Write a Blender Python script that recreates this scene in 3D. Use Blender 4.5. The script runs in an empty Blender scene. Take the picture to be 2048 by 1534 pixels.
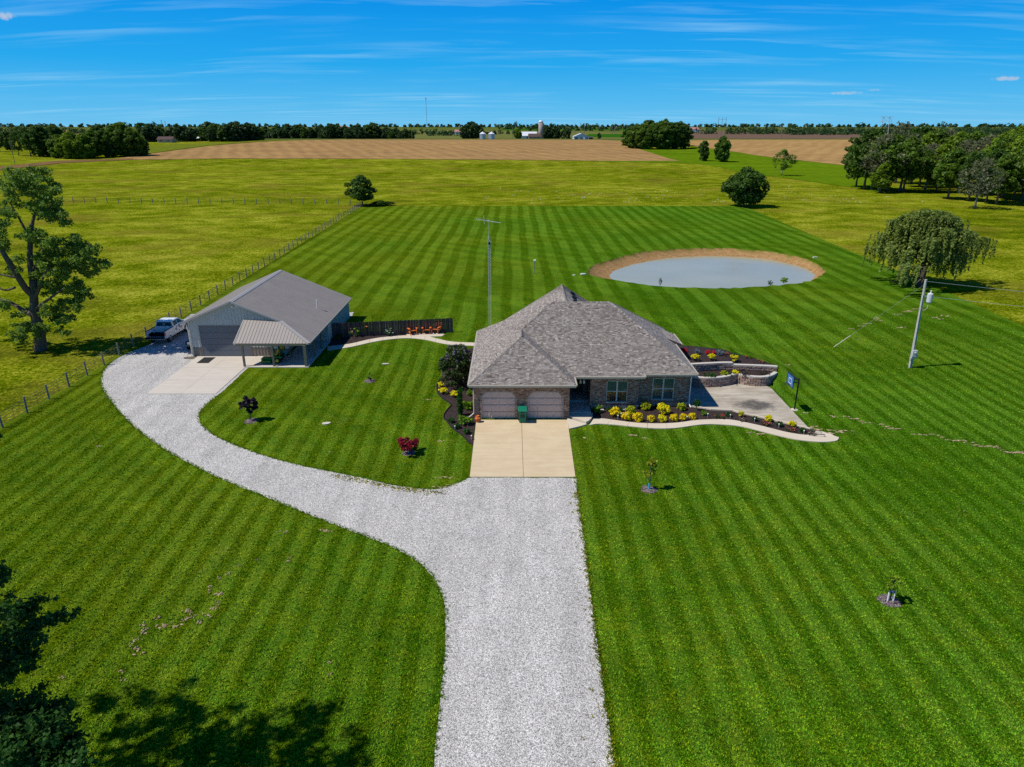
import bpy, math, random
import numpy as np
from mathutils import Vector, Matrix
from mathutils.geometry import tessellate_polygon

scene = bpy.context.scene
C = scene.collection
R = math.radians

# ---------------------------------------------------------------- camera, sky, sun, exposure
CAM_H, PITCH, FOC = 21.0, R(20.7), 1365.0 / 2048.0
cam_data = bpy.data.cameras.new("camera")
cam = bpy.data.objects.new("camera", cam_data)
C.objects.link(cam)
cam.location = (0, 0, CAM_H)
cam.rotation_euler = (R(90) - PITCH, 0, 0)
cam_data.sensor_width = 36
cam_data.lens = 36 * FOC
cam_data.clip_start, cam_data.clip_end = 0.3, 30000
scene.camera = cam

SUN_ELEV, SUN_AZ = R(55), R(12)          # shadows fall towards +X and a little +Y
world = bpy.data.worlds.new("World")
scene.world = world
world.use_nodes = True
sun_data = bpy.data.lights.new("sun", "SUN")
sun_data.energy = 4.9
sun_data.angle = R(0.53)
sun_data.color = (1.0, 0.945, 0.835)
sun = bpy.data.objects.new("sun", sun_data)
C.objects.link(sun)
to_sun = Vector((-math.cos(SUN_AZ) * math.cos(SUN_ELEV), -math.sin(SUN_AZ) * math.cos(SUN_ELEV), math.sin(SUN_ELEV)))
sun.rotation_euler = to_sun.to_track_quat("Z", "Y").to_euler()
sun.location = (-60, -20, 90)

scene.view_settings.view_transform = "Standard"
scene.view_settings.look = "None"
scene.view_settings.exposure = 0.0
scene.view_settings.gamma = 1.0
scene.view_settings.use_curve_mapping = False
scene.render.engine = "CYCLES"
scene.render.filter_size = 1.15
cy = scene.cycles
cy.use_denoising = False
cy.max_bounces = 5
cy.diffuse_bounces = 3
cy.glossy_bounces = 2
cy.transmission_bounces = 4
cy.transparent_max_bounces = 6
cy.sample_clamp_indirect = 4


class NT:
    """Small builder for node trees."""

    def __init__(self, tree):
        self.t = tree
        tree.nodes.clear()

    def n(self, kind, ins=None, **props):
        nd = self.t.nodes.new(kind)
        for k, v in props.items():
            setattr(nd, k, v)
        for k, v in (ins or {}).items():
            self.set(nd.inputs[k], v)
        return nd

    def set(self, sock, v):
        if isinstance(v, bpy.types.NodeSocket):
            self.t.links.new(v, sock)
        elif isinstance(v, (tuple, list)) and sock.type == "RGBA" and len(v) == 3:
            sock.default_value = (*v, 1)
        else:
            sock.default_value = v

    def math(self, op, a, b=0.0, c=0.0, clamp=False):
        nd = self.n("ShaderNodeMath", operation=op, use_clamp=clamp)
        self.set(nd.inputs[0], a)
        self.set(nd.inputs[1], b)
        self.set(nd.inputs[2], c)
        return nd.outputs[0]

    def vmath(self, op, a, b=(0, 0, 0)):
        nd = self.n("ShaderNodeVectorMath", operation=op)
        self.set(nd.inputs[0], a)
        self.set(nd.inputs[1], b)
        return nd.outputs[0]

    def pos(self):
        return self.n("ShaderNodeNewGeometry").outputs["Position"]

    def obj(self):
        return self.n("ShaderNodeTexCoord").outputs["Object"]

    def xyz(self, v):
        nd = self.n("ShaderNodeSeparateXYZ", {0: v})
        return nd.outputs[0], nd.outputs[1], nd.outputs[2]

    def vec(self, x, y, z):
        return self.n("ShaderNodeCombineXYZ", {0: x, 1: y, 2: z}).outputs[0]

    def noise(self, v, scale, detail=2.0, rough=0.5, dist=0.0):
        return self.n("ShaderNodeTexNoise", {"Vector": v, "Scale": scale, "Detail": detail, "Roughness": rough, "Distortion": dist}).outputs["Fac"]

    def voro(self, v, scale, out="Color", feature="F1"):
        return self.n("ShaderNodeTexVoronoi", {"Vector": v, "Scale": scale}, feature=feature).outputs[out]

    def ramp(self, f, stops, interp="LINEAR"):
        nd = self.n("ShaderNodeValToRGB", {0: f})
        cr = nd.color_ramp
        cr.interpolation = interp
        while len(cr.elements) < len(stops):
            cr.elements.new(0.5)
        for e, (p, c) in zip(cr.elements, stops):
            e.position = p
            e.color = (c, c, c, 1) if isinstance(c, (int, float)) else (*c, 1)
        return nd.outputs[0]

    def mix(self, f, a, b, mode="MIX"):
        nd = self.n("ShaderNodeMix", data_type="RGBA", blend_type=mode)
        self.set(nd.inputs[0], f)
        self.set(nd.inputs[6], a)
        self.set(nd.inputs[7], b)
        return nd.outputs[2]

    def rng(self, f, a, b, c=0.0, d=1.0):
        return self.n("ShaderNodeMapRange", {0: f, 1: a, 2: b, 3: c, 4: d}).outputs[0]

    def attr(self, name):
        return self.n("ShaderNodeAttribute", attribute_name=name)

    def bump(self, h, strength=0.5, dist=0.02):
        return self.n("ShaderNodeBump", {"Height": h, "Strength": strength, "Distance": dist}).outputs[0]


# ---- sky: Nishita with thin cirrus
w = NT(world.node_tree)
sky = w.n("ShaderNodeTexSky", sky_type="NISHITA", sun_disc=False, sun_elevation=SUN_ELEV, sun_rotation=R(258), altitude=0, air_density=1.0, dust_density=0.35, ozone_density=2.2)
dirv = w.n("ShaderNodeTexCoord").outputs["Generated"]
dx, dy, dz = w.xyz(dirv)
# the photograph's deep, saturated azure, paler towards the horizon all round
azure = w.ramp(dz, [(0.0, (0.155, 0.545, 0.86)), (0.03, (0.085, 0.485, 0.87)), (0.075, (0.016, 0.39, 0.86)), (0.148, (0.0006, 0.285, 0.82)), (0.32, (0.0006, 0.15, 0.55)), (0.6, (0.001, 0.075, 0.30)), (1.0, (0.001, 0.05, 0.22))])
azure = w.mix(1.0, azure, (13.33, 13.33, 13.33), "MULTIPLY")
skyc = w.mix(0.985, sky.outputs[0], azure)
den = w.math("ADD", w.math("MAXIMUM", dz, 0.0), 0.07)
u, v = w.math("DIVIDE", dx, den), w.math("DIVIDE", dy, den)
warp = w.noise(w.vec(w.math("MULTIPLY", u, 0.35), w.math("MULTIPLY", v, 0.8), 3.1), 1.0, 3, 0.55)
cuv = w.vec(w.math("MULTIPLY", u, 0.55), w.math("ADD", w.math("MULTIPLY", v, 3.4), w.math("MULTIPLY", warp, 2.6)), 7.3)
cir = w.ramp(w.noise(cuv, 1.0, 7, 0.60), [(0.48, 0.0), (0.74, 1.0)])
patch = w.ramp(w.noise(w.vec(w.math("MULTIPLY", u, 0.30), w.math("MULTIPLY", v, 0.75), 1.7), 1.0, 3, 0.55), [(0.42, 0.0), (0.62, 1.0)])
cmask = w.math("MULTIPLY", w.math("MULTIPLY", cir, patch), 0.62, clamp=True)
skyc = w.mix(cmask, skyc, (4.6, 9.0, 12.3))


def small_cloud(col, px, py, rx, ry, amt):
    d = Vector(((px - 1024) / 1365, 1, 0))
    ax, ay = (px - 1024) / 1365.0, -(py - 767) / 1365.0
    d = Vector((ax, math.cos(PITCH) + ay * math.sin(PITCH), -math.sin(PITCH) + ay * math.cos(PITCH))).normalized()
    az, el = math.atan2(d.x, d.y), math.asin(d.z)
    a = w.math("SUBTRACT", w.math("ARCTAN2", dx, dy), az)
    e = w.math("SUBTRACT", w.math("ARCSINE", dz), el)
    r2 = w.math("ADD", w.math("POWER", w.math("ABSOLUTE", w.math("DIVIDE", a, rx)), 2.0), w.math("POWER", w.math("ABSOLUTE", w.math("DIVIDE", e, ry)), 2.0))
    nz = w.noise(dirv, 160.0, 5, 0.65)
    f = w.ramp(w.math("ADD", w.math("SUBTRACT", 0.75, r2), w.math("MULTIPLY", w.math("SUBTRACT", nz, 0.5), 1.7)), [(0.25, 0.0), (0.75, 1.0)])
    return w.mix(w.math("MULTIPLY", f, amt), col, (7.5, 8.0, 9.0))


for cl in ((10, 32, 0.014, 0.006, 0.75), (2012, 157, 0.02, 0.0035, 0.6), (1693, 186, 0.026, 0.003, 0.45), (1750, 180, 0.014, 0.002, 0.35)):
    skyc = small_cloud(skyc, *cl)
bg = w.n("ShaderNodeBackground", {"Color": skyc, "Strength": 0.075})
w.t.links.new(bg.outputs[0], w.n("ShaderNodeOutputWorld").inputs[0])

# ---------------------------------------------------------------- terrain height and survey helpers
rnd = random.Random(11)


def sstep(t):
    t = max(0.0, min(1.0, t))
    return t * t * (3 - 2 * t)


def hgt(y):
    """Rolling land: level yard, a field rising to a crest, then lower land to the horizon."""
    return 8.0 * sstep((y - 330) / 390.0) - 6.0 * sstep((y - 740) / 360.0) + 9.0 * sstep((y - 2500) / 3500.0)


def G(x, y, z=0.0):
    """Ground point at level z sighted in the photograph at pixel (x, y)."""
    c, s = math.cos(PITCH), math.sin(PITCH)
    a, b = (x - 1024) / 1365.0, -(y - 767) / 1365.0
    d = (a, c + b * s, -s + b * c)
    t = (z - CAM_H) / d[2]
    return (d[0] * t, d[1] * t, z)


def atY(x, y, Y):
    c, s = math.cos(PITCH), math.sin(PITCH)
    a, b = (x - 1024) / 1365.0, -(y - 767) / 1365.0
    d = (a, c + b * s, -s + b * c)
    t = Y / d[1]
    return (d[0] * t, Y, CAM_H + d[2] * t)


def T(x, y):
    """Point of the rolling terrain sighted at pixel (x, y)."""
    c, s = math.cos(PITCH), math.sin(PITCH)
    a, b = (x - 1024) / 1365.0, -(y - 767) / 1365.0
    d = (a, c + b * s, -s + b * c)
    t, step = 5.0, 1.0
    while t < 9000:
        if CAM_H + d[2] * t < hgt(d[1] * t):
            break
        t += step
        step = max(1.0, t * 0.004)
    lo, hi = t - step * 1.1, t
    for _ in range(30):
        m = (lo + hi) / 2
        if CAM_H + d[2] * m < hgt(d[1] * m):
            hi = m
        else:
            lo = m
    return (d[0] * hi, d[1] * hi, hgt(d[1] * hi))


# ---------------------------------------------------------------- object helpers
def tag(o, label=None, cat=None, group=None, kind=None):
    if label:
        o["label"] = label
    if cat:
        o["category"] = cat
    if group:
        o["group"] = group
    if kind:
        o["kind"] = kind
    return o


def thing(name, label, cat, loc=(0, 0, 0), rz=0.0, group=None, scale=1.0):
    o = bpy.data.objects.new(name, None)
    o.empty_display_size = 0.3
    C.objects.link(o)
    o.location = loc
    o.rotation_euler = (0, 0, rz)
    o.scale = (scale,) * 3 if isinstance(scale, (int, float)) else scale
    return tag(o, label, cat, group)


KIDS = {}


def copy_tree(o, parent=None):
    c = o.copy()
    C.objects.link(c)
    c.parent = parent
    KIDS[c.name] = []
    for ch in KIDS.get(o.name, []):
        KIDS[c.name].append(copy_tree(ch, c))
    return c


def link(name, me, mat=None, parent=None):
    o = bpy.data.objects.new(name, me)
    C.objects.link(o)
    if mat is not None and not me.materials:
        for m in (mat if isinstance(mat, (list, tuple)) else [mat]):
            me.materials.append(m)
    if parent is not None:
        o.parent = parent
        KIDS.setdefault(parent.name, []).append(o)
    KIDS.setdefault(o.name, [])
    return o


class MB:
    """Collects geometry (world or local coordinates) and links it as ONE mesh object."""

    def __init__(self):
        self.v, self.f, self.m, self.tint = [], [], [], []
        self.mi = 0
        self.tv = 0.5

    def face(self, pts):
        b = len(self.v)
        self.v += [tuple(p) for p in pts]
        self.f.append(tuple(range(b, b + len(pts))))
        self.m.append(self.mi)
        self.tint.append(self.tv)

    def idx(self, verts, faces):
        b = len(self.v)
        self.v += [tuple(p) for p in verts]
        for f in faces:
            self.f.append(tuple(b + i for i in f))
            self.m.append(self.mi)
            self.tint.append(self.tv)

    def box(self, x0, y0, z0, x1, y1, z1, bev=0.0):
        if bev <= 0:
            V = [(x0, y0, z0), (x1, y0, z0), (x1, y1, z0), (x0, y1, z0), (x0, y0, z1), (x1, y0, z1), (x1, y1, z1), (x0, y1, z1)]
            self.idx(V, [(0, 3, 2, 1), (4, 5, 6, 7), (0, 1, 5, 4), (1, 2, 6, 5), (2, 3, 7, 6), (3, 0, 4, 7)])
        else:
            self.prism([(x0, y0), (x1, y0), (x1, y1), (x0, y1)], z0, z1 - bev)
            V = [(x0, y0, z1 - bev), (x1, y0, z1 - bev), (x1, y1, z1 - bev), (x0, y1, z1 - bev), (x0 + bev, y0 + bev, z1), (x1 - bev, y0 + bev, z1), (x1 - bev, y1 - bev, z1), (x0 + bev, y1 - bev, z1)]
            self.idx(V, [(4, 5, 6, 7), (0, 1, 5, 4), (1, 2, 6, 5), (2, 3, 7, 6), (3, 0, 4, 7)])

    def obox(self, M, sx, sy, sz):
        """Box of the given size centred on matrix M."""
        V = [M @ Vector((a * sx / 2, b * sy / 2, c * sz / 2)) for c in (-1, 1) for b in (-1, 1) for a in (-1, 1)]
        self.idx(V, [(0, 2, 3, 1), (4, 5, 7, 6), (0, 1, 5, 4), (1, 3, 7, 5), (3, 2, 6, 7), (2, 0, 4, 6)])

    def bar(self, p, q, wx, wz=None, up=(0, 0, 1)):
        p, q = Vector(p), Vector(q)
        d = q - p
        L = d.length
        y = d.normalized()
        x = y.cross(Vector(up))
        if x.length < 1e-4:
            x = Vector((1, 0, 0))
        x.normalize()
        z = x.cross(y)
        M = Matrix((x, y, z)).transposed().to_4x4()
        M.translation = (p + q) / 2
        self.obox(M, wx, L, wz or wx)

    def prism(self, poly, z0, z1, cap0=False):
        n = len(poly)
        b = [(p[0], p[1], z0) for p in poly]
        t = [(p[0], p[1], z1) for p in poly]
        self.idx(b + t, [(i, (i + 1) % n, n + (i + 1) % n, n + i) for i in range(n)])
        tr = tessellate_polygon([[Vector(p) for p in t]])
        self.idx(t, tr)
        if cap0:
            self.idx(b, [tuple(reversed(x)) for x in tr])

    def tube(self, pts, rad, n=6, cap=True):
        pts = [Vector(p) for p in pts]
        if isinstance(rad, (int, float)):
            rad = [rad] * len(pts)
        V = []
        ref = None
        for i, p in enumerate(pts):
            d = (pts[min(i + 1, len(pts) - 1)] - pts[max(i - 1, 0)])
            if d.length < 1e-9:
                d = Vector((0, 0, 1))
            d.normalize()
            if ref is None:
                ref = d.orthogonal().normalized()
            ref = (ref - d * ref.dot(d))
            if ref.length < 1e-5:
                ref = d.orthogonal()
            ref.normalize()
            q = d.cross(ref)
            for k in range(n):
                a = 2 * math.pi * k / n
                V.append(p + (ref * math.cos(a) + q * math.sin(a)) * rad[i])
        F = []
        for i in range(len(pts) - 1):
            for k in range(n):
                F.append((i * n + k, i * n + (k + 1) % n, (i + 1) * n + (k + 1) % n, (i + 1) * n + k))
        if cap:
            F.append(tuple(reversed(range(n))))
            F.append(tuple((len(pts) - 1) * n + k for k in range(n)))
        self.idx(V, F)

    def lathe(self, prof, c=(0, 0, 0), n=12):
        """Profile of (radius, z) turned about a vertical axis through c."""
        V = []
        for r, z in prof:
            for k in range(n):
                a = 2 * math.pi * k / n
                V.append((c[0] + r * math.cos(a), c[1] + r * math.sin(a), c[2] + z))
        F = []
        for i in range(len(prof) - 1):
            for k in range(n):
                F.append((i * n + k, i * n + (k + 1) % n, (i + 1) * n + (k + 1) % n, (i + 1) * n + k))
        F.append(tuple(reversed(range(n))))
        F.append(tuple((len(prof) - 1) * n + k for k in range(n)))
        self.idx(V, F)

    def mesh(self, name, off=(0, 0, 0), smooth=False):
        me = bpy.data.meshes.new(name)
        v = [(p[0] - off[0], p[1] - off[1], p[2] - off[2]) for p in self.v]
        me.from_pydata(v, [], self.f)
        if any(self.m):
            me.polygons.foreach_set("material_index", self.m)
        if smooth:
            me.polygons.foreach_set("use_smooth", [True] * len(self.f))
        if any(t != 0.5 for t in self.tint):
            a = me.attributes.new("tint", "FLOAT", "FACE")
            a.data.foreach_set("value", self.tint)
        me.update()
        return me

    def build(self, name, mat, smooth=False):
        """One top-level object, or the mesh of a setting piece, in world coordinates."""
        return link(name, self.mesh(name, (0, 0, 0), smooth), mat)


def part(mb, name, mat, thing_o, parent=None, smooth=False):
    """Part (or, with parent, sub-part) of thing_o from world coordinates."""
    me = mb.mesh(name, tuple(thing_o.location), smooth)
    return link(name, me, mat, parent or thing_o)


def cat_rom(pts, k=6, closed=False):
    P = [Vector((p[0], p[1], p[2] if len(p) > 2 else 0)) for p in pts]
    n = len(P)
    out = []
    rng = range(n) if closed else range(n - 1)
    for i in rng:
        p0 = P[(i - 1) % n] if (closed or i > 0) else P[0]
        p1, p2 = P[i], P[(i + 1) % n]
        p3 = P[(i + 2) % n] if (closed or i + 2 < n) else P[-1]
        for j in range(k):
            t = j / k
            out.append(tuple(0.5 * ((2 * p1) + (p2 - p0) * t + (2 * p0 - 5 * p1 + 4 * p2 - p3) * t * t + (3 * p1 - p0 - 3 * p2 + p3) * t ** 3)))
    if not closed:
        out.append(tuple(P[-1]))
    return out


def ragged(poly, amp, step, seed=1):
    """Subdivide a closed outline and make its edge uneven."""
    r = random.Random(seed)
    out = []
    n = len(poly)
    for i in range(n):
        a, b = Vector(poly[i][:2]), Vector(poly[(i + 1) % n][:2])
        L = (b - a).length
        k = max(1, int(L / step))
        d = (b - a).normalized() if L > 0 else Vector((1, 0))
        nn = Vector((-d.y, d.x))
        for j in range(k):
            p = a + (b - a) * (j / k) + nn * r.gauss(0, amp) + d * r.uniform(-.2, .2) * step
            out.append((p.x, p.y))
    return out


def sheet(name, outer, mat, z=0.0, holes=(), kind="structure", parent=None, drape=False, cuts=None):
    """Flat or draped ground sheet from a world outline."""
    import bmesh
    loops = [[Vector((p[0], p[1], 0)) for p in outer]] + [[Vector((p[0], p[1], 0)) for p in h] for h in holes]
    tr = tessellate_polygon(loops)
    flat = [p for l in loops for p in l]
    bm = bmesh.new()
    vs = [bm.verts.new(p) for p in flat]
    for t in tr:
        try:
            bm.faces.new([vs[i] for i in t])
        except ValueError:
            pass
    if drape:
        for y in (cuts or YCUTS):
            bmesh.ops.bisect_plane(bm, geom=bm.verts[:] + bm.edges[:] + bm.faces[:], plane_co=(0, y, 0), plane_no=(0, 1, 0))
        for vv in bm.verts:
            vv.co.z = hgt(vv.co.y)
    bmesh.ops.recalc_face_normals(bm, faces=bm.faces)
    me = bpy.data.meshes.new(name)
    bm.normal_update()
    for f in bm.faces:
        if f.normal.z < 0:
            f.normal_flip()
    for vv in bm.verts:
        vv.co.z += z
    bm.to_mesh(me)
    bm.free()
    o = link(name, me, mat, parent)
    if kind and parent is None:
        o["kind"] = kind
    return o


YCUTS = [330 + 26 * i for i in range(16)] + [740 + 30 * i for i in range(13)] + [2500 + 250 * i for i in range(15)]

# ---------------------------------------------------------------- materials
MATS = {}


def mat(name, fn):
    if name in MATS:
        return MATS[name]
    m = bpy.data.materials.new(name)
    m.use_nodes = True
    t = NT(m.node_tree)
    sh = fn(t)
    t.t.links.new(sh, t.n("ShaderNodeOutputMaterial").inputs[0])
    MATS[name] = m
    return m


def pbsdf(t, col, rough=0.8, normal=None, metal=0.0, spec=0.3, **kw):
    ins = {"Base Color": col, "Roughness": rough, "Metallic": metal, "Specular IOR Level": spec}
    ins.update(kw)
    nd = t.n("ShaderNodeBsdfPrincipled", ins)
    if normal is not None:
        t.t.links.new(normal, nd.inputs["Normal"])
    return nd.outputs[0]


def plain(name, col, rough=0.7, metal=0.0, var=0.12, scale=6.0, spec=0.3, bump=0.0, bscale=40.0):
    """Paint, plastic, wood, metal: a base colour with mottling and grain."""
    def fn(t):
        o = t.obj()
        n1 = t.noise(o, scale, 4, 0.6)
        c = t.mix(n1, tuple(max(0, x * (1 - var * 1.6)) for x in col), tuple(min(1, x * (1 + var * 1.6)) for x in col))
        nm = t.bump(t.noise(o, bscale, 3, 0.6), bump, 0.02) if bump else None
        return pbsdf(t, c, rough, nm, metal, spec)
    return mat(name, fn)


def lawn_fn(t, gain=1.0):
    p = t.pos()
    x, y, z = t.xyz(p)
    wob = t.noise(p, 0.055, 2, 0.5)
    wob2 = t.noise(p, 0.5, 3, 0.6)
    xx = t.math("ADD", x, t.math("ADD", t.math("MULTIPLY", t.math("SUBTRACT", wob, 0.5), 1.2), t.math("MULTIPLY", t.math("SUBTRACT", wob2, 0.5), 0.25)))
    back = t.rng(y, 58, 74, 0, 1)
    sa = t.math("SINE", t.math("MULTIPLY", xx, 2 * math.pi / 1.32))
    sb = t.math("SINE", t.math("MULTIPLY", xx, 2 * math.pi / 3.0))
    s = t.math("ADD", t.math("MULTIPLY", sa, t.math("SUBTRACT", 1.0, back)), t.math("MULTIPLY", sb, back))
    s = t.ramp(t.math("MULTIPLY_ADD", s, 0.5, 0.5), [(0.30, 0.0), (0.60, 1.0)])
    irr = t.ramp(t.noise(t.vec(t.math("MULTIPLY", xx, 0.95), t.math("MULTIPLY", y, 0.035), 4.0), 1.0, 4, 0.7), [(0.38, 0.0), (0.62, 1.0)])
    s = t.math("MULTIPLY_ADD", s, 0.72, t.math("MULTIPLY", irr, 0.28))
    # fainter, older pass across the stripes
    d = t.math("ADD", t.math("MULTIPLY", x, 0.62), t.math("MULTIPLY", y, 0.78))
    s2 = t.ramp(t.math("MULTIPLY_ADD", t.math("SINE", t.math("MULTIPLY", t.math("ADD", d, t.math("MULTIPLY", wob2, 2.0)), 2 * math.pi / 4.4)), 0.5, 0.5), [(0.2, 0.0), (0.8, 1.0)])
    fade = t.ramp(t.noise(p, 0.09, 3, 0.6), [(0.34, 0.35), (0.58, 1.0)])
    clump = t.ramp(t.noise(p, 0.9, 5, 0.72), [(0.34, 0.0), (0.66, 1.0)])
    g1 = t.ramp(t.noise(p, 4.2, 3, 0.9), [(0.42, 0.0), (0.58, 1.0)])
    g2 = t.ramp(t.noise(p, 9.5, 3, 0.9), [(0.44, 0.0), (0.56, 1.0)])
    g3 = t.ramp(t.noise(p, 21.0, 2, 0.9), [(0.45, 0.0), (0.55, 1.0)])
    grain = t.math("ADD", t.math("MULTIPLY", g1, 0.28), t.math("ADD", t.math("MULTIPLY", g2, 0.36), t.math("MULTIPLY", g3, 0.36)))
    tone = t.ramp(t.noise(t.vmath("ADD", p, (31, 7, 3)), 7.0, 5, 0.9), [(0.43, 0.0), (0.57, 1.0)])
    big = t.noise(p, 0.035, 3, 0.55)
    # dry, yellower turf to the left and near the road, deep green by the house and right
    dry = t.math("ADD", t.math("MULTIPLY", t.math("SUBTRACT", big, 0.5), 1.6), t.rng(x, -36, 18, 0.88, 0.20))
    dry = t.math("ADD", dry, t.math("MULTIPLY", t.math("SUBTRACT", clump, 0.5), 0.55), clamp=True)
    dry = t.math("ADD", dry, t.math("MULTIPLY", t.math("SUBTRACT", tone, 0.5), 0.75), clamp=True)
    dark = t.mix(dry, (0.016, 0.062, 0.001), (0.036, 0.062, 0.001))
    light = t.mix(dry, (0.120, 0.315, 0.010), (0.285, 0.345, 0.008))
    f = t.math("ADD", t.math("MULTIPLY", t.math("MULTIPLY", s, fade), 0.27), t.math("MULTIPLY", t.math("MULTIPLY", s2, t.ramp(wob, [(0.4, 0.2), (0.6, 1.0)])), 0.13))
    f = t.math("ADD", f, t.math("MULTIPLY", t.math("SUBTRACT", clump, 0.5), 0.15))
    f = t.math("ADD", f, t.math("MULTIPLY", t.math("SUBTRACT", grain, 0.5), 1.0))
    f = t.math("ADD", f, 0.14, clamp=True)
    c = t.mix(f, dark, light)
    c = t.mix(t.math("MULTIPLY", t.math("MULTIPLY", s, fade), 0.15), c, (0.19, 0.33, 0.055))
    straw = t.ramp(t.math("MULTIPLY", t.noise(p, 5.0, 4, 0.75), t.ramp(t.noise(p, 0.28, 3, 0.6), [(0.45, 0.6), (0.7, 1.0)])), [(0.54, 0.0), (0.66, 0.6)])
    c = t.mix(straw, c, (0.36, 0.33, 0.10))
    if gain != 1.0:
        c = t.mix(1.0, c, (gain, gain, gain), "MULTIPLY")
    return pbsdf(t, c, 1.0, t.bump(grain, 0.7, 0.05), spec=0.0)


def meadow_fn(t):
    p = t.pos()
    x, y, z = t.xyz(p)
    st = t.vec(t.math("MULTIPLY", x, 0.8), y, z)
    big = t.noise(p, 0.022, 3, 0.6)
    mid = t.noise(st, 0.16, 5, 0.68)
    cl = t.noise(p, 1.3, 5, 0.72)
    gr = t.math("MULTIPLY_ADD", t.ramp(t.noise(p, 2.6, 4, 0.9), [(0.40, 0.0), (0.60, 1.0)]), 0.45, t.math("MULTIPLY", t.ramp(t.noise(p, 8.0, 3, 0.9), [(0.43, 0.0), (0.57, 1.0)]), 0.55))
    f = t.math("ADD", t.math("MULTIPLY", t.math("SUBTRACT", mid, 0.5), 1.5), t.math("MULTIPLY", t.math("SUBTRACT", cl, 0.5), 1.0))
    f = t.math("ADD", f, t.math("MULTIPLY", t.math("SUBTRACT", gr, 0.5), 0.85))
    f = t.math("ADD", f, t.math("MULTIPLY", t.math("SUBTRACT", big, 0.5), 0.8))
    f = t.math("ADD", f, 0.46, clamp=True)
    c = t.ramp(f, [(0.0, (0.026, 0.050, 0.001)), (0.32, (0.088, 0.128, 0.002)), (0.62, (0.200, 0.235, 0.003)), (1.0, (0.42, 0.40, 0.06))])
    brown = t.ramp(t.noise(st, 0.05, 4, 0.6), [(0.50, 0.0), (0.66, 0.55)])
    c = t.mix(brown, c, (0.17, 0.135, 0.02))
    h = t.math("ADD", t.math("MULTIPLY", cl, 0.6), t.math("MULTIPLY", gr, 0.4))
    return pbsdf(t, c, 0.95, t.bump(h, 0.6, 0.12), spec=0.0)


def gravel_fn(t):
    p = t.pos()
    x, y, z = t.xyz(p)
    g1 = t.n("ShaderNodeSeparateColor", {0: t.voro(p, 24.0)}).outputs[0]
    e1 = t.voro(p, 24.0, "Distance")
    e2 = t.voro(p, 44.0, "Distance")
    g2 = t.n("ShaderNodeSeparateColor", {0: t.voro(p, 44.0)}).outputs[1]
    tr = t.noise(t.vec(x, t.math("MULTIPLY", y, 0.16), 0.0), 0.9, 3, 0.55)
    pt = t.noise(p, 0.8, 5, 0.65)
    val = t.math("MULTIPLY_ADD", g1, 0.26, t.math("MULTIPLY_ADD", g2, 0.20, 0.38))
    hole = t.ramp(t.math("ADD", t.math("MULTIPLY", e1, 0.7), t.math("MULTIPLY", e2, 0.5)), [(0.52, 0.0), (0.85, 1.0)])
    spk = t.ramp(t.noise(p, 11.0, 5, 0.95), [(0.42, 0.95), (0.50, 0.0)])
    hi = t.ramp(t.noise(t.vmath("ADD", p, (5, 9, 2)), 5.0, 6, 0.95), [(0.48, 0.0), (0.58, 0.22)])
    val = t.math("ADD", val, hi)
    val = t.math("MULTIPLY", val, t.rng(t.math("MAXIMUM", hole, spk), 0, 1, 1.0, 0.25))
    trk = t.math("ABSOLUTE", t.math("SUBTRACT", t.math("ABSOLUTE", t.math("SUBTRACT", t.math("ADD", x, t.math("MULTIPLY", pt, 0.5)), 0.3)), 0.85))
    trk = t.math("MULTIPLY", t.rng(trk, 0.1, 0.5, 1.0, 0.0), t.rng(y, 28, 36, 1.0, 0.25))
    val = t.math("MULTIPLY", val, t.math("MULTIPLY_ADD", trk, 0.10, 0.97))
    val = t.math("MULTIPLY", val, t.math("MULTIPLY", t.rng(tr, 0.32, 0.68, 0.86, 1.10), t.rng(pt, 0.3, 0.7, 0.92, 1.08)))
    c = t.mix(1.0, t.n("ShaderNodeCombineColor", {0: val, 1: val, 2: val}).outputs[0], (1.0, 0.97, 0.93), "MULTIPLY")
    return pbsdf(t, c, 0.9, t.bump(t.math("SUBTRACT", 1.0, e1), 0.4, 0.02), spec=0.2)


def concrete(name, col, stain=0.3, dirt=(0.5, 0.42, 0.28), seed=0.0, blot=0.0):
    def fn(t):
        p = t.vmath("ADD", t.pos(), (seed * 7.1, seed * 3.3, seed))
        x, y, z = t.xyz(p)
        a = t.noise(p, 0.55, 5, 0.62)
        st = t.noise(t.vec(t.math("MULTIPLY", x, 0.35), t.math("MULTIPLY", y, 2.2), 0), 1.1, 4, 0.65)
        b = t.noise(p, 22.0, 3, 0.7)
        f = t.math("MULTIPLY", t.ramp(t.math("MULTIPLY_ADD", st, 0.5, t.math("MULTIPLY", a, 0.5)), [(0.42, 0.0), (0.66, 1.0)]), stain)
        c = t.mix(f, col, tuple(x * d for x, d in zip(col, dirt)))
        c = t.mix(t.math("MULTIPLY", b, 0.35), c, tuple(x * 0.72 for x in col))
        if blot:
            px, py, pz = t.xyz(t.pos())
            d2 = t.math("ADD", t.math("POWER", t.math("ABSOLUTE", t.math("DIVIDE", t.math("SUBTRACT", px, 19.6), 2.1)), 2.0), t.math("POWER", t.math("ABSOLUTE", t.math("DIVIDE", t.math("SUBTRACT", py, 50.6), 1.3)), 2.0))
            k = t.ramp(t.math("ADD", t.math("SUBTRACT", 1.05, d2), t.math("MULTIPLY", t.math("SUBTRACT", t.noise(t.pos(), 1.2, 5, 0.65), 0.5), 2.2)), [(0.1, 0.0), (0.9, blot)])
            c = t.mix(k, c, (0.075, 0.068, 0.06))
        return pbsdf(t, c, 0.85, t.bump(t.noise(p, 30, 3, 0.6), 0.15, 0.01), spec=0.25)
    return mat(name, fn)


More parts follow.
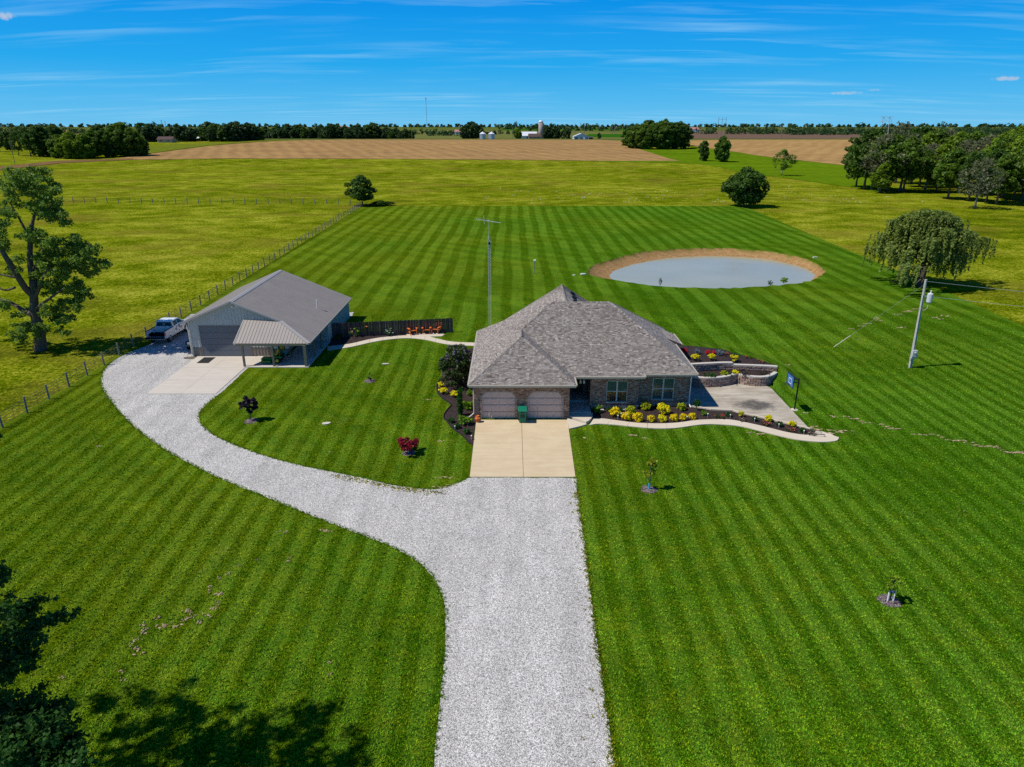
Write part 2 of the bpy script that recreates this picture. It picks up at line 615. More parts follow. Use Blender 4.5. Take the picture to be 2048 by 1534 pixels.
def mulch_fn(t):
    p = t.pos()
    v = t.n("ShaderNodeSeparateColor", {0: t.voro(t.vmath("MULTIPLY", p, (1, 1.6, 1)), 20.0)}).outputs[0]
    e = t.voro(p, 20.0, "Distance")
    n = t.noise(p, 1.6, 4, 0.6)
    c = t.ramp(v, [(0.0, (0.012, 0.008, 0.008)), (0.55, (0.032, 0.021, 0.021)), (0.9, (0.075, 0.052, 0.05)), (1.0, (0.14, 0.105, 0.10))])
    c = t.mix(t.math("MULTIPLY", n, 0.5), c, (0.05, 0.034, 0.034))
    return pbsdf(t, c, 0.9, t.bump(e, 0.9, 0.05), spec=0.15)


def chips_fn(t):
    p = t.pos()
    v = t.n("ShaderNodeSeparateColor", {0: t.voro(p, 26.0)}).outputs[0]
    c = t.ramp(v, [(0.0, (0.02, 0.014, 0.018)), (0.45, (0.09, 0.065, 0.075)), (0.8, (0.26, 0.21, 0.21)), (1.0, (0.5, 0.44, 0.42))])
    return pbsdf(t, c, 0.9, t.bump(t.voro(p, 26.0, "Distance"), 0.9, 0.05), spec=0.15)


def field_fn(base, dark, rows=0.0, ang=0.0):
    def fn(t):
        p = t.pos()
        x, y, z = t.xyz(p)
        a = t.noise(t.vec(t.math("MULTIPLY", x, 0.3), y, z), 0.05, 5, 0.68)
        b = t.noise(t.vec(t.math("MULTIPLY", x, 0.5), y, z), 0.45, 5, 0.75)
        r = t.math("SINE", t.math("ADD", t.math("MULTIPLY", t.math("ADD", t.math("MULTIPLY", x, math.cos(ang)), t.math("MULTIPLY", y, math.sin(ang))), 0.55), t.math("MULTIPLY", t.noise(p, 0.02, 2, 0.5), 9.0)))
        f = t.math("ADD", t.math("MULTIPLY", t.math("SUBTRACT", a, 0.5), 1.2), t.math("MULTIPLY", t.math("SUBTRACT", b, 0.5), 2.4))
        f = t.math("ADD", t.math("ADD", f, 0.5), t.math("MULTIPLY", r, rows), clamp=True)
        c = t.mix(f, dark, base)
        return pbsdf(t, c, 0.95, t.bump(b, 0.4, 0.3), spec=0.0)
    return fn


def soil_fn(t):
    p = t.pos()
    a = t.noise(p, 1.4, 6, 0.72)
    b = t.noise(p, 9.0, 4, 0.7)
    c = t.ramp(t.math("MULTIPLY_ADD", b, 0.5, t.math("MULTIPLY", a, 0.5)), [(0.3, (0.12, 0.062, 0.022)), (0.5, (0.34, 0.20, 0.085)), (0.7, (0.55, 0.38, 0.20))])
    x, y, z = t.xyz(p)
    weedy = t.math("MULTIPLY", t.ramp(t.noise(p, 0.7, 5, 0.7), [(0.44, 0.0), (0.56, 0.9)]), t.rng(z, -0.55, -0.05, 0.0, 1.0))
    c = t.mix(weedy, c, (0.075, 0.13, 0.008))
    return pbsdf(t, c, 0.95, t.bump(t.math("ADD", a, b), 0.9, 0.12), spec=0.0)


def bare_fn(t):
    p = t.pos()
    a = t.noise(p, 6.0, 5, 0.72)
    c = t.ramp(a, [(0.35, (0.24, 0.17, 0.09)), (0.55, (0.46, 0.34, 0.22)), (0.7, (0.62, 0.50, 0.36))])
    return pbsdf(t, c, 0.95, t.bump(a, 0.9, 0.06), spec=0.1)


def water_fn(t):
    p = t.pos()
    n = t.noise(p, 0.09, 3, 0.6)
    c = t.mix(n, (0.27, 0.265, 0.175), (0.40, 0.38, 0.25))
    b = t.bump(t.noise(t.vmath("MULTIPLY", p, (0.6, 1.6, 1)), 3.2, 4, 0.6), 0.22, 0.05)
    return pbsdf(t, c, 0.10, b, spec=0.30)


def shingle_fn(t):
    k = t.attr("tint").outputs["Fac"]
    p = t.pos()
    c = t.ramp(k, [(0.0, (0.105, 0.082, 0.074)), (0.35, (0.21, 0.182, 0.166)), (0.7, (0.34, 0.308, 0.285)), (1.0, (0.48, 0.445, 0.41))])
    c = t.mix(t.math("MULTIPLY", t.noise(p, 60.0, 2, 0.7), 0.35), c, (0.13, 0.117, 0.108))
    return pbsdf(t, c, 0.9, t.bump(t.noise(p, 110, 2, 0.6), 0.3, 0.006), spec=0.2)


def brick_fn(t):
    k = t.attr("tint").outputs["Fac"]
    p = t.pos()
    c = t.ramp(k, [(0.0, (0.15, 0.072, 0.042)), (0.4, (0.36, 0.20, 0.13)), (0.75, (0.50, 0.32, 0.23)), (1.0, (0.66, 0.52, 0.42))])
    c = t.mix(t.math("MULTIPLY", t.noise(p, 45.0, 3, 0.7), 0.5), c, (0.34, 0.21, 0.15))
    return pbsdf(t, c, 0.88, t.bump(t.noise(p, 90, 2, 0.6), 0.3, 0.006), spec=0.2)


def block_fn(t):
    oi = t.n("ShaderNodeObjectInfo").outputs["Random"]
    p = t.pos()
    c = t.ramp(oi, [(0.0, (0.17, 0.095, 0.072)), (0.5, (0.30, 0.195, 0.155)), (1.0, (0.42, 0.30, 0.25))])
    c = t.mix(t.ramp(t.noise(p, 16.0, 5, 0.75), [(0.35, 0.0), (0.65, 0.55)]), c, (0.46, 0.37, 0.32))
    return pbsdf(t, c, 0.92, t.bump(t.noise(p, 22, 4, 0.7), 1.0, 0.05), spec=0.15)


def leaf_mat(name, dark, light, trans=0.34, gloss=0.012):
    def fn(t):
        k = t.attr("tint").outputs["Fac"]
        c = t.mix(k, dark, light)
        d = t.n("ShaderNodeBsdfDiffuse", {"Color": c}).outputs[0]
        tr = t.n("ShaderNodeBsdfTranslucent", {"Color": t.mix(0.5, c, tuple(min(1, x * 1.6) for x in light))}).outputs[0]
        gl = t.n("ShaderNodeBsdfGlossy", {"Color": (0.8, 0.85, 0.8), "Roughness": 0.45}).outputs[0]
        a = t.n("ShaderNodeMixShader", {0: trans, 1: d, 2: tr}).outputs[0]
        return t.n("ShaderNodeMixShader", {0: gloss, 1: a, 2: gl}).outputs[0]
    return mat(name, fn)


def bark(name, col):
    def fn(t):
        p = t.obj()
        n = t.noise(t.vmath("MULTIPLY", p, (6, 6, 1.2)), 2.0, 5, 0.7)
        c = t.ramp(n, [(0.3, tuple(x * 0.4 for x in col)), (0.7, tuple(min(1, x * 1.5) for x in col))])
        return pbsdf(t, c, 0.95, t.bump(n, 0.9, 0.08), spec=0.1)
    return mat(name, fn)


LAWN = mat("mown_lawn", lawn_fn)
LAWN_BLADE = mat("mown_grass_blades", lambda t: lawn_fn(t, 2.0))
MEADOW = mat("meadow", meadow_fn)
GRAVEL = mat("white_gravel", gravel_fn)
DRIVE = concrete("tan_concrete", (0.60, 0.49, 0.325), 0.42, (0.62, 0.50, 0.36), 1.0)
APRON = concrete("pale_concrete", (0.56, 0.51, 0.45), 0.35, (0.62, 0.58, 0.5), 2.0)
PATH = concrete("walk_concrete", (0.60, 0.53, 0.43), 0.3, (0.7, 0.6, 0.5), 3.0)
PATIO = concrete("stained_concrete", (0.48, 0.43, 0.355), 0.95, (0.45, 0.41, 0.36), 4.0, blot=0.92)
MULCH = mat("mulch", mulch_fn)
CHIPS = mat("bark_chips", chips_fn)
SOIL = mat("pond_bank_soil", soil_fn)
BARE = mat("bare_soil", bare_fn)
WATER = mat("pond_water", water_fn)
SHINGLE = mat("asphalt_shingle", shingle_fn)
BRICK = mat("brown_brick", brick_fn)
BLOCK = mat("split_face_block", block_fn)
MORTAR = plain("mortar", (0.20, 0.17, 0.15), 0.95, var=0.2, scale=9)
CAPSTONE = plain("cap_stone", (0.52, 0.48, 0.43), 0.9, var=0.2, scale=5, bump=0.4)
TRIM = plain("cream_trim", (0.62, 0.59, 0.50), 0.45, var=0.06)
GUTTER = plain("gutter_tan", (0.40, 0.365, 0.30), 0.5, var=0.06)
SOFFIT = plain("soffit", (0.45, 0.40, 0.34), 0.7, var=0.05)
GDOOR = plain("garage_door_paint", (0.62, 0.46, 0.405), 0.5, var=0.05, scale=2)
GDOOR2 = plain("grey_door_paint", (0.135, 0.145, 0.165), 0.5, var=0.08, scale=2)
SIDING = plain("grey_steel_siding", (0.44, 0.445, 0.42), 0.5, var=0.10, scale=1.5, spec=0.4)
SIDEDK = plain("taupe_steel_wainscot", (0.22, 0.185, 0.155), 0.5, var=0.12, scale=1.5, spec=0.4)
ROOFMETAL = plain("taupe_steel_roof", (0.30, 0.27, 0.245), 0.5, var=0.10, scale=0.8, spec=0.5)
ROOFTRIM = plain("roof_trim_steel", (0.36, 0.34, 0.33), 0.42, var=0.06, spec=0.5)
WHITE = plain("white_plastic", (0.78, 0.78, 0.76), 0.5, var=0.05)
POSTWOOD = plain("weathered_post_wood", (0.20, 0.195, 0.18), 0.9, var=0.3, scale=9, bump=0.6)
PORCHWOOD = plain("greenish_treated_wood", (0.16, 0.155, 0.11), 0.9, var=0.3, scale=6, bump=0.5)
DARKWOOD = plain("dark_stained_wood", (0.055, 0.047, 0.045), 0.85, var=0.5, scale=7, bump=0.5)
STEEL = plain("galvanised_steel", (0.52, 0.52, 0.54), 0.5, 0.0, var=0.12, scale=8)
RUST = plain("dull_fence_rod", (0.10, 0.085, 0.075), 0.7, 0.3, var=0.3)
BLACK = plain("black_rubber", (0.018, 0.018, 0.018), 0.8, var=0.3)
BLACKPAINT = plain("black_paint", (0.012, 0.012, 0.013), 0.4, var=0.2)
GLASSDK = plain("dark_window_glass", (0.012, 0.025, 0.028), 0.06, var=0.3, scale=1.2, spec=0.9)
BLIND = plain("glass_over_blind", (0.03, 0.085, 0.085), 0.12, var=0.15, scale=2, spec=0.8)
BINGREEN = plain("green_bin_plastic", (0.004, 0.16, 0.095), 0.45, var=0.1)
ORANGE = plain("orange_painted_wood", (0.68, 0.17, 0.03), 0.6, var=0.12)
TRACTORG = plain("tractor_green", (0.012, 0.20, 0.03), 0.4, var=0.1)
TRACTORY = plain("tractor_yellow", (0.75, 0.48, 0.01), 0.45, var=0.1)
POLEWOOD = plain("pole_wood", (0.46, 0.43, 0.39), 0.9, var=0.35, scale=5, bump=0.6)
BARK = bark("grey_brown_bark", (0.13, 0.105, 0.085))
BARKLT = bark("pale_bark", (0.26, 0.235, 0.21))
TERRA = plain("terracotta", (0.50, 0.12, 0.03), 0.6, var=0.25)

# ---------------------------------------------------------------- ground, fields, pond
PX = lambda *q: [G(a, b) for a, b in q]
TX = lambda *q: [T(a, b) for a, b in q]

rim_c = [(11.6, 102.3), (13.2, 109.5), (18.4, 116.6), (24.7, 122.6), (36.3, 125.9), (45.6, 122.2), (49.2, 116.0), (49.3, 109.5), (47.5, 103.0), (42.2, 97.0), (34.6, 93.8), (27.2, 92.9), (19.9, 94.6), (15.2, 98.0)]
shore_c = [(15.2, 103.5), (16.1, 108.4), (20.2, 114.3), (27.0, 120.2), (35.7, 122.6), (44.0, 120.2), (47.4, 114.3), (48.0, 108.8), (46.2, 103.4), (41.2, 98.0), (34.2, 94.9), (27.4, 94.0), (21.0, 95.8), (17.2, 99.2)]
rim = [(p[0], p[1]) for p in cat_rom(rim_c, 8, True)]
rj = random.Random(5)
rim = [(p[0] + rj.gauss(0, .10), p[1] + rj.gauss(0, .16)) for p in rim]
shore = [(p[0], p[1]) for p in cat_rom(shore_c, 8, True)]

sheet("ground", [(-330, -150), (330, -150), (330, 60), (7200, 6600), (-7200, 6600), (-330, 60)], MEADOW, -0.06, [rim], drape=True)
LAWN_EDGE = [(-37.6, -60), (60, -60), (58.5, 30), (57.2, 73), (59.2, 96), (60.3, 118), (62.0, 150), (64.3, 186), (63.2, 196.2)] + \
    [(63.2 - 4.0 * i, 196.2 + 0.25 * math.sin(i * 1.9)) for i in range(1, 26)] + [(-41.8, 192), (-38.3, 63)]
sheet("lawn", ragged(LAWN_EDGE, 0.05, 1.2, 3), LAWN, 0.0, [rim])
m = MB()
n = len(rim)
cx, cyy = 32.0, 108.0
rings = [(rim, -0.0), ([(r[0] * .88 + s_[0] * .12, r[1] * .88 + s_[1] * .12) for r, s_ in zip(rim, shore)], -0.36), (shore, -0.9), ([(cx + (p[0] - cx) * .82, cyy + (p[1] - cyy) * .82) for p in shore], -1.6)]
V = [(p[0] + (rj.gauss(0, .10) if k in (1, 2) else 0), p[1] + (rj.gauss(0, .10) if k in (1, 2) else 0), z) for k, (ring, z) in enumerate(rings) for p in ring]
m.idx(V, [(k * n + i, k * n + (i + 1) % n, (k + 1) * n + (i + 1) % n, (k + 1) * n + i) for k in range(3) for i in range(n)])
m.build("pond_bank", SOIL, smooth=True)["kind"] = "structure"
m = MB()
wl = [(cx + (p[0] - cx) * 1.012, cyy + (p[1] - cyy) * 1.012) for p in shore]
m.face([(p[0], p[1], -0.9) for p in wl])
m.build("pond_water", WATER)["kind"] = "structure"

FIELD_TAN = mat("stubble_field", field_fn((0.40, 0.245, 0.10), (0.185, 0.115, 0.052), 0.12, 0.35))
FIELD_TAN2 = mat("stubble_field_pale", field_fn((0.42, 0.265, 0.105), (0.22, 0.135, 0.055), 0.10, -0.5))
FIELD_BRN = mat("tilled_field", field_fn((0.165, 0.108, 0.078), (0.105, 0.070, 0.055)))
FIELD_GRN = mat("green_crop", field_fn((0.030, 0.13, 0.008), (0.018, 0.075, 0.006)))
FIELD_LIME = mat("lime_pasture", field_fn((0.17, 0.20, 0.02), (0.085, 0.11, 0.01)))
FIELD_PALE = mat("pale_pasture", field_fn((0.155, 0.165, 0.05), (0.095, 0.105, 0.03)))
DRAW_GRN = mat("lush_grass", field_fn((0.135, 0.225, 0.006), (0.045, 0.095, 0.003)))
DIRTROAD = mat("dirt_track", field_fn((0.21, 0.125, 0.06), (0.12, 0.075, 0.03)))

sheet("grass_waterway", TX((1140, 318), (1235, 280.5), (1262, 296), (1378, 300), (1385, 288), (1475, 304), (1562, 316), (1700, 330), (1760, 352), (1760, 385), (1700, 374), (1640, 366), (1560, 354), (1500, 349), (1440, 334), (1400, 328), (1350, 326), (1160, 322)), DRAW_GRN, 0.04, drape=True)
sheet("far_pasture", [(-900, 690), (900, 690), (7000, 6500), (-7000, 6500)], mat("far_pasture_green", field_fn((0.125, 0.150, 0.035), (0.060, 0.082, 0.016))), -0.02, drape=True)
sheet("stubble_field", ragged(TX((262, 319.5), (240, 317), (290, 309), (420, 292), (530, 283.5), (620, 280.3), (700, 279.3), (1040, 279.3), (1200, 280), (1240, 282), (1252, 292), (1300, 305), (1352, 322), (1250, 322), (1000, 319.5), (700, 317.5), (450, 317.5)), 0.6, 14, 4), FIELD_TAN, 0.12, drape=True)
sheet("stubble_field", ragged(TX((1379, 291), (1379, 281), (1470, 279.6), (1700, 279.6), (1960, 280), (1960, 300), (1730, 331), (1690, 331), (1560, 317), (1470, 304.5)), 0.6, 14, 5), FIELD_TAN2, 0.16, drape=True)
sheet("lime_pasture", TX((285, 306), (300, 291), (420, 287), (530, 281.2), (560, 280.5), (530, 283), (420, 291), (292, 308)), FIELD_LIME, 0.2, drape=True)
sheet("tilled_field", TX((1360, 277.5), (1375, 262), (1500, 262.8), (1640, 266), (1760, 270), (1830, 273.5), (1830, 277.5)), FIELD_BRN, 0.1, drape=True)
sheet("tan_strip_field", TX((1660, 277.6), (1830, 273.8), (1960, 274), (1960, 277.6)), FIELD_TAN2, 0.2, drape=True)
sheet("green_crop", TX((1165, 274.5), (1178, 268.2), (1262, 268), (1262, 274.8)), FIELD_GRN, 0.15, drape=True)
sheet("pale_pasture", TX((780, 277.5), (782, 261), (905, 260), (1040, 262), (1170, 263), (1250, 266), (1250, 277.5)), FIELD_PALE, 0.05, drape=True)
sheet("green_crop", TX((1000, 260.5), (1010, 257.5), (1280, 257.5), (1280, 260.5)), FIELD_GRN, 0.35, drape=True)
sheet("pale_pasture", TX((590, 268), (594, 257.5), (662, 257.5), (668, 268)), FIELD_PALE, 0.15, drape=True)
sheet("tilled_field", TX((-60, 276), (-60, 265), (120, 264), (230, 262.5), (240, 266), (130, 272)), FIELD_BRN, 0.15, drape=True)
sheet("tan_strip_field", TX((-60, 265), (-60, 262), (120, 261.5), (230, 260.6), (230, 262.6), (120, 264)), FIELD_TAN2, 0.3, drape=True)
sheet("pale_pasture", TX((1640, 264.5), (1700, 259.5), (2080, 257.8), (2080, 272), (1860, 273), (1760, 269.5)), FIELD_PALE, 0.2, drape=True)
sheet("dirt_track", TX((-120, 349), (-20, 335), (110, 322), (265, 316.5), (268, 319.5), (120, 326.5), (-20, 342), (-120, 357)), DIRTROAD, 0.12, drape=True)

# gravel drive and yard
gout = [(-37.2, 66.7), (-38.0, 63.2), (-37.7, 59.8), (-35.9, 55.8), (-33.3, 52.3), (-29.8, 48.2), (-25.8, 44.2), (-21.9, 40.9), (-18.1, 38.2), (-13.8, 35.5), (-10.3, 33.3), (-7.1, 31.4), (-5.0, 29.8), (-3.8, 28.1), (-3.2, 26.4), (-3.0, 24.9), (-2.85, 22.4), (-2.8, 19.9), (-2.75, 17.6)]
gin = [(-2.72, 38.6), (-3.4, 37.9), (-4.8, 37.1), (-7.0, 37.5), (-9.7, 38.6), (-14.0, 40.3), (-17.2, 41.9), (-20.4, 44.0), (-22.7, 46.1), (-24.1, 48.2), (-24.6, 50.2), (-24.45, 53.2)]
gl = [(p[0], p[1]) for p in cat_rom(gout, 5)] + [(-2.6, 8), (-2.4, -40), (3.5, -40), (3.55, 8), (3.6, 17.6), (3.7, 23.9), (3.85, 29.3), (3.98, 35.2), (4.05, 38.55)]
gl += [(p[0], p[1]) for p in cat_rom(gin, 5)] + [(-24.5, 62.9), (-30.9, 62.9), (-30.9, 79.5), (-38.2, 79.0), (-37.9, 74), (-37.4, 70)]
sheet("gravel_drive", ragged(gl, 0.022, 0.3, 9), GRAVEL, 0.006)
sheet("gravel_patch", ragged(PX((694, 625), (708, 624), (706, 630), (703, 634), (697, 634)), 0.05, 0.4, 2), GRAVEL, 0.008)


def slabs(name, label, quads, m_, th=0.05, gap=0.012, z0=-0.05, piece="slab"):
    """A paved piece of the setting made of separate slabs with open joints."""
    root = thing(name, None, None)
    root["kind"] = "structure"
    for q in quads:
        c = Vector((sum(p[0] for p in q) / len(q), sum(p[1] for p in q) / len(q)))
        mb = MB()
        qq = []
        for p in q:
            d = Vector(p[:2]) - c
            L = d.length
            e = c + d * max(0.0, (L - gap) / L)
            qq.append((e.x, e.y))
        mb.prism(qq, z0, th)
        part(mb, piece, m_, root)
    return root


def grid(x0, x1, y0, y1, nx, ny):
    out = []
    for j in range(ny):
        for i in range(nx):
            a, b = x0 + (x1 - x0) * i / nx, x0 + (x1 - x0) * (i + 1) / nx
            c_, d = y0 + (y1 - y0) * j / ny, y0 + (y1 - y0) * (j + 1) / ny
            out.append([(a, c_), (b, c_), (b, d), (a, d)])
    return out


def resample(pts, n):
    P = [Vector(p[:2]) for p in pts]
    L = [0]
    for a, b in zip(P, P[1:]):
        L.append(L[-1] + (b - a).length)
    out = []
    for i in range(n + 1):
        s_ = L[-1] * i / n
        k = max(j for j in range(len(L) - 1) if L[j] <= s_ + 1e-9)
        t = (s_ - L[k]) / max(1e-9, L[k + 1] - L[k])
        p = P[k].lerp(P[k + 1], t)
        out.append((p.x, p.y))
    return out


def strip(name, top, bot, n, m_, sub=5, **kw):
    a, b = resample([p for p in cat_rom(top, 6)], n * sub), resample([p for p in cat_rom(bot, 6)], n * sub)
    quads = []
    for i in range(n):
        quads.append(b[i * sub:(i + 1) * sub + 1] + list(reversed(a[i * sub:(i + 1) * sub + 1])))
    return slabs(name, None, quads, m_, **kw)


JOINT = plain("joint_dirt", (0.10, 0.085, 0.06), 0.95, var=0.3)
slabs("driveway", None, [[(-2.7, 38.62), (0.72, 38.62), (0.72, 47.66), (-2.72, 47.66)], [(0.735, 38.62), (4.05, 38.62), (4.2, 46.3), (4.22, 47.66), (0.735, 47.66)]], DRIVE, 0.045)
slabs("shed_apron", None, [q for q in grid(-30.55, -24.75, 53.05, 62.98, 2, 3)], APRON, 0.04)
slabs("porch_floor", None, [[(-24.72, 59.7), (-21.8, 59.7), (-21.8, 62.98), (-24.72, 62.98)], [(-21.78, 59.7), (-18.85, 59.7), (-18.85, 64.2), (-21.78, 64.2)], [(-21.78, 64.22), (-18.85, 64.22), (-18.85, 67.9), (-21.78, 67.9)]], APRON, 0.07)
strip("back_walk", PX((655, 693.5), (700, 688), (740, 679), (775, 674), (820, 671), (850, 672), (875, 678), (905, 684), (950, 686)),
      PX((655, 701.5), (700, 695), (740, 686), (775, 680), (815, 677), (850, 680), (880, 686.5), (905, 690.5), (950, 692.5)), 11, PATH, th=0.05)
slabs("sitting_pad", None, [PX((812, 671.5), (858, 674), (884, 673), (890, 669), (878, 667), (815, 666))], PATH, 0.045)
strip("front_walk", PX((1188, 837), (1210, 838.5), (1233, 841.7), (1272, 846.4), (1318, 848), (1358, 846), (1389, 841.5), (1413, 840), (1440, 839.6), (1466, 841), (1518, 851.6), (1571, 864.8), (1606, 870.5), (1625, 869.5), (1634, 861)),
      PX((1178, 852), (1194, 848.8), (1225, 850.3), (1272, 855), (1311, 858), (1350, 857.3), (1389, 852), (1413, 849.6), (1440, 850), (1483, 854), (1536, 867.4), (1589, 879.7), (1640, 885), (1672, 883), (1678, 876)), 13, PATH, th=0.06)
slabs("walk_end", None, [PX((1634, 861), (1625, 869.5), (1650, 875.5), (1662, 873), (1667, 871))], PATH, 0.058)
slabs("entry_landing", None, [PX((1134, 838), (1138, 859.5), (1162, 854), (1174, 850))], PATH, 0.09)
slabs("entry_step", None, [PX((1137.5, 831), (1185, 831), (1185.5, 836), (1182, 842), (1177, 846.5), (1172, 849), (1136.5, 836.5))], PATH, 0.22)
pat = [(14.15, 50.45), (15.71, 49.7), (17.34, 49.5), (17.7, 49.1), (19.67, 47.75), (22.0, 46.0), (22.15, 54.4), (21.6, 55.6), (14.15, 55.6)]
slabs("patio", None, [pat], PATIO, 0.03)
m = MB()
for a, b in zip(pat[:5], pat[1:6]):
    m.bar((a[0], a[1] - .1, .06), (b[0], b[1] - .1, .06), 0.16, 0.16)
m.build("patio_curb", PATH)["kind"] = "structure"

# planting beds
bed_front = PX((1186, 834)) + [(5.9, 49.8), (9.9, 49.85), (10.0, 50.4), (14.0, 50.4), (14.3, 50.3)] + [(p[0], p[1] - .2) for p in pat[1:6]] + PX((1640, 868)) + list(reversed(PX((1210, 839), (1233, 842), (1272, 847), (1318, 848.5), (1358, 846.5), (1389, 842), (1413, 840.5), (1440, 840), (1466, 841.5), (1518, 852), (1571, 865), (1622, 872))))
sheet("mulch_bed", bed_front, MULCH, 0.035)
lb = PX((940, 888), (925, 872), (905, 857), (893, 843), (888, 838), (888, 830), (895, 820), (902, 812), (898, 806), (885, 797), (876, 787), (873, 775), (876, 765), (884, 755), (884, 730), (890, 712), (905, 702))
bed_left = [(p[0], p[1]) for p in cat_rom(lb, 5)] + [(-2.85, 66.0), (-2.85, 47.8), (-2.78, 47.6), (-2.75, 43.2)]
sheet("mulch_bed", ragged(bed_left, 0.02, 0.4, 6), MULCH, 0.03)
m = MB()
for a, b in zip(*(lambda L: (L, L[1:]))([(p[0], p[1]) for p in cat_rom(lb[:14], 5)])):
    m.bar((a[0], a[1], .05), (b[0], b[1], .05), 0.05, 0.12)
m.build("bed_edging", BLACK)["kind"] = "structure"
bed_shed = PX((659, 693), (700, 687), (740, 678), (775, 673), (820, 670)) + [(-10.6, 71.6), (-18.7, 70.0), (-18.9, 67.9)]
sheet("mulch_bed", bed_shed, MULCH, 0.03)

# ---------------------------------------------------------------- brick house
EZ, SL = 2.9, 0.64
house = thing("brick_house", "low brown brick house with grey hipped shingle roof and double garage", "house", (4, 54, 0))


def clip_poly(poly, planes):
    """Clip a 2-D polygon by half planes (a, b, c): a*u + b*v <= c."""
    for a, b, c in planes:
        out = []
        for i in range(len(poly)):
            p, q_ = poly[i], poly[(i + 1) % len(poly)]
            dp, dq = a * p[0] + b * p[1] - c, a * q_[0] + b * q_[1] - c
            if dp <= 0:
                out.append(p)
            if dp * dq < 0:
                t = dp / (dp - dq)
                out.append((p[0] + (q_[0] - p[0]) * t, p[1] + (q_[1] - p[1]) * t))
        poly = out
        if len(poly) < 3:
            return []
    return poly


def roof_plane(sh, deck, pts, tabw=0.23, course=0.118, lift=0.016, eave=None):
    """One roof slope: a deck and separate lapped shingles clipped to its outline. pts[0]-pts[1] is the eave."""
    P = [Vector(p) for p in pts]
    nrm = Vector((0, 0, 0))
    for i in range(1, len(P) - 1):
        nrm += (P[i] - P[0]).cross(P[i + 1] - P[0])
    nrm.normalize()
    if nrm.z < 0:
        nrm = -nrm
    o, e1 = (Vector(eave[0]), Vector(eave[1])) if eave else (P[0], P[1])
    ux = (e1 - o).normalized()
    vy = nrm.cross(ux)
    if vy.z < 0:
        vy = -vy
    deck.face(P)
    flat = [((p - o).dot(ux), (p - o).dot(vy)) for p in P]
    area = sum(flat[i][0] * flat[(i + 1) % len(flat)][1] - flat[(i + 1) % len(flat)][0] * flat[i][1] for i in range(len(flat)))
    if area < 0:
        flat.reverse()
    planes = []
    for i in range(len(flat)):
        p, q_ = flat[i], flat[(i + 1) % len(flat)]
        e = (q_[0] - p[0], q_[1] - p[1])
        a, b = e[1], -e[0]
        planes.append((a, b, a * p[0] + b * p[1]))
    vmax = max(f[1] for f in flat)
    umin, umax = min(f[0] for f in flat), max(f[0] for f in flat)
    row = 0
    vmin = min(f[1] for f in flat)
    vv = -0.02 + course * max(0, int(vmin / course) - 1)
    while vv < vmax:
        uu = umin - rnd.random() * tabw
        while uu < umax:
            wd = tabw * rnd.uniform(0.55, 1.35)
            poly = [(uu + .004, vv), (uu + wd - .004, vv), (uu + wd - .004, vv + course), (uu + .004, vv + course)]
            cl = clip_poly(poly, planes)
            if cl:
                ln = [o + ux * a + vy * b + nrm * (lift * rnd.uniform(.8, 1.5) * (1 - (b - vv) / course) + 0.004) for a, b in cl]
                sh.tv = min(1, max(0, rnd.gauss(0.50, 0.19)))
                sh.face(ln)
                lo = [i for i, c_ in enumerate(cl) if abs(c_[1] - vv) < 1e-5]
                if len(lo) == 2:
                    a_, b_ = ln[lo[0]], ln[lo[1]]
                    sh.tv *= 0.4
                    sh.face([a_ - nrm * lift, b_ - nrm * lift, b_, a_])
            uu += wd
        vv += course
        row += 1


def z_(run):
    return EZ + SL * run


sh, deck, cap = MB(), MB(), MB()
XL, XG, YG, YM, YR, XM, XR = -3.22, 4.78, 47.5, 49.37, 49.94, 10.25, 14.44
apexG = (0.78, 51.5, z_(4.0))
apexM = (3.42, 55.99, z_(6.62))
midG = (0.78, 53.37, z_(4.0))
ZR = 7.05
rL, rR = (4.65, 56.42, ZR), (8.30, 56.35, ZR)
ridgeF = (4.68, 63.0, ZR + .06)
sR = (ZR - EZ) / (XR - 8.30)
roof_plane(sh, deck, [(XL, 61.84, EZ), (XL, YG, EZ), apexG, midG])
roof_plane(sh, deck, [(XL, 61.84, EZ), midG, apexM], eave=((XL, 61.84, EZ), (XL, YG, EZ)))
roof_plane(sh, deck, [(XL, YG, EZ), (XG, YG, EZ), apexG])
roof_plane(sh, deck, [(XG, YG, EZ), (XG, YM + .02, EZ), (0.78, 53.37, z_(4.0)), apexG])
roof_plane(sh, deck, [(XL, YM, EZ), (XM, YM, EZ), (3.63, 55.99, z_(6.62)), apexM])
roof_plane(sh, deck, [(XM, YM, EZ), (XM, 56.5, EZ), (3.63, 56.5, z_(6.62)), (3.63, 55.99, z_(6.62))])
roof_plane(sh, deck, [(XM - 6.2, YR, EZ), (XR, YR, EZ), rR, (3.45, 56.42, ZR)])
rbR = (XR, 62.6, EZ)
roof_plane(sh, deck, [(XR, YR, EZ), rbR, rR])
# left slope of the rear gable
roof_plane(sh, deck, [(-1.9, 63.0, ridgeF[2] - SL * (ridgeF[0] + 1.9)), (-1.9, 56.4, ridgeF[2] - SL * (ridgeF[0] + 1.9)), (4.65, 56.4, ZR), ridgeF])
roof_plane(sh, deck, [(10.2, 56.4, ridgeF[2] - SL * (10.2 - 4.68)), (10.2, 63.0, ridgeF[2] - SL * (10.2 - 4.68)), ridgeF, (4.66, 56.4, ZR)])
# rear slopes (turned away from the road)
roof_plane(sh, deck, [(3.4, 62.0, EZ + .2), (XL, 61.84, EZ), apexM], lift=.01)
roof_plane(sh, deck, [rbR, (4.6, 62.6, EZ), (4.65, 56.42, ZR), rR], lift=.01)
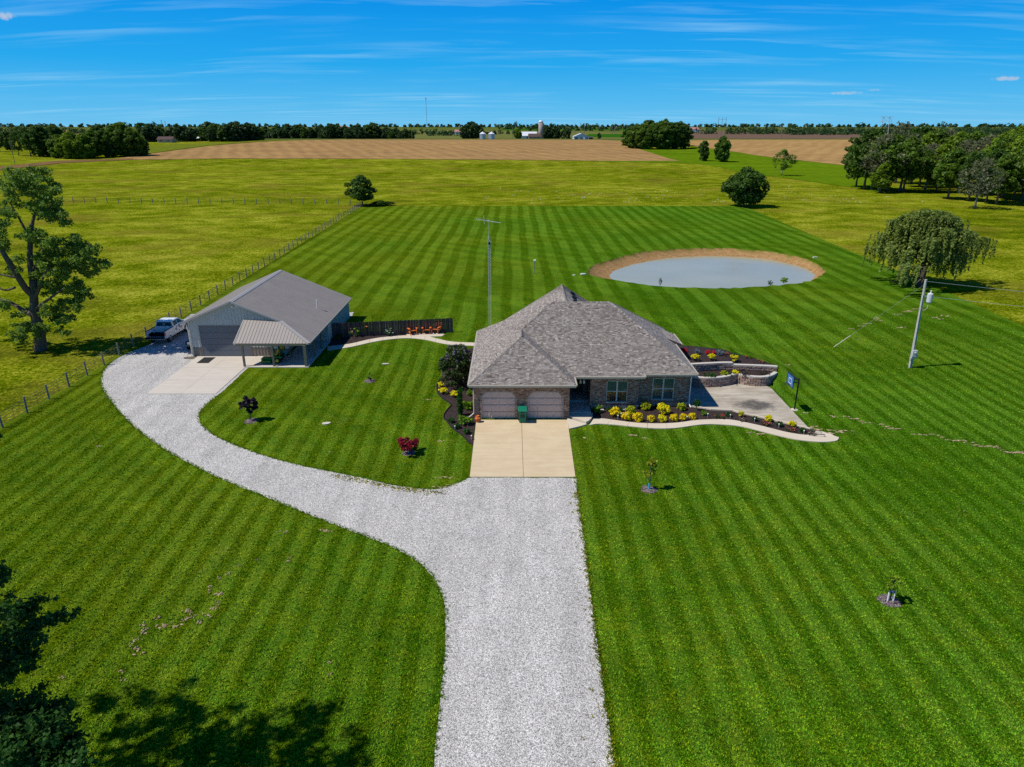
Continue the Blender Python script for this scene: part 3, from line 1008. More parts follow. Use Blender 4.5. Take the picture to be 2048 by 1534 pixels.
# bay roof at the right side
bz = EZ + .40 * (15.0 - 13.35)
roof_plane(sh, deck, [(15.0, 57.75, EZ), (15.0, 60.92, EZ), (13.35, 60.92, bz), (13.35, 57.75, bz)])
deck.face([(15.0, 57.75, EZ), (13.35, 57.75, bz), (13.35, 57.75, EZ - .1), (15.0, 57.75, EZ - .1)])
deck.face([(-1.0, 63.0, EZ), (10.2, 63.0, EZ), ridgeF])


def hip_caps(a, b, wdt=0.22):
    a, b = Vector(a), Vector(b)
    d = (b - a)
    L = d.length
    d.normalize()
    side = d.cross(Vector((0, 0, 1))).normalized()
    up = side.cross(d)
    if up.z < 0:
        up = -up
    k = int(L / .16)
    for i in range(k):
        p, q_ = a + d * (i * .16), a + d * (i * .16 + .17)
        cap.tv = min(1, max(0, rnd.gauss(.42, .18)))
        dz = up * .035
        drop = up * -.065
        r1 = up * (.012 if d.z >= 0 else 0)
        cap.face([p + side * wdt / 2 + drop + dz, q_ + side * wdt / 2 + drop + dz - r1, q_ + dz - r1 + up * .03, p + dz + up * .03])
        cap.face([p + dz + up * .03, q_ + dz - r1 + up * .03, q_ - side * wdt / 2 + drop + dz - r1, p - side * wdt / 2 + drop + dz])


for a, b in (((XL, YG, EZ), apexG), ((XG, YG, EZ), apexG), (apexG, midG), (midG, apexM), (apexM, (3.63, 55.99, apexM[2])), ((XM, YM, EZ), (3.63, 55.99, apexM[2])), ((XL, 61.84, EZ), apexM), ((XR, YR, EZ), rR), (rbR, rR), ((3.9, 56.4, ZR + .0), rR), ((4.66, 56.4, ZR), ridgeF)):
    hip_caps(a, b)
part(deck, "roof_deck", plain("roof_deck", (0.10, 0.085, 0.075), 0.9), house)
rs = part(sh, "shingles", SHINGLE, house)
rs["kind"] = "stuff"
rc = part(cap, "ridge_caps", SHINGLE, house)
rc["kind"] = "stuff"
for yy in (61.2, 59.6, 58.2):
    m = MB()
    x = 5.55
    zc = ridgeF[2] - SL * (x - 4.68)
    m.idx([(x - .2, yy - .2, zc + .16), (x + .25, yy - .2, zc - .10), (x + .25, yy + .2, zc - .10), (x - .2, yy + .2, zc + .16), (x - .16, yy - .16, zc + .34), (x + .2, yy - .16, zc + .12), (x + .2, yy + .16, zc + .12), (x - .16, yy + .16, zc + .34)],
          [(4, 5, 6, 7), (0, 1, 5, 4), (1, 2, 6, 5), (2, 3, 7, 6), (3, 0, 4, 7)])
    part(m, "roof_vent", BLACKPAINT, house)

# gutters, fascia, soffit
for name, a, b in (("gutter", (XL - .03, YG - .06), (XG + .03, YG - .06)), ("gutter", (XL - .06, YG), (XL - .06, 61.84)), ("gutter", (XG + .05, YG), (XG + .05, YM - .05)),
                   ("gutter", (XG + .05, YM - .06), (XM + .04, YM - .06)), ("gutter", (XM + .05, YM - .05), (XM + .05, YR - .04)), ("gutter", (XM + .06, YR - .06), (XR + .02, YR - .06)),
                   ("gutter", (XR + .05, YR - .05), (XR + .05, 57.72)), ("gutter", (15.05, 57.72), (15.05, 60.95))):
    m = MB()
    m.bar((a[0], a[1], EZ - .035), (b[0], b[1], EZ - .035), .11, .12)
    part(m, name, GUTTER, house)
m = MB()
m.box(XL, YG, EZ - .20, XG, YM + .3, EZ - .14)
m.box(XL, YM + .3, EZ - .21, -2.8, 61.8, EZ - .15)
m.box(XG, YM, EZ - .20, XM, YM + .55, EZ - .14)
m.box(XM, YR, EZ - .20, XR, YR + .55, EZ - .14)
m.box(13.9, YR + .55, EZ - .21, XR, 62.5, EZ - .15)
m.box(4.3, YM + .5, EZ - .205, 6.2, 52.6, EZ - .145)
part(m, "soffit", SOFFIT, house)

# walls: mortar core with separate bricks in front of it
WZ = EZ - .20
core, brk = MB(), MB()


def brick_wall(p, q_, z0, z1, nrm, skip=lambda s_, z: False):
    """Running-bond bricks on the outside of a wall from p to q_."""
    p, q_ = Vector((*p, 0)), Vector((*q_, 0))
    L = (q_ - p).length
    d = (q_ - p).normalized()
    nn = Vector((*nrm, 0))
    row, z = 0, z0
    while z + .06 < z1:
        s_ = -(.11 if row % 2 else 0)
        while s_ < L:
            a, b = max(0, s_ + .006), min(L, s_ + .214)
            if b - a > .03 and not skip((a + b) / 2, z + .035):
                dep = .022 + rnd.uniform(0, .012)
                brk.tv = min(1, max(0, rnd.gauss(.46, .25)))
                A, B = p + d * a, p + d * b
                o_ = nn * dep
                V = [A + o_ + Vector((0, 0, z + .005)), B + o_ + Vector((0, 0, z + .005)), B + o_ + Vector((0, 0, z + .068)), A + o_ + Vector((0, 0, z + .068)),
                     A + Vector((0, 0, z + .005)), B + Vector((0, 0, z + .005)), B + Vector((0, 0, z + .068)), A + Vector((0, 0, z + .068))]
                brk.idx(V, [(0, 1, 2, 3), (3, 2, 6, 7), (0, 4, 5, 1), (0, 3, 7, 4), (1, 5, 6, 2)])
            s_ += .22
        z += .075
        row += 1


GX0, GX1, GY = -2.83, 4.32, 47.89
DH = 2.26
doors = ((-2.36, 0.36), (1.18, 3.88))
# garage front
xs = [GX0, doors[0][0], doors[0][1], doors[1][0], doors[1][1], GX1]
for a, b in ((0, 1), (2, 3), (4, 5)):
    core.box(xs[a], GY, 0, xs[b], GY + .25, WZ)
for dx0, dx1 in doors:
    core.box(dx0, GY, DH, dx1, GY + .25, WZ)
    for s_, e in ((dx0, 1), (dx1, -1)):
        core.idx([(s_, GY, DH), (s_, GY, DH - .42), (s_ + e * .42, GY, DH), (s_, GY + .25, DH), (s_, GY + .25, DH - .42), (s_ + e * .42, GY + .25, DH)], [(0, 1, 2), (3, 5, 4), (1, 4, 5, 2)])


def gskip(s_, z):
    x = GX0 + s_
    if x < GX0 + .36 and z < 1.75:
        return True
    for a, b in doors:
        if a < x < b and z < DH:
            return z < DH - .42 or min(x - a, b - x) > (z - (DH - .42))
    return False


brick_wall((GX0, GY), (GX1, GY), .08, WZ - .22, (0, -1), gskip)
# soldier course over the doors
x = GX0
while x < GX1 - .05:
    brk.tv = min(1, max(0, rnd.gauss(.4, .2)))
    brk.box(x + .005, GY - .032, WZ - .215, x + .066, GY, WZ - .005)
    x += .073
core.box(GX0, GY + .25, 0, GX0 + .25, 61.4, WZ)
brick_wall((GX0, 61.4), (GX0, GY), .08, WZ, (-1, 0))
core.box(GX1 - .25, GY + .25, 0, GX1, 52.5, WZ)
brick_wall((GX1, GY), (GX1, 52.5), .25, WZ, (1, 0))
core.box(GX1, 52.5, 0, 6.13, 52.7, WZ)
X2, X3 = 6.13, 9.92
Y2, Y3 = 49.85, 50.42
win2 = (7.42, 9.03, .62, 2.38)
win3 = (11.13, 12.80, .62, 2.38)
for (xa, xb, Yw, wn) in ((X2, X3, Y2, win2), (X3, 14.0, Y3, win3)):
    core.box(xa, Yw, 0, wn[0], Yw + .25, WZ)
    core.box(wn[1], Yw, 0, xb, Yw + .25, WZ)
    core.box(wn[0], Yw, 0, wn[1], Yw + .25, wn[2])
    core.box(wn[0], Yw, wn[3], wn[1], Yw + .25, WZ)
    brick_wall((xa, Yw), (xb, Yw), .36, WZ, (0, -1), lambda s_, z, xa=xa, wn=wn: wn[0] - .02 < xa + s_ < wn[1] + .02 and wn[2] < z < wn[3])
core.box(X2, Y2 + .25, 0, X2 + .25, 52.5, WZ)
core.box(13.75, Y3 + .25, 0, 14.0, 61.8, WZ)
brick_wall((14.0, Y3), (14.0, 57.9), .1, WZ, (1, 0))
core.box(14.0, 58.2, 0, 14.55, 60.5, WZ)
core.box(GX0, 61.4, 0, 14.0, 61.65, WZ)
part(core, "wall", MORTAR, house)
bo = part(brk, "bricks", BRICK, house)
bo["kind"] = "stuff"
# projecting ledge of pale bricks at the foot of the front wall
m = MB()
for xa, xb, Yw in ((X2 + .1, X3, Y2), (X3 + .05, 14.0, Y3)):
    x = xa
    while x < xb - .1:
        m.tv = min(1, max(.3, rnd.gauss(.85, .2)))
        m.box(x, Yw - .085, .05, min(xb, x + .205), Yw - .001, .355)
        x += .215
led = part(m, "water_table_bricks", BRICK, house)
led["kind"] = "stuff"
QB = plain("quoin_stone", (0.155, 0.12, 0.10), 0.95, var=0.5, scale=12, bump=1.0, bscale=25)
for k in range(8):
    m = MB()
    wq = .33 if k % 2 else .40
    m.box(GX0 - .045, GY - .05, .03 + k * .215, GX0 - .04 + wq, GY, .03 + k * .215 + .20, .02)
    part(m, "quoin_block", QB, house)
for k in range(3):
    m = MB()
    m.box(3.98, GY - .05, .03 + k * .215, GX1 + .04, GY, .03 + k * .215 + .20, .02)
    part(m, "quoin_block", QB, house)
for xq, Yw in ((X3 - .32, Y2), (13.62, Y3)):
    m = MB()
    m.box(xq, Yw - .12, .22, xq + .40, Yw - .0, .40, .015)
    part(m, "corner_stone", plain("pale_corner_stone", (0.46, 0.40, 0.37), 0.9, var=0.2), house)

# garage doors
for dx0, dx1 in doors:
    m = MB()
    Yd = GY + .10
    ch = .42
    m.face([(dx0, Yd, .02), (dx1, Yd, .02), (dx1, Yd, DH - ch), (dx1 - ch, Yd, DH), (dx0 + ch, Yd, DH), (dx0, Yd, DH - ch)])
    m.box(dx0 + .02, Yd + .01, .02, dx1 - .02, Yd + .05, DH - .5)
    gd = part(m, "garage_door", GDOOR, house)
    for r_ in range(4):
        za, zb = .05 + r_ * .555, .05 + (r_ + 1) * .555
        for c_ in range(4):
            pw = (dx1 - dx0 - .16) / 4
            xa = dx0 + .08 + c_ * pw
            zt = min(zb - .06, DH - .07)
            poly = [(xa + .05, za + .05), (xa + pw - .05, za + .05), (xa + pw - .05, zt), (xa + .05, zt)]
            poly = clip_poly(poly, [(-1, 1, DH - ch - dx0 - .09), (1, 1, DH - ch + dx1 - .09)])
            if not poly:
                continue
            m = MB()
            cxp, czp = sum(p[0] for p in poly) / len(poly), sum(p[1] for p in poly) / len(poly)
            inn = [(cxp + (p[0] - cxp) * .90, czp + (p[1] - czp) * .84) for p in poly]
            k = len(poly)
            m.idx([(p[0], Yd - .003, p[1]) for p in poly] + [(p[0], Yd - .022, p[1]) for p in inn], [(i, (i + 1) % k, k + (i + 1) % k, k + i) for i in range(k)] + [tuple(range(k, 2 * k))])
            part(m, "door_panel", GDOOR, house, gd)
    m = MB()
    for r_ in range(1, 4):
        z0 = .03 + r_ * .555
        lim = 0 if z0 < DH - ch else z0 - DH + ch
        m.box(dx0 + .03 + lim, Yd - .012, z0 - .010, dx1 - .03 - lim, Yd - .001, z0 + .010)
    part(m, "section_joint", plain("door_joint", (0.10, 0.08, 0.075), 0.7), house, gd)
    m = MB()
    out = [(dx0, 0), (dx0, DH - ch), (dx0 + ch, DH), (dx1 - ch, DH), (dx1, DH - ch), (dx1, 0)]
    for a, b in zip(out, out[1:]):
        m.bar((a[0], GY + .02, a[1]), (b[0], GY + .02, b[1]), .085, .085, up=(0, 1, 0))
    part(m, "door_casing", plain("taupe_casing", (0.36, 0.31, 0.26), 0.6), house, gd)

# windows
for wn, Yw in ((win2, Y2), (win3, Y3)):
    xa, xb, za, zb = wn
    m = MB()
    for a, b in (((xa, za), (xa, zb)), ((xb, za), (xb, zb)), ((xa, zb), (xb, zb)), ((xa, za), (xb, za))):
        m.bar((a[0], Yw + .03, a[1]), (b[0], Yw + .03, b[1]), .07, .07, up=(0, 1, 0))
    wf = part(m, "window", TRIM, house)
    xm = (xa + xb) / 2
    m = MB()
    m.box(xm - .055, Yw - .01, za, xm + .055, Yw + .07, zb)
    part(m, "mullion", TRIM, house, wf)
    zm = za + (zb - za) * .5
    for s_ in (0, 1):
        x0, x1 = (xa + .03, xm - .055) if s_ == 0 else (xm + .055, xb - .03)
        m = MB()
        m.box(x0, Yw + .02, zm - .03, x1, Yw + .065, zm + .03)
        part(m, "meeting_rail", TRIM, house, wf)
        m = MB()
        m.box(x0, Yw + .06, zm, x1, Yw + .08, zb)
        part(m, "pane", BLIND, house, wf)
        m = MB()
        m.box(x0, Yw + .075, za, x1, Yw + .095, zm)
        part(m, "pane", GLASSDK if Yw == Y2 else BLIND, house, wf)
        m = MB()
        for k in range(1, 4):
            xx = x0 + (x1 - x0) * k / 4
            m.box(xx - .006, Yw + .056, za, xx + .006, Yw + .059, zb)
        m.box(x0, Yw + .056, za + (zm - za) * .5 - .006, x1, Yw + .059, za + (zm - za) * .5 + .006)
        m.box(x0, Yw + .056, zm + (zb - zm) * .5 - .006, x1, Yw + .059, zm + (zb - zm) * .5 + .006)
        part(m, "grille_bar", plain("grille", (0.14, 0.15, 0.14), 0.6), house, wf)
    m = MB()
    m.box(xa - .05, Yw - .07, za - .07, xb + .05, Yw + .03, za - .012)
    part(m, "sill", TRIM, house, wf)

# entry porch
m = MB()
m.box(4.34, 48.55, 0, 6.12, 50.6, .30, .02)
part(m, "porch_slab", concrete("porch_concrete", (0.42, 0.40, 0.37), .3, seed=6), house)
m = MB()
m.box(4.34, 50.6, 0, 6.12, 52.5, .44, .02)
part(m, "porch_slab", concrete("porch_concrete", (0.42, 0.40, 0.37), .3, seed=6), house)
m = MB()
m.box(4.9, 52.44, .44, 5.85, 52.5, 2.5)
fd = part(m, "front_door", plain("dark_door", (0.06, 0.032, 0.022), .5), house)
m = MB()
m.lathe([(.0, -.03), (.03, -.02), (.03, .02), (.0, .03)], (5.02, 52.40, 1.4), 8)
part(m, "handle", STEEL, house, fd)
for xx in (5.35, 5.62):
    m = MB()
    m.lathe([(.02, .45), (.02, .22), (.075, .2), (.085, 0), (.04, -.06)], (xx, 49.9, 2.2), 8)
    part(m, "porch_lantern", TRIM, house)
# downspouts
for x, y, ex, ey in ((GX0 - .10, GY + .35, -.42, -.25), (14.08, Y3 - .12, .12, -.28)):
    m = MB()
    m.tube([(x, y, WZ), (x, y, .35), (x + ex * .5, y + ey * .5, .18), (x + ex, y + ey, .08)], .045, 6)
    part(m, "downspout", WHITE if x > 5 else TRIM, house)

# ---------------------------------------------------------------- steel-clad shed with porch
shed = thing("steel_shed", "grey ribbed steel shed with taupe metal roof and corner porch", "shed", (-25, 69, 0))


def ribbed(name, pts, mat_, th, pitch=.307, panel=.921, rib=.05, rw=.075, parent=None, flip=None):
    """Sheet-metal panels with raised ribs, each panel a part. pts[0]-pts[1] is the base line; ribs run across it."""
    P = [Vector(p) for p in pts]
    o = P[0]
    ux = (P[1] - P[0]).normalized()
    nrm = Vector((0, 0, 0))
    for i in range(1, len(P) - 1):
        nrm += (P[i] - o).cross(P[i + 1] - o)
    nrm.normalize()
    want = Vector(flip) if flip else Vector((0, 0, 1))
    if nrm.dot(want) < 0:
        nrm = -nrm
    vy = nrm.cross(ux)
    flat = [((p - o).dot(ux), (p - o).dot(vy)) for p in P]
    area = sum(flat[i][0] * flat[(i + 1) % len(flat)][1] - flat[(i + 1) % len(flat)][0] * flat[i][1] for i in range(len(flat)))
    if area < 0:
        flat.reverse()
    planes = []
    for i in range(len(flat)):
        p, q_ = flat[i], flat[(i + 1) % len(flat)]
        a, b = q_[1] - p[1], -(q_[0] - p[0])
        planes.append((a, b, a * p[0] + b * p[1]))
    vmin, vmax = min(f[1] for f in flat) - .1, max(f[1] for f in flat) + .1
    umin, umax = min(f[0] for f in flat), max(f[0] for f in flat)
    W = lambda a, b, h: o + ux * a + vy * b + nrm * h
    uu = umin
    while uu < umax - .01:
        m = MB()
        ue = min(uu + panel, umax)
        cl = clip_poly([(uu, vmin), (ue, vmin), (ue, vmax), (uu, vmax)], planes)
        if cl:
            lift = rnd.uniform(0, .003)
            m.face([W(a, b, lift) for a, b in cl])
            r_ = uu + pitch / 2
            while r_ < ue:
                rc_ = clip_poly([(r_ - rw / 2, vmin), (r_ + rw / 2, vmin), (r_ + rw / 2, vmax), (r_ - rw / 2, vmax)], planes)
                if len(rc_) >= 4:
                    lo = [min((b for a, b in rc_ if (a < r_) == s_), default=0) for s_ in (True, False)]
                    hi = [max((b for a, b in rc_ if (a < r_) == s_), default=0) for s_ in (True, False)]
                    A0, A1 = W(r_ - rw / 2, lo[0], lift), W(r_ - rw / 2, hi[0], lift)
                    B0, B1 = W(r_ + rw / 2, lo[1], lift), W(r_ + rw / 2, hi[1], lift)
                    t0, t1 = W(r_ - rw / 4, lo[0], rib), W(r_ - rw / 4, hi[0], rib)
                    u0, u1 = W(r_ + rw / 4, lo[1], rib), W(r_ + rw / 4, hi[1], rib)
                    m.idx([A0, A1, B0, B1, t0, t1, u0, u1], [(0, 4, 5, 1), (4, 6, 7, 5), (6, 2, 3, 7), (0, 2, 6, 4)])
                r_ += pitch
            part(m, name, mat_, th, parent)
        uu = ue


SY0, SY1, SF = 62.62, 77.6, 63.05
RX, RZ_, SSL = -26.5, 5.55, 0.42
sz = lambda x: RZ_ - SSL * abs(x - RX)
LEx, REx = -31.38, -18.65
PY = 60.0
hipT = (-21.92, SY0, sz(-21.92))
pe = sz(REx)
ribbed("roof_panel", [(RX, SY0, RZ_), (LEx, SY0, sz(LEx)), (LEx, SY1, sz(LEx)), (RX, SY1, RZ_)][1:] + [(RX, SY0, RZ_)], ROOFMETAL, shed)
ribbed("roof_panel", [(REx, SY0, pe), (REx, SY1, pe), (RX, SY1, RZ_), (RX, SY0, RZ_)], ROOFMETAL, shed)
ribbed("roof_panel", [(REx, PY, pe), (REx, SY0, pe), hipT], ROOFMETAL, shed)
pzt = sz(-21.92)
ribbed("roof_panel", [(-25.62, PY, pe), (REx, PY, pe), hipT, (-25.5, SY0 + .25, pzt + .13)], ROOFMETAL, shed, rib=.03)
m = MB()
for sx in (-1, 1):
    m.idx([(RX, SY0 - .03, RZ_ + .06), (RX, SY1, RZ_ + .06), (RX + sx * .24, SY1, RZ_ - .045), (RX + sx * .24, SY0 - .03, RZ_ - .045), (RX + sx * .24, SY0 - .03, RZ_ - .10), (RX + sx * .24, SY1, RZ_ - .10), (RX, SY0 - .03, RZ_ - .02)], [(0, 1, 2, 3), (3, 2, 5, 4), (0, 3, 4, 6)])
part(m, "ridge_cap", ROOFTRIM, shed)
for nm, a, b, wx, wz, dz in (("hip_cap", (REx, PY, pe), hipT, .34, .03, .04),
                             ("rake_trim", (LEx, SY0, sz(LEx)), (RX, SY0, RZ_), .09, .16, -.04), ("rake_trim", (RX, SY0, RZ_), hipT, .09, .16, -.04),
                             ("rake_trim", (LEx, SY1, sz(LEx)), (RX, SY1, RZ_), .09, .16, -.04), ("rake_trim", (RX, SY1, RZ_), (REx, SY1, pe), .09, .16, -.04),
                             ("eave_trim", (LEx, SY0, sz(LEx)), (LEx, SY1, sz(LEx)), .08, .14, -.05), ("eave_trim", (REx, PY, pe), (REx, SY1, pe), .08, .12, -.05),
                             ("eave_trim", (-25.62, PY, pe), (REx, PY, pe), .09, .12, -.05), ("rake_trim", (-25.62, PY, pe), (-25.5, SY0 + .25, pzt + .13), .07, .10, -.02)):
    m = MB()
    m.bar((a[0], a[1], a[2] + dz), (b[0], b[1], b[2] + dz), wx, wz)
    part(m, nm, ROOFTRIM, shed)
SWL, SWR = -30.96, -22.15
DX0, DX1, DZ = -29.95, -25.35, 3.02
wain = .88
# front wall: steel core, ribbed panels, wainscot
m = MB()
m.idx([(SWL, SF + .03, 0), (SWR, SF + .03, 0), (SWR, SF + .03, sz(SWR) - .05), (RX, SF + .03, RZ_ - .05), (SWL, SF + .03, sz(SWL) - .05),
       (SWL, SY1 - .3, 0), (SWR, SY1 - .3, 0), (SWR, SY1 - .3, sz(SWR) - .05), (RX, SY1 - .3, RZ_ - .05), (SWL, SY1 - .3, sz(SWL) - .05)],
      [(0, 1, 2, 3, 4), (9, 8, 7, 6, 5), (0, 4, 9, 5), (1, 6, 7, 2)])
part(m, "wall", SIDING, shed)
fl = (0, -1, 0)
ribbed("siding_panel", [(SWL, SF, wain), (DX0, SF, wain), (DX0, SF, sz(DX0) - .06), (SWL, SF, sz(SWL) - .06)], SIDING, shed, flip=fl, rib=.03)
ribbed("siding_panel", [(DX0, SF, DZ), (DX1, SF, DZ), (DX1, SF, sz(DX1) - .06), (RX, SF, RZ_ - .06), (DX0, SF, sz(DX0) - .06)], SIDING, shed, flip=fl, rib=.03)
ribbed("siding_panel", [(DX1, SF, wain), (SWR, SF, wain), (SWR, SF, sz(SWR) - .06), (DX1, SF, sz(DX1) - .06)], SIDING, shed, flip=fl, rib=.03)
ribbed("wainscot_panel", [(SWL, SF - .004, .04), (DX0, SF - .004, .04), (DX0, SF - .004, wain), (SWL, SF - .004, wain)], SIDEDK, shed, flip=fl, rib=.03)
ribbed("wainscot_panel", [(DX1, SF - .004, .04), (SWR, SF - .004, .04), (SWR, SF - .004, wain), (DX1, SF - .004, wain)], SIDEDK, shed, flip=fl, rib=.03)
ribbed("siding_panel", [(SWL - .01, SY1 - .3, wain), (SWL - .01, SF, wain), (SWL - .01, SF, sz(SWL) - .1), (SWL - .01, SY1 - .3, sz(SWL) - .1)], SIDING, shed, flip=(-1, 0, 0))
ribbed("wainscot_panel", [(SWL - .014, SY1 - .3, .04), (SWL - .014, SF, .04), (SWL - .014, SF, wain), (SWL - .014, SY1 - .3, wain)], SIDEDK, shed, flip=(-1, 0, 0))
m = MB()
m.box(SWL - .04, SF - .05, 0, SWL + .09, SF + .03, sz(SWL) - .02)
part(m, "corner_trim", TRIM, shed)
m = MB()
m.box(SWL + .05, SF - .035, wain - .02, DX0 - .08, SF - .006, wain + .03)
m.box(DX1 + .08, SF - .035, wain - .02, SWR, SF - .006, wain + .03)
part(m, "wainscot_rail", plain("taupe_trim", (0.10, 0.085, 0.075), .5), shed)
m = MB()
m.box(DX0 - .08, SF - .045, 0, DX0, SF - .002, DZ + .09)
m.box(DX1, SF - .045, 0, DX1 + .08, SF - .002, DZ + .09)
m.box(DX0, SF - .045, DZ, DX1, SF - .002, DZ + .09)
part(m, "door_trim", SIDEDK, shed)
m = MB()
m.box(DX0, SF - .006, .02, DX1, SF + .02, DZ)
od = part(m, "overhead_door", GDOOR2, shed)
for r_ in range(5):
    m = MB()
    z0, z1 = .04 + r_ * .595, .04 + (r_ + 1) * .595 - .025
    m.box(DX0 + .03, SF - .03, z0, DX1 - .03, SF - .007, z1)
    dp = part(m, "door_panel", GDOOR2, shed, od)
# porch side: enclosed room at the back of the porch
ribbed("siding_panel", [(-18.98, 67.9, .1), (-18.98, SY1 - .3, .1), (-18.98, SY1 - .3, sz(-18.98) - .06), (-18.98, 67.9, sz(-18.98) - .06)], SIDING, shed, flip=(1, 0, 0))
ribbed("siding_panel", [(-22.1, 67.9, .1), (-18.98, 67.9, .1), (-18.98, 67.9, sz(-18.98) - .06), (-22.1, 67.9, sz(-22.1) - .06)], SIDING, shed, flip=fl)
m = MB()
m.idx([(-19.0, 67.92, 0), (-19.0, SY1 - .3, 0), (-19.0, SY1 - .3, 2.3), (-19.0, 67.92, 2.3), (-22.1, 67.92, 0), (-22.1, 67.92, 3.5), (-22.1, SY1 - .3, 0), (-22.1, SY1 - .3, 3.5)], [(0, 1, 2, 3), (4, 0, 3, 5), (1, 6, 7, 2)])
part(m, "wall", SIDING, shed)
for y in (67.9, 72.0):
    m = MB()
    m.box(-19.02, y - .05, 0, -18.93, y + .05, 2.28)
    part(m, "corner_trim", TRIM, shed)
# porch posts, beam and braces
PZ = pe - .14
posts = [(-24.85, 59.95), (-22.1, 59.95), (-19.1, 59.95), (-19.1, 62.7), (-19.1, 65.4)]
for i, (x, y) in enumerate(posts):
    m = MB()
    s_ = .085 if i != 2 else .13
    m.box(x - s_, y - s_, .05, x + s_, y + s_, PZ)
    pp = part(m, "porch_post", PORCHWOOD, shed)
m = MB()
m.bar((-25.4, 59.95, PZ + .05), (-19.0, 59.95, PZ + .05), .12, .2)
part(m, "porch_beam", PORCHWOOD, shed)
m = MB()
m.bar((-19.1, 60, PZ + .05), (-19.1, 67.9, PZ + .05), .12, .2)
part(m, "porch_beam", PORCHWOOD, shed)
for a, b in (((-19.1, 62.7, 1.1), (-19.1, 62.0, PZ)), ((-19.55, 62.6, .1), (-19.15, 62.7, 1.1))):
    m = MB()
    m.bar(a, b, .08)
    part(m, "brace", PORCHWOOD, shed)
m = MB()
m.tube([(-20.45, 69.9, sz(-20.45) - .1), (-20.45, 69.9, sz(-20.45) + .95)], .06, 8)
part(m, "vent_pipe", WHITE, shed)
for dx_ in (-.22, .22):
    m = MB()
    m.lathe([(.02, 0), (.09, -.02), (.10, -.16), (.03, -.18)], (RX + .25 + dx_, SF - .14, RZ_ - .42), 8)
    part(m, "floodlight", WHITE, shed)
m = MB()
m.tube([(-31.1, SF - .2, sz(LEx) - .12), (-31.02, SF - .12, 2.9), (-31.02, SF - .1, .3), (-31.1, SF - .3, .06)], .045, 6)
part(m, "downspout", TRIM, shed)

# things under and around the shed
def tag_mb(mb, name, mat_, label, cat, group=None, smooth=False, base=None):
    """A thing that is a single mesh; its origin is put at its base."""
    xs_, ys_, zs_ = zip(*mb.v)
    b = base or ((min(xs_) + max(xs_)) / 2, (min(ys_) + max(ys_)) / 2, min(zs_))
    o = link(name, mb.mesh(name, b, smooth), mat_)
    o.location = b
    return tag(o, label, cat, group)


m = MB()
m.box(-29.75, 60.9, .042, -28.65, 62.6, .06)
tag_mb(m, "door_mat", BLACK, "black rubber mat lying on the corner of the pale concrete apron", "mat")
m = MB()
r2 = random.Random(3)
ol = [(-31.0 + math.cos(a) * .75 * r2.uniform(.7, 1.1), 62.55 + math.sin(a) * .4 * r2.uniform(.7, 1.2)) for a in [k * math.pi / 7 for k in range(14)]]
m.prism(ol, .01, .035)
tag_mb(m, "scrap_mat", plain("mottled_brown", (0.13, 0.10, 0.075), .95, var=.6, scale=5, bump=.8), "mottled brown scrap of matting on gravel at the shed corner", "mat")


def mower(x, y, rz):
    t = thing("ride_on_mower", "green and yellow ride-on mower parked under the shed porch", "mower", (x, y, .07), rz)

    def w_(bx, by, r, wd):
        m = MB()
        a = [(bx, by - wd / 2, r), (bx, by + wd / 2, r)]
        m.tube([(bx, by - wd / 2, r), (bx, by - wd / 2 + .03, r), (bx, by + wd / 2 - .03, r), (bx, by + wd / 2, r)], [r * .86, r, r, r * .86], 14)
        wl_ = link("wheel", m.mesh("wheel"), BLACK, t)
        m = MB()
        m.tube([(bx, by - wd / 2 - .012, r), (bx, by + wd / 2 + .012, r)], r * .58, 12)
        link("rim", m.mesh("rim"), TRACTORY, wl_)
    for sy in (-.5, .5):
        w_(-.55, sy, .27, .28)
        w_(.85, sy * .9, .17, .14)
    m = MB()
    m.box(-.95, -.32, .3, -.2, .32, .72, .06)
    link("engine_cover", m.mesh("engine_cover"), BLACKPAINT, t)
    m = MB()
    m.box(-.3, -.38, .3, 1.05, .38, .42, .04)
    m.bar((.9, -.42, .22), (.9, .42, .22), .1)
    link("frame", m.mesh("frame"), TRACTORG, t)
    m = MB()
    m.prism([(.05, -.75), (.75, -.75), (.85, -.4), (.85, .4), (.75, .75), (.05, .75)], .12, .28)
    link("mower_deck", m.mesh("mower_deck"), TRACTORG, t)
    for sy in (-.42, .42):
        m = MB()
        m.box(-.95, sy - .12, .5, -.1, sy + .12, .66, .05)
        link("fender", m.mesh("fender"), TRACTORG, t)
    m = MB()
    m.box(-.45, -.26, .66, .12, .26, .78, .04)
    m.idx([(-.5, -.25, .72), (-.5, .25, .72), (-.62, .22, 1.25), (-.62, -.22, 1.25), (-.4, -.25, .74), (-.4, .25, .74), (-.53, .22, 1.25), (-.53, -.22, 1.25)], [(0, 1, 2, 3), (4, 7, 6, 5), (3, 2, 6, 7), (0, 3, 7, 4), (1, 5, 6, 2)])
    link("seat", m.mesh("seat"), TRACTORY, t)
    for sy in (-.34, .34):
        m = MB()
        m.tube([(.05, sy, .5), (.12, sy, 1.0), (.30, sy * .5, 1.08)], .02, 6)
        link("steering_lever", m.mesh("steering_lever"), BLACKPAINT, t)
    m = MB()
    m.tube([(-.75, -.45, .6), (-.85, -.45, 1.35), (-.85, -.3, 1.6), (-.85, .3, 1.6), (-.85, .45, 1.35), (-.75, .45, .6)], .03, 6)
    link("roll_bar", m.mesh("roll_bar"), TRACTORG, t)
    return t


mower(-22.6, 61.3, math.pi)
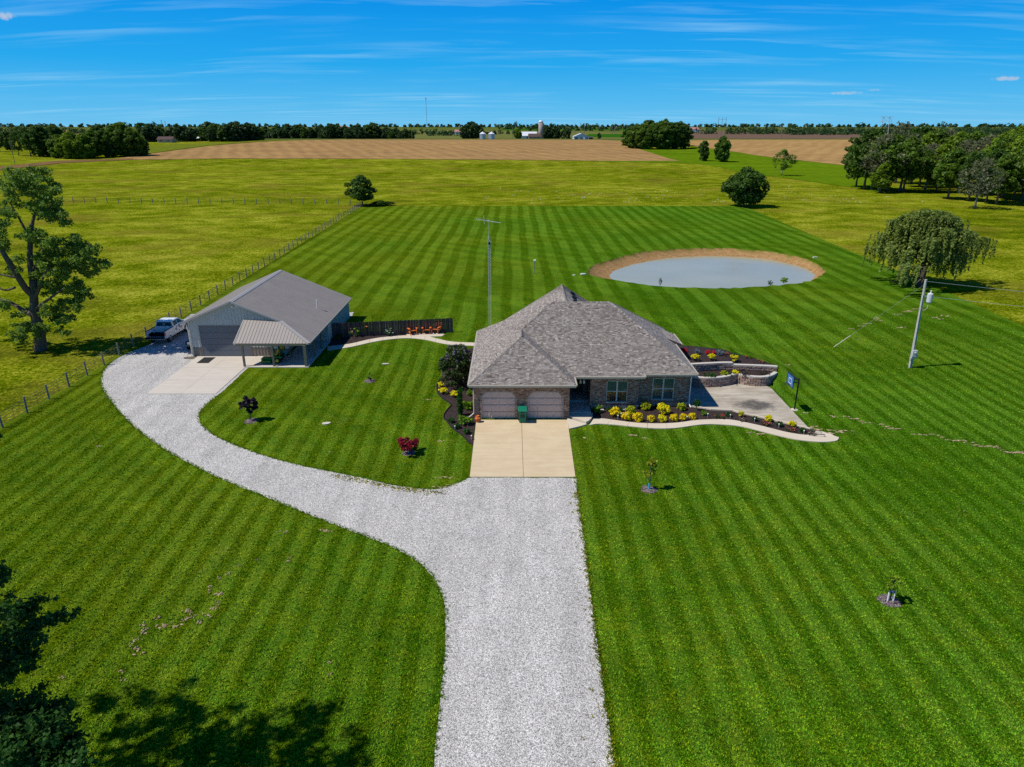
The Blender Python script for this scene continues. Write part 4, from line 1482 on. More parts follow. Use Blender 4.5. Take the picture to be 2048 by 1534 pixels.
# workbench with crates at the wall
tb = thing("workbench", "wooden workbench standing under the porch against the shed wall", "workbench", (-22.1, 62.4, .07))
m = MB()
m.box(-.9, -.3, .85, .9, .3, .92)
link("bench_top", m.mesh("bench_top"), PORCHWOOD, tb)
for x in (-.82, .82):
    for y in (-.24, .24):
        m = MB()
        m.box(x - .04, y - .04, 0, x + .04, y + .04, .85)
        link("leg", m.mesh("leg"), PORCHWOOD, tb)
for k, (x, c_) in enumerate(((-22.6, WHITE), (-22.0, TRACTORY), (-21.55, STEEL))):
    m = MB()
    m.box(x - .18, 62.3, .99, x + .18, 62.6, 1.22 + .05 * k, .03)
    tag_mb(m, "storage_tub", c_, ("white plastic tub on the workbench nearest the shed wall end", "yellow tub in the middle of the workbench under the porch", "grey metal tub at the outer end of the workbench")[k], "tub", "tubs on the workbench")

# three orange adirondack chairs and tables by the board fence
def adirondack(x, y, rz, label):
    t = thing("adirondack_chair", label, "chair", (x, y, .045), rz, "orange adirondack chairs by the fence", 1.18)
    for k in range(5):
        m = MB()
        xx = -.24 + k * .12
        h_ = (.86, .96, 1.0, .96, .86)[k]
        m.idx([(xx - .058, .12, .28), (xx + .058, .12, .28), (xx + .058 + (xx * .12), .45, h_), (xx - .058 + (xx * .12), .45, h_),
               (xx - .055, .15, .27), (xx + .055, .15, .27), (xx + .055 + (xx * .12), .48, h_), (xx - .055 + (xx * .12), .48, h_)],
              [(0, 1, 2, 3), (7, 6, 5, 4), (3, 2, 6, 7), (0, 3, 7, 4), (1, 5, 6, 2)])
        link("back_slat", m.mesh("back_slat"), ORANGE, t)
    for k in range(5):
        m = MB()
        yy = -.45 + k * .12
        m.bar((-.29, yy, .40 - k * .03), (.29, yy, .40 - k * .03), .10, .025, up=(0, 0, 1))
        link("seat_slat", m.mesh("seat_slat"), ORANGE, t)
    for sx in (-1, 1):
        m = MB()
        m.box(sx * .36 - .075, -.50, .56, sx * .36 + .075, .25, .59)
        link("arm", m.mesh("arm"), ORANGE, t)
        m = MB()
        m.box(sx * .31 - .02, -.48, 0, sx * .31 + .02, -.38, .56)
        link("leg", m.mesh("leg"), ORANGE, t)
        m = MB()
        m.bar((sx * .29, -.46, .33), (sx * .29, .5, .05), .03, .10)
        link("rear_leg", m.mesh("rear_leg"), ORANGE, t)
    return t


p = G(823, 670)
adirondack(p[0], p[1] + .35, R(28), "orange adirondack chair left of the small orange table, turned to the right")
p = G(853, 668)
adirondack(p[0], p[1] + .3, R(4), "orange adirondack chair in the middle facing straight to the road")
p = G(874, 667)
adirondack(p[0], p[1] + .35, R(-24), "orange adirondack chair nearest the open end of the dark board fence")
for (x, y, lab) in ((839.5, 664, "small orange side table between the first two orange chairs"), (864, 664.5, "orange side table tucked between the middle and end chairs")):
    p = G(x, y)
    t = thing("side_table", lab, "table", (p[0], p[1] + .2, .045), 0, "orange side tables")
    for k in range(4):
        m = MB()
        m.box(-.25, -.25 + k * .128, .42, .25, -.25 + k * .128 + .115, .45)
        link("table_slat", m.mesh("table_slat"), ORANGE, t)
    for sx in (-.2, .2):
        for sy in (-.2, .2):
            m = MB()
            m.box(sx - .025, sy - .025, 0, sx + .025, sy + .025, .42)
            link("leg", m.mesh("leg"), ORANGE, t)

# dark board fence
fa, fb = Vector((-18.9, 69.2)), Vector((-6.44, 71.25))
bf = thing("board_fence", "tall dark stained board fence behind the orange chairs", "fence", (fa.x, fa.y, 0))
fd_, fn_ = (fb - fa).normalized(), None
fn_ = Vector((fd_.y, -fd_.x))
L = (fb - fa).length
nb = int(L / .145)
bm_ = []
for k in range(3):
    mb = MB()
    hb = 1.62
    mb.idx([(-.072, -.012, .04), (.072, -.012, .04), (.072, -.012, hb - .04), (.03, -.012, hb), (-.03, -.012, hb), (-.072, -.012, hb - .04),
            (-.072, .012, .04), (.072, .012, .04), (.072, .012, hb - .04), (.03, .012, hb), (-.03, .012, hb), (-.072, .012, hb - .04)],
           [(0, 1, 2, 3, 4, 5), (11, 10, 9, 8, 7, 6), (1, 7, 8, 2), (0, 5, 11, 6), (2, 8, 9, 3), (3, 9, 10, 4), (4, 10, 11, 5)])
    me = mb.mesh("fence_board")
    me.materials.append(plain("fence_board_%d" % k, ((0.05, 0.044, 0.044), (0.085, 0.076, 0.074), (0.033, 0.029, 0.03))[k], .9, var=.6, scale=9, bump=.5))
    bm_.append(me)
ang = math.atan2(fd_.y, fd_.x)
for k in range(nb):
    p = fa + fd_ * (k + .5) * (L / nb)
    o = link("board", bm_[rnd.choice((0, 0, 1, 2))], None, bf)
    o.location = (p.x - fa.x, p.y - fa.y, 0)
    o.rotation_euler = (0, rnd.gauss(0, .006), ang + rnd.gauss(0, .02))
    o.scale = (rnd.uniform(.92, 1.0), 1, rnd.uniform(.985, 1.01))
for zz in (.35, 1.3):
    m = MB()
    m.bar((*(fa - fn_ * .04), zz), (*(fb - fn_ * .04), zz), .04, .09)
    part(m, "fence_rail", DARKWOOD, bf)
for k in range(6):
    p = fa + (fb - fa) * (k / 5) - fn_ * .10
    m = MB()
    m.box(p.x - .05, p.y - .05, 0, p.x + .05, p.y + .05, 1.58)
    part(m, "fence_post", DARKWOOD, bf)
p = fa + fd_ * 3.55 + fn_ * .05
m = MB()
m.lathe([(.02, 0), (.10, .03), (.12, .1), (.02, .16)], (p.x, p.y, 1.02), 10)
tag_mb(m, "fence_ornament", TERRA, "small orange ornament hanging on the dark board fence", "ornament")

# ---------------------------------------------------------------- pasture fences
def fence_line(a, b, n, name, label, post_h, rails, stays=True, post_r=.075):
    root = thing(name, label, "fence", (a[0], a[1], 0))
    a, b = Vector(a), Vector(b)
    d = (b - a) / n
    meP = []
    for k in range(3):
        m = MB()
        m.lathe([(post_r * 1.05, 0), (post_r, .4), (post_r * .95, post_h - .02 + k * .04), (post_r * .7, post_h + k * .04)], n=8)
        me = m.mesh("fence_post")
        me.materials.append(POSTWOOD)
        meP.append(me)
    for k in range(n + 1):
        o = link("post", meP[k % 3], None, root)
        o.location = (d.x * k, d.y * k, 0)
        o.rotation_euler = (rnd.gauss(0, .02), rnd.gauss(0, .02), rnd.random() * 6)
    if rails:
        for z in rails:
            m = MB()
            m.bar((0, 0, z), (d.x, d.y, z), .022, .022)
            me = m.mesh("fence_rail")
            me.materials.append(RUST)
            for k in range(n):
                o = link("rail", me, None, root)
                o.location = (d.x * k, d.y * k, 0)
    if stays:
        m = MB()
        m.bar((d.x * .5, d.y * .5, .1), (d.x * .5, d.y * .5, max(rails)), .018, .018, up=(0, 1, 0))
        me = m.mesh("stay")
        me.materials.append(RUST)
        for k in range(n):
            o = link("stay", me, None, root)
            o.location = (d.x * k, d.y * k, 0)
    return root


fence_line((-37.75, 43.45), (-42.0, 196.6), 54, "pasture_fence", "long post and rod fence running back along the lawn's left edge", 1.28, [.22, .46, .70, .94, 1.16])
fence_line((-42.6, 199.5), (-131.0, 204.5), 26, "field_fence", "thin wire fence on dark posts crossing the far pasture", 1.5, [.5, .9, 1.3], False, .11)

# ---------------------------------------------------------------- poles, tower, hoop, bin, small things
pole = thing("utility_pole", "leaning wooden utility pole with grey transformer standing on the right lawn", "utility pole", (36.94, 59.78, 0))
m = MB()
tip = (-.28, 0, 8.25)
m.tube([(0, 0, 0), (tip[0] * .5, 0, 4.1), tip], [.155, .13, .105], 10)
link("shaft", m.mesh("shaft", smooth=False), POLEWOOD, pole)
m = MB()
m.tube([(-.13, -.13, .02), (-.15, -.14, 2.2)], .05, 6)
m.tube([(-.15, -.14, 2.2), (-.33, -.12, 6.9)], .028, 6)
link("conduit", m.mesh("conduit"), STEEL, pole)
m = MB()
m.box(-.22, -.34, 1.15, .20, -.16, 1.75, .02)
mb_ = link("meter_box", m.mesh("meter_box"), plain("meter_grey", (0.45, 0.48, 0.52), .5), pole)
m = MB()
m.tube([(0, -.33, 1.55), (0, -.45, 1.55)], .09, 10)
link("meter", m.mesh("meter"), plain("meter_glass", (0.55, 0.58, 0.6), .2), mb_)
m = MB()
m.bar((-.36, -.2, .98), (.34, -.2, .98), .07)
link("meter_bracket", m.mesh("meter_bracket"), STEEL, pole)
m = MB()
m.lathe([(.06, -.42), (.22, -.40), (.24, -.36), (.24, .34), (.22, .40), (.10, .44), (.05, .46)], (.33, -.12, 6.62), 14)
tr_ = link("transformer", m.mesh("transformer"), plain("transformer_grey", (0.55, 0.58, 0.62), .4), pole)
m = MB()
m.lathe([(.04, 0), (.055, .06), (.035, .10), (.055, .16), (.03, .24)], (.33, -.12, 7.06), 8)
link("bushing", m.mesh("bushing"), WHITE, tr_)
m = MB()
m.bar((-.2, -.02, 6.75), (.12, -.08, 6.75), .06)
m.tube([(.33, -.1, 6.25), (.25, -.2, 5.7), (-.05, -.16, 5.45), (-.2, -.13, 5.7)], .018, 5)
link("transformer_mount", m.mesh("transformer_mount"), STEEL, pole)


def sag(a, b, drop, n=14):
    a, b = Vector(a), Vector(b)
    return [tuple(a.lerp(b, t) - Vector((0, 0, drop * 4 * t * (1 - t)))) for t in [k / n for k in range(n + 1)]]


WIRE = plain("aluminium_wire", (0.55, 0.56, 0.58), .5, .4)
m = MB()
m.tube(sag((36.68, 59.75, 8.1), (74.0, 43.5, 8.3), .5), .011, 4)
tag_mb(m, "power_line", WIRE, "upper bare wire running from the top of the leaning pole", "power line")
m = MB()
m.tube(sag((37.3, 59.6, 6.75), (74.0, 43.3, 7.3), .5), .011, 4)
tag_mb(m, "power_line", WIRE, "lower wire running from the transformer on the leaning pole", "power line")
ga = G(1668, 694)
gt = (36.68, 59.85, 7.8)
guy = thing("guy_wire", "pole guy wire with a pale guard tube anchored in the lawn", "guy wire", ga)
m = MB()
m.tube([ga, gt], .006, 4)
part(m, "wire", WIRE, guy)
m = MB()
g0, g1 = Vector(ga), Vector(gt)
m.tube([g0, g0 + (g1 - g0) * .20], .045, 6)
part(m, "guard_tube", TRIM, guy)

ant = thing("antenna_tower", "slim lattice antenna tower standing behind the brick house", "antenna tower", (-2.46, 73.6, 0))
tri = [(.17 * math.cos(a), .17 * math.sin(a)) for a in (math.pi / 2 + .5, math.pi * 7 / 6 + .5, math.pi * 11 / 6 + .5)]
for (x, y) in tri:
    m = MB()
    m.tube([(x, y, 0), (x, y, 9.6), (x * .15, y * .15, 10.15)], .022, 6)
    link("tower_leg", m.mesh("tower_leg"), STEEL, ant)
m = MB()
for k in range(32):
    z = .2 + k * .295
    for i in range(3):
        p, q_ = tri[i], tri[(i + 1) % 3]
        m.tube([(p[0], p[1], z), (q_[0], q_[1], z + .28)], .009, 4, False)
lb_ = link("lattice_bracing", m.mesh("lattice_bracing"), STEEL, ant)
lb_["kind"] = "stuff"
m = MB()
m.tube([(0, 0, 9.8), (0, 0, 11.75)], .02, 6)
link("mast", m.mesh("mast"), STEEL, ant)
m = MB()
m.box(-.12, -.12, 9.1, .12, .12, 9.35)
link("rotor", m.mesh("rotor"), BLACKPAINT, ant)
aa = thing("tv_antenna", "spiky yagi television antenna fixed on top of the lattice tower", "antenna", (-2.46, 73.6, 11.45))
m = MB()
m.tube([(-1.35, 0, .32), (1.25, 0, -.08)], .022, 6)
link("boom", m.mesh("boom"), STEEL, aa)
m = MB()
for k in range(14):
    x = -.3 + k * .11
    z = .32 - (x + 1.35) * .154
    ln = .55 - k * .018
    m.tube([(x, -ln, z), (x, ln, z)], .012, 4)
m.tube([(-.5, 0, .2), (-.55, -.35, .62)], .014, 4)
m.tube([(-.5, 0, .2), (-.55, .35, .62)], .014, 4)
m.tube([(-.5, 0, .2), (-.45, -.3, -.2)], .014, 4)
for k in range(5):
    x = -1.3 + k * .19
    m.tube([(x, -.9 + k * .06, .31 - (x + 1.35) * .154), (x, .9 - k * .06, .31 - (x + 1.35) * .154)], .01, 4)
link("elements", m.mesh("elements"), STEEL, aa)

hoop = thing("basketball_hoop", "black basketball hoop with clear blue-edged backboard beside the patio", "basketball hoop", (22.3, 49.7, 0))
m = MB()
m.lathe([(.28, 0), (.28, .04), (.2, .05)], n=10)
link("footing", m.mesh("footing"), PATH, hoop)
m = MB()
m.tube([(0, 0, .03), (0, 0, 2.62)], .06, 8)
link("pole", m.mesh("pole"), BLACKPAINT, hoop)
m = MB()
m.bar((.04, 0, 2.58), (-.62, 0, 2.62), .07)
m.bar((.02, 0, 2.28), (-.62, 0, 2.32), .06)
link("bracket_arm", m.mesh("bracket_arm"), BLACKPAINT, hoop)


def clear_fn(t):
    b = t.n("ShaderNodeBsdfTransparent", {"Color": (0.45, 0.62, 0.9)}).outputs[0]
    g = pbsdf(t, (0.10, 0.28, 0.62), .15, spec=.6)  # blue reflection on the clear board, put into its base colour
    return t.n("ShaderNodeMixShader", {0: .62, 1: b, 2: g}).outputs[0]


m = MB()
m.box(-.67, -.60, 2.06, -.645, .60, 2.94)
bb = link("backboard", m.mesh("backboard"), mat("clear_backboard", clear_fn), hoop)
m = MB()
for a, b in (((-.657, -.62, 2.05), (-.657, .62, 2.05)), ((-.657, -.62, 2.95), (-.657, .62, 2.95)), ((-.657, -.62, 2.05), (-.657, -.62, 2.95)), ((-.657, .62, 2.05), (-.657, .62, 2.95))):
    m.bar(a, b, .06, .06, up=(1, 0, 0))
link("frame", m.mesh("frame"), plain("navy_frame", (0.006, 0.018, 0.07), .4), bb)
m = MB()
for a, b in (((-.675, -.25, 2.25), (-.675, .25, 2.25)), ((-.675, -.25, 2.65), (-.675, .25, 2.65)), ((-.675, -.25, 2.25), (-.675, -.25, 2.65)), ((-.675, .25, 2.25), (-.675, .25, 2.65))):
    m.bar(a, b, .04, .012, up=(1, 0, 0))
link("target_square", m.mesh("target_square"), WHITE, bb)
m = MB()
m.tube([(-.9 + .22 * math.cos(a), .22 * math.sin(a), 2.2) for a in [k * math.pi / 8 for k in range(17)]], .015, 5)
link("rim", m.mesh("rim"), BLACKPAINT, hoop)

p = G(1045, 847)
bn = thing("wheeled_bin", "dark green wheeled rubbish bin standing between the two garage doors", "bin", (p[0], p[1] + .25, .045))
m = MB()
m.idx([(-.25, -.28, .06), (.25, -.28, .06), (.25, .25, .06), (-.25, .25, .06), (-.31, -.38, 1.02), (.31, -.38, 1.02), (.31, .36, 1.02), (-.31, .36, 1.02)],
      [(0, 1, 5, 4), (1, 2, 6, 5), (2, 3, 7, 6), (3, 0, 4, 7), (3, 2, 1, 0), (4, 5, 6, 7)])
m.box(-.33, -.41, .95, .33, .38, 1.03)
bd = link("body", m.mesh("body"), BINGREEN, bn)
m = MB()
m.idx([(-.35, -.46, 1.035), (.35, -.46, 1.035), (.35, .40, 1.035), (-.35, .40, 1.035), (-.31, -.38, 1.10), (.31, -.38, 1.10), (.31, .36, 1.15), (-.31, .36, 1.15)],
      [(0, 1, 5, 4), (1, 2, 6, 5), (2, 3, 7, 6), (3, 0, 4, 7), (4, 5, 6, 7), (3, 2, 1, 0)])
link("lid", m.mesh("lid"), BINGREEN, bn)
m = MB()
m.tube([(-.3, .45, 1.02), (.3, .45, 1.02)], .02, 6)
link("handle", m.mesh("handle"), BINGREEN, bn)
m = MB()
m.box(-.17, -.352, .45, .17, -.325, .85)
m.box(-.14, -.40, .88, .14, -.375, .93)
link("front_label", m.mesh("front_label"), plain("bin_recess", (0.004, 0.05, 0.032), .5), bn)
for sx in (-.29, .29):
    m = MB()
    m.tube([(sx - .04, .3, .13), (sx + .04, .3, .13)], .13, 12)
    link("wheel", m.mesh("wheel"), BLACK, bn)

p = G(955.5, 846)
pot = thing("jar_planter", "small orange glazed jar standing at the left garage door corner", "jar", (p[0], p[1] + .1, .046))
m = MB()
m.lathe([(.10, 0), (.19, .12), (.22, .28), (.17, .42), (.11, .46), (.14, .52), (.11, .52), (.09, .46)], n=14)
link("jar_body", m.mesh("jar_body", smooth=True), TERRA, pot)
m = MB()
for k in range(7):
    a = k * .9
    m.lathe([(.01, -.045), (.04, -.03), (.055, 0), (.04, .03), (.01, .045)], (.2 * math.cos(a), .2 * math.sin(a), .16 + .035 * k), 6)
link("glaze_spots", m.mesh("glaze_spots"), plain("orange_glaze", (0.75, 0.25, 0.05), .4), pot)

# bird house on a post near the pond
p = G(1069, 547)
bh = thing("bird_house", "white bird house on a thin post in the back lawn", "bird house", p)
m = MB()
m.tube([(0, 0, 0), (0, 0, 1.7)], .05, 6)
link("post", m.mesh("post"), POSTWOOD, bh)
m = MB()
m.box(-.13, -.13, 1.7, .13, .13, 2.0)
m.prism([(-.13, -.13), (.13, -.13), (.13, .13), (-.13, .13)], 1.7, 1.72)
link("box", m.mesh("box"), WHITE, bh)
m = MB()
m.idx([(-.18, -.18, 2.0), (.18, -.18, 2.0), (.18, .18, 2.0), (-.18, .18, 2.0), (-.18, 0, 2.14), (.18, 0, 2.14)], [(0, 1, 5, 4), (2, 3, 4, 5), (0, 4, 3), (1, 2, 5)])
link("roof", m.mesh("roof"), STEEL, bh)

# flat stones and slabs lying in the lawn and beds
def flat_stone(x, y, rx, ry, h_, label, mat_=None, rz=0, name="stepping_stone", cat="stone", group=None, z=0):
    m = MB()
    r3 = random.Random(int(x * 97 + y * 31))
    ol = []
    for k in range(9):
        a = 2 * math.pi * k / 9
        rr = r3.uniform(.8, 1.1)
        ol.append((math.cos(a) * rx * rr, math.sin(a) * ry * rr))
    m.prism(ol, 0, h_)
    o = link(name, m.mesh(name), mat_ or CAPSTONE)
    o.location = (x, y, z)
    o.rotation_euler = (0, 0, rz)
    return tag(o, label, cat, group)


p = G(653, 847)
flat_stone(p[0], p[1], .36, .22, .05, "pale flat stone lying in the inner lawn behind the drive curve", rz=.3)
p = G(771, 728)
flat_stone(p[0], p[1], .36, .15, .05, "pale flat slab in the inner lawn near the back walk", rz=.1)
p = G(749, 684)
flat_stone(p[0], p[1] + .5, .25, .1, .06, "small white stone in the mulch by the board fence", WHITE)
m = MB()
for (x0, y0, x1, y1, lab) in ((1244.5, 816.5, 1253, 821, "small white square slab in the mulch below the left window"), (1239.5, 827, 1256, 831.5, "white rectangular slab in the mulch among yellow shrubs"), (1201, 818, 1206.5, 822.5, "white block beside the porch at the head of the bed")):
    a, b = G(x0, y1), G(x1, y0)
    m = MB()
    m.box(a[0], a[1], .03, b[0], b[1], .09, .01)
    tag_mb(m, "paving_slab", CAPSTONE, lab, "slab")

# solar path lights
def path_light(x, y, label, z=0.0):
    t = thing("path_light", label, "path light", (x, y, z), 0, "small white path lights")
    m = MB()
    m.tube([(0, 0, 0), (0, 0, .28)], .012, 5)
    link("stake", m.mesh("stake"), STEEL, t)
    m = MB()
    m.lathe([(.025, .24), (.03, .31), (.055, .315), (.03, .34)], n=8)
    link("lamp_head", m.mesh("lamp_head"), WHITE, t)


for k, (x, y, lab) in enumerate(((1235.5, 839, "path light in front of the first two yellow shrubs from the porch"), (1283, 843.5, "path light beside the third yellow shrub in the front row"), (1330.5, 844, "path light under the fifth yellow shrub of the front row"), (1373.5, 841, "path light between the last two yellow front row shrubs"), (1415, 835.5, "path light below the lone small green shrub where the bed narrows"),
                             (1460, 837.5, "path light by a small green shrub, right of the pink flowers"), (1508.5, 845, "path light by the middle small green shrub of the narrow bed"), (1557, 856.5, "path light between yellow shrubs in the narrow bed"), (1607, 869.5, "path light nearest the pointed end of the bed"),
                             (910, 860.5, "path light beside a dark green ball in the left bed"), (943, 880, "path light at the driveway end of the left bed"))):
    p = G(x, y)
    path_light(p[0], p[1], lab, .03)

# sets of shelf edging at the tip of the front bed
for k, (a, b, lab) in enumerate((((1595, 861), (1642, 868), "rusty metal rail along the back of the bed tip"), ((1618, 872.5), (1649, 875), "short black rail at the pointed bed end"))):
    m = MB()
    p, q_ = G(*a), G(*b)
    m.tube([(p[0], p[1], .0), (p[0], p[1], .22), (q_[0], q_[1], .22), (q_[0], q_[1], .0)], .03, 6)
    tag_mb(m, "edging_rail", RUST if k == 0 else BLACKPAINT, lab, "rail")

# ---------------------------------------------------------------- block retaining walls
BLK = MB()
BLK.idx([(-.5, -.5, 0), (.5, -.5, 0), (.5, .5, 0), (-.5, .5, 0), (-.5, -.5, 1), (.5, -.5, 1), (.5, .5, 1), (-.5, .5, 1), (-.46, -.62, .08), (.46, -.60, .08), (.46, -.66, .9), (-.46, -.60, .9)],
        [(8, 9, 10, 11), (0, 1, 9, 8), (1, 5, 10, 9), (5, 4, 11, 10), (4, 0, 8, 11), (1, 2, 6, 5), (2, 3, 7, 6), (3, 0, 4, 7), (4, 5, 6, 7), (3, 2, 1, 0)])
BLKME = []
for k in range(4):
    b2 = MB()
    b2.idx([(x + (rnd.uniform(-.05, .05) if i >= 8 else 0), y + (rnd.uniform(-.1, .05) if i >= 8 else 0), z) for i, (x, y, z) in enumerate(BLK.v)], BLK.f)
    me = b2.mesh("wall_block")
    me.materials.append(BLOCK)
    BLKME.append(me)
CAPME = MB()
CAPME.box(-.5, -.5, 0, .5, .5, 1, .06)
CAPME = CAPME.mesh("cap_block")
CAPME.materials.append(CAPSTONE)


def block_wall(name, label, path, z0, courses, ch=.19, bl=.42, cap=True, step=None):
    root = thing(name, label, "retaining wall", (path[0][0], path[0][1], z0))
    P = [Vector(p[:2]) for p in path]
    Ls = [0]
    for a, b in zip(P, P[1:]):
        Ls.append(Ls[-1] + (b - a).length)
    tot = Ls[-1]

    def at(s_):
        s_ = max(0, min(tot, s_))
        k = max(j for j in range(len(P) - 1) if Ls[j] <= s_ + 1e-9)
        t = (s_ - Ls[k]) / max(1e-9, Ls[k + 1] - Ls[k])
        d = (P[k + 1] - P[k]).normalized()
        return P[k].lerp(P[k + 1], t), math.atan2(d.y, d.x)
    for c_ in range(courses + (1 if cap else 0)):
        s_ = (bl / 2 if c_ % 2 else 0)
        while s_ < tot - .05:
            e = min(tot, s_ + bl)
            if step and c_ >= step(s_ / tot) + (1 if cap else 0):
                s_ = e
                continue
            is_cap = cap and c_ == (step(s_ / tot) if step else courses)
            p, a = at((s_ + e) / 2)
            o = link("cap_block" if is_cap else "block", CAPME if is_cap else rnd.choice(BLKME), None, root)
            o.location = (p.x - path[0][0], p.y - path[0][1], c_ * ch)
            o.rotation_euler = (0, 0, a + rnd.gauss(0, .02))
            wd = .34 if is_cap else .28
            o.scale = ((e - s_) - (.0 if is_cap else .012), wd, ch * .55 if is_cap else ch - .008)
            s_ = e
    return root


LW1 = [(p[0], p[1]) for p in cat_rom([(14.9, 55.4), (15.6, 54.98), (16.6, 54.75), (17.6, 54.85), (18.6, 55.25), (19.55, 55.85)], 5)]
LW2 = [(p[0], p[1]) for p in cat_rom([(19.55, 55.85), (20.1, 55.35), (20.9, 55.05), (21.7, 55.05), (22.4, 55.45), (23.1, 56.2)], 5)]
block_wall("retaining_wall", "lower block retaining wall, curved section nearest the house", LW1, .02, 4)
block_wall("retaining_wall", "lower block retaining wall, curved section nearest the basketball hoop", LW2, .02, 4)
UW = [(p[0], p[1]) for p in cat_rom([(14.3, 57.0), (15.6, 56.7), (17.2, 56.9), (19.0, 57.1), (21.0, 56.95), (22.6, 56.75), (23.3, 56.6)], 5)]
block_wall("retaining_wall", "upper block retaining wall with stepped pale caps behind the dark plants", UW, .78, 4, step=lambda t: 3 if t < .55 else 2)
# soil tiers
tier = LW1[::-1][::-1] + LW2[1:] + list(reversed(UW))
sheet("mulch_bed", tier, MULCH, .74)
bk = PX()
bed_top = [(14.0, 62.0), (16.2, 62.0), (18.0, 61.5), (20.0, 60.6), (21.6, 59.2), (22.9, 57.7), (23.3, 56.7)]
m = MB()
up = resample(UW, 24)
tp = resample([(p[0], p[1]) for p in cat_rom(bed_top, 6)], 24)
rows = 5
V = []
for j in range(rows + 1):
    for a, b in zip(up, tp):
        t = j / rows
        zt = (1.36 if a[0] < 19.3 else 1.18) - max(0, (a[0] - 21.0)) * .05
        V.append((a[0] + (b[0] - a[0]) * t, a[1] + (b[1] - a[1]) * t + (.14 if j == 0 else 0), zt - .02 + .12 * math.sin(t * 2.2)))
m.idx(V, [(j * 25 + i, j * 25 + i + 1, (j + 1) * 25 + i + 1, (j + 1) * 25 + i) for j in range(rows) for i in range(24)])
m.build("mulch_bed", MULCH, smooth=True)["kind"] = "structure"
# grassed bank falling away behind and beside the raised bed
m = MB()
outer = [(13.5, 70.5), (17.2, 70.0), (20.5, 68.4), (23.5, 65.5), (26.0, 61.5), (27.0, 57.5), (25.8, 54.6), (23.4, 53.4), (22.3, 53.2)]
inner = tp + [(23.35, 56.5), (23.2, 56.0), (22.6, 55.3), (22.3, 54.4)]
zin = [V[rows * 25 + i][2] for i in range(25)] + [1.05, .72, .35, .06]
N = 40
oi, ii = resample(outer, N), resample(inner, N)
Ls = [0]
for a, b in zip(inner, inner[1:]):
    Ls.append(Ls[-1] + math.dist(a, b))
zi = [float(np.interp(Ls[-1] * k / N, Ls, zin)) for k in range(N + 1)]
V, K = [], 8
for j in range(K + 1):
    t = j / K
    for k in range(N + 1):
        zz = zi[k] * (1 - sstep(t)) + .008 * (1 - t) - .03 * t
        V.append((ii[k][0] + (oi[k][0] - ii[k][0]) * t, ii[k][1] + (oi[k][1] - ii[k][1]) * t, zz + .005))
m.idx(V, [(j * (N + 1) + k, (j + 1) * (N + 1) + k, (j + 1) * (N + 1) + k + 1, j * (N + 1) + k + 1) for j in range(K) for k in range(N)])
m.build("lawn_bank", LAWN, smooth=True)["kind"] = "structure"

# ---------------------------------------------------------------- foliage builder
def leaf_mesh(name, pts, nrm, size, tint, m_, aspect=1.6, seed=1, jitter=.55, fold=.18):
    """Leaf-sized faces at pts, turned roughly along nrm; one mesh with a tint per leaf."""
    g = np.random.default_rng(seed)
    n = len(pts)
    nn = nrm + g.normal(0, jitter, (n, 3))
    nn /= np.linalg.norm(nn, axis=1, keepdims=True) + 1e-9
    a = g.normal(0, 1, (n, 3))
    a -= nn * np.sum(a * nn, axis=1, keepdims=True)
    a /= np.linalg.norm(a, axis=1, keepdims=True) + 1e-9
    b = np.cross(nn, a)
    sz_ = (size * g.uniform(.65, 1.35, n))[:, None] if np.isscalar(size) else size[:, None]
    L, W_ = a * sz_ * .5 * aspect, b * sz_ * .5
    up = nn * sz_ * fold
    v = np.empty((n, 4, 3))
    v[:, 0] = pts - L
    v[:, 1] = pts + W_ + up * .5
    v[:, 2] = pts + L - up
    v[:, 3] = pts - W_ + up * .5
    me = bpy.data.meshes.new(name)
    me.vertices.add(n * 4)
    me.vertices.foreach_set("co", v.reshape(-1).astype(np.float32))
    me.loops.add(n * 4)
    me.polygons.add(n)
    me.loops.foreach_set("vertex_index", np.arange(n * 4, dtype=np.int32))
    me.polygons.foreach_set("loop_start", np.arange(0, n * 4, 4, dtype=np.int32))
    at_ = me.attributes.new("tint", "FLOAT", "FACE")
    at_.data.foreach_set("value", np.clip(tint, 0, 1).astype(np.float32))
    me.update(calc_edges=True)
    me.materials.append(m_)
    return me


def clump_points(clumps, density, seed, shell=.72):
    """Points in and near the surfaces of many small clumps: (points, outward directions, tints)."""
    g = np.random.default_rng(seed)
    P, N_, Tn = [], [], []
    for (x, y, z, r, rz) in clumps:
        k = max(4, int(density * r * r))
        d = g.normal(0, 1, (k, 3))
        d /= np.linalg.norm(d, axis=1, keepdims=True)
        rad = g.uniform(shell, 1.06, (k, 1)) ** 1.0
        P.append(np.array((x, y, z)) + d * rad * np.array((r, r, rz)))
        N_.append(d + np.array((0, 0, .35)))
        Tn.append(np.clip(g.normal(g.uniform(.3, .62), .2, k), 0, 1))
    return np.concatenate(P), np.concatenate(N_), np.concatenate(Tn)


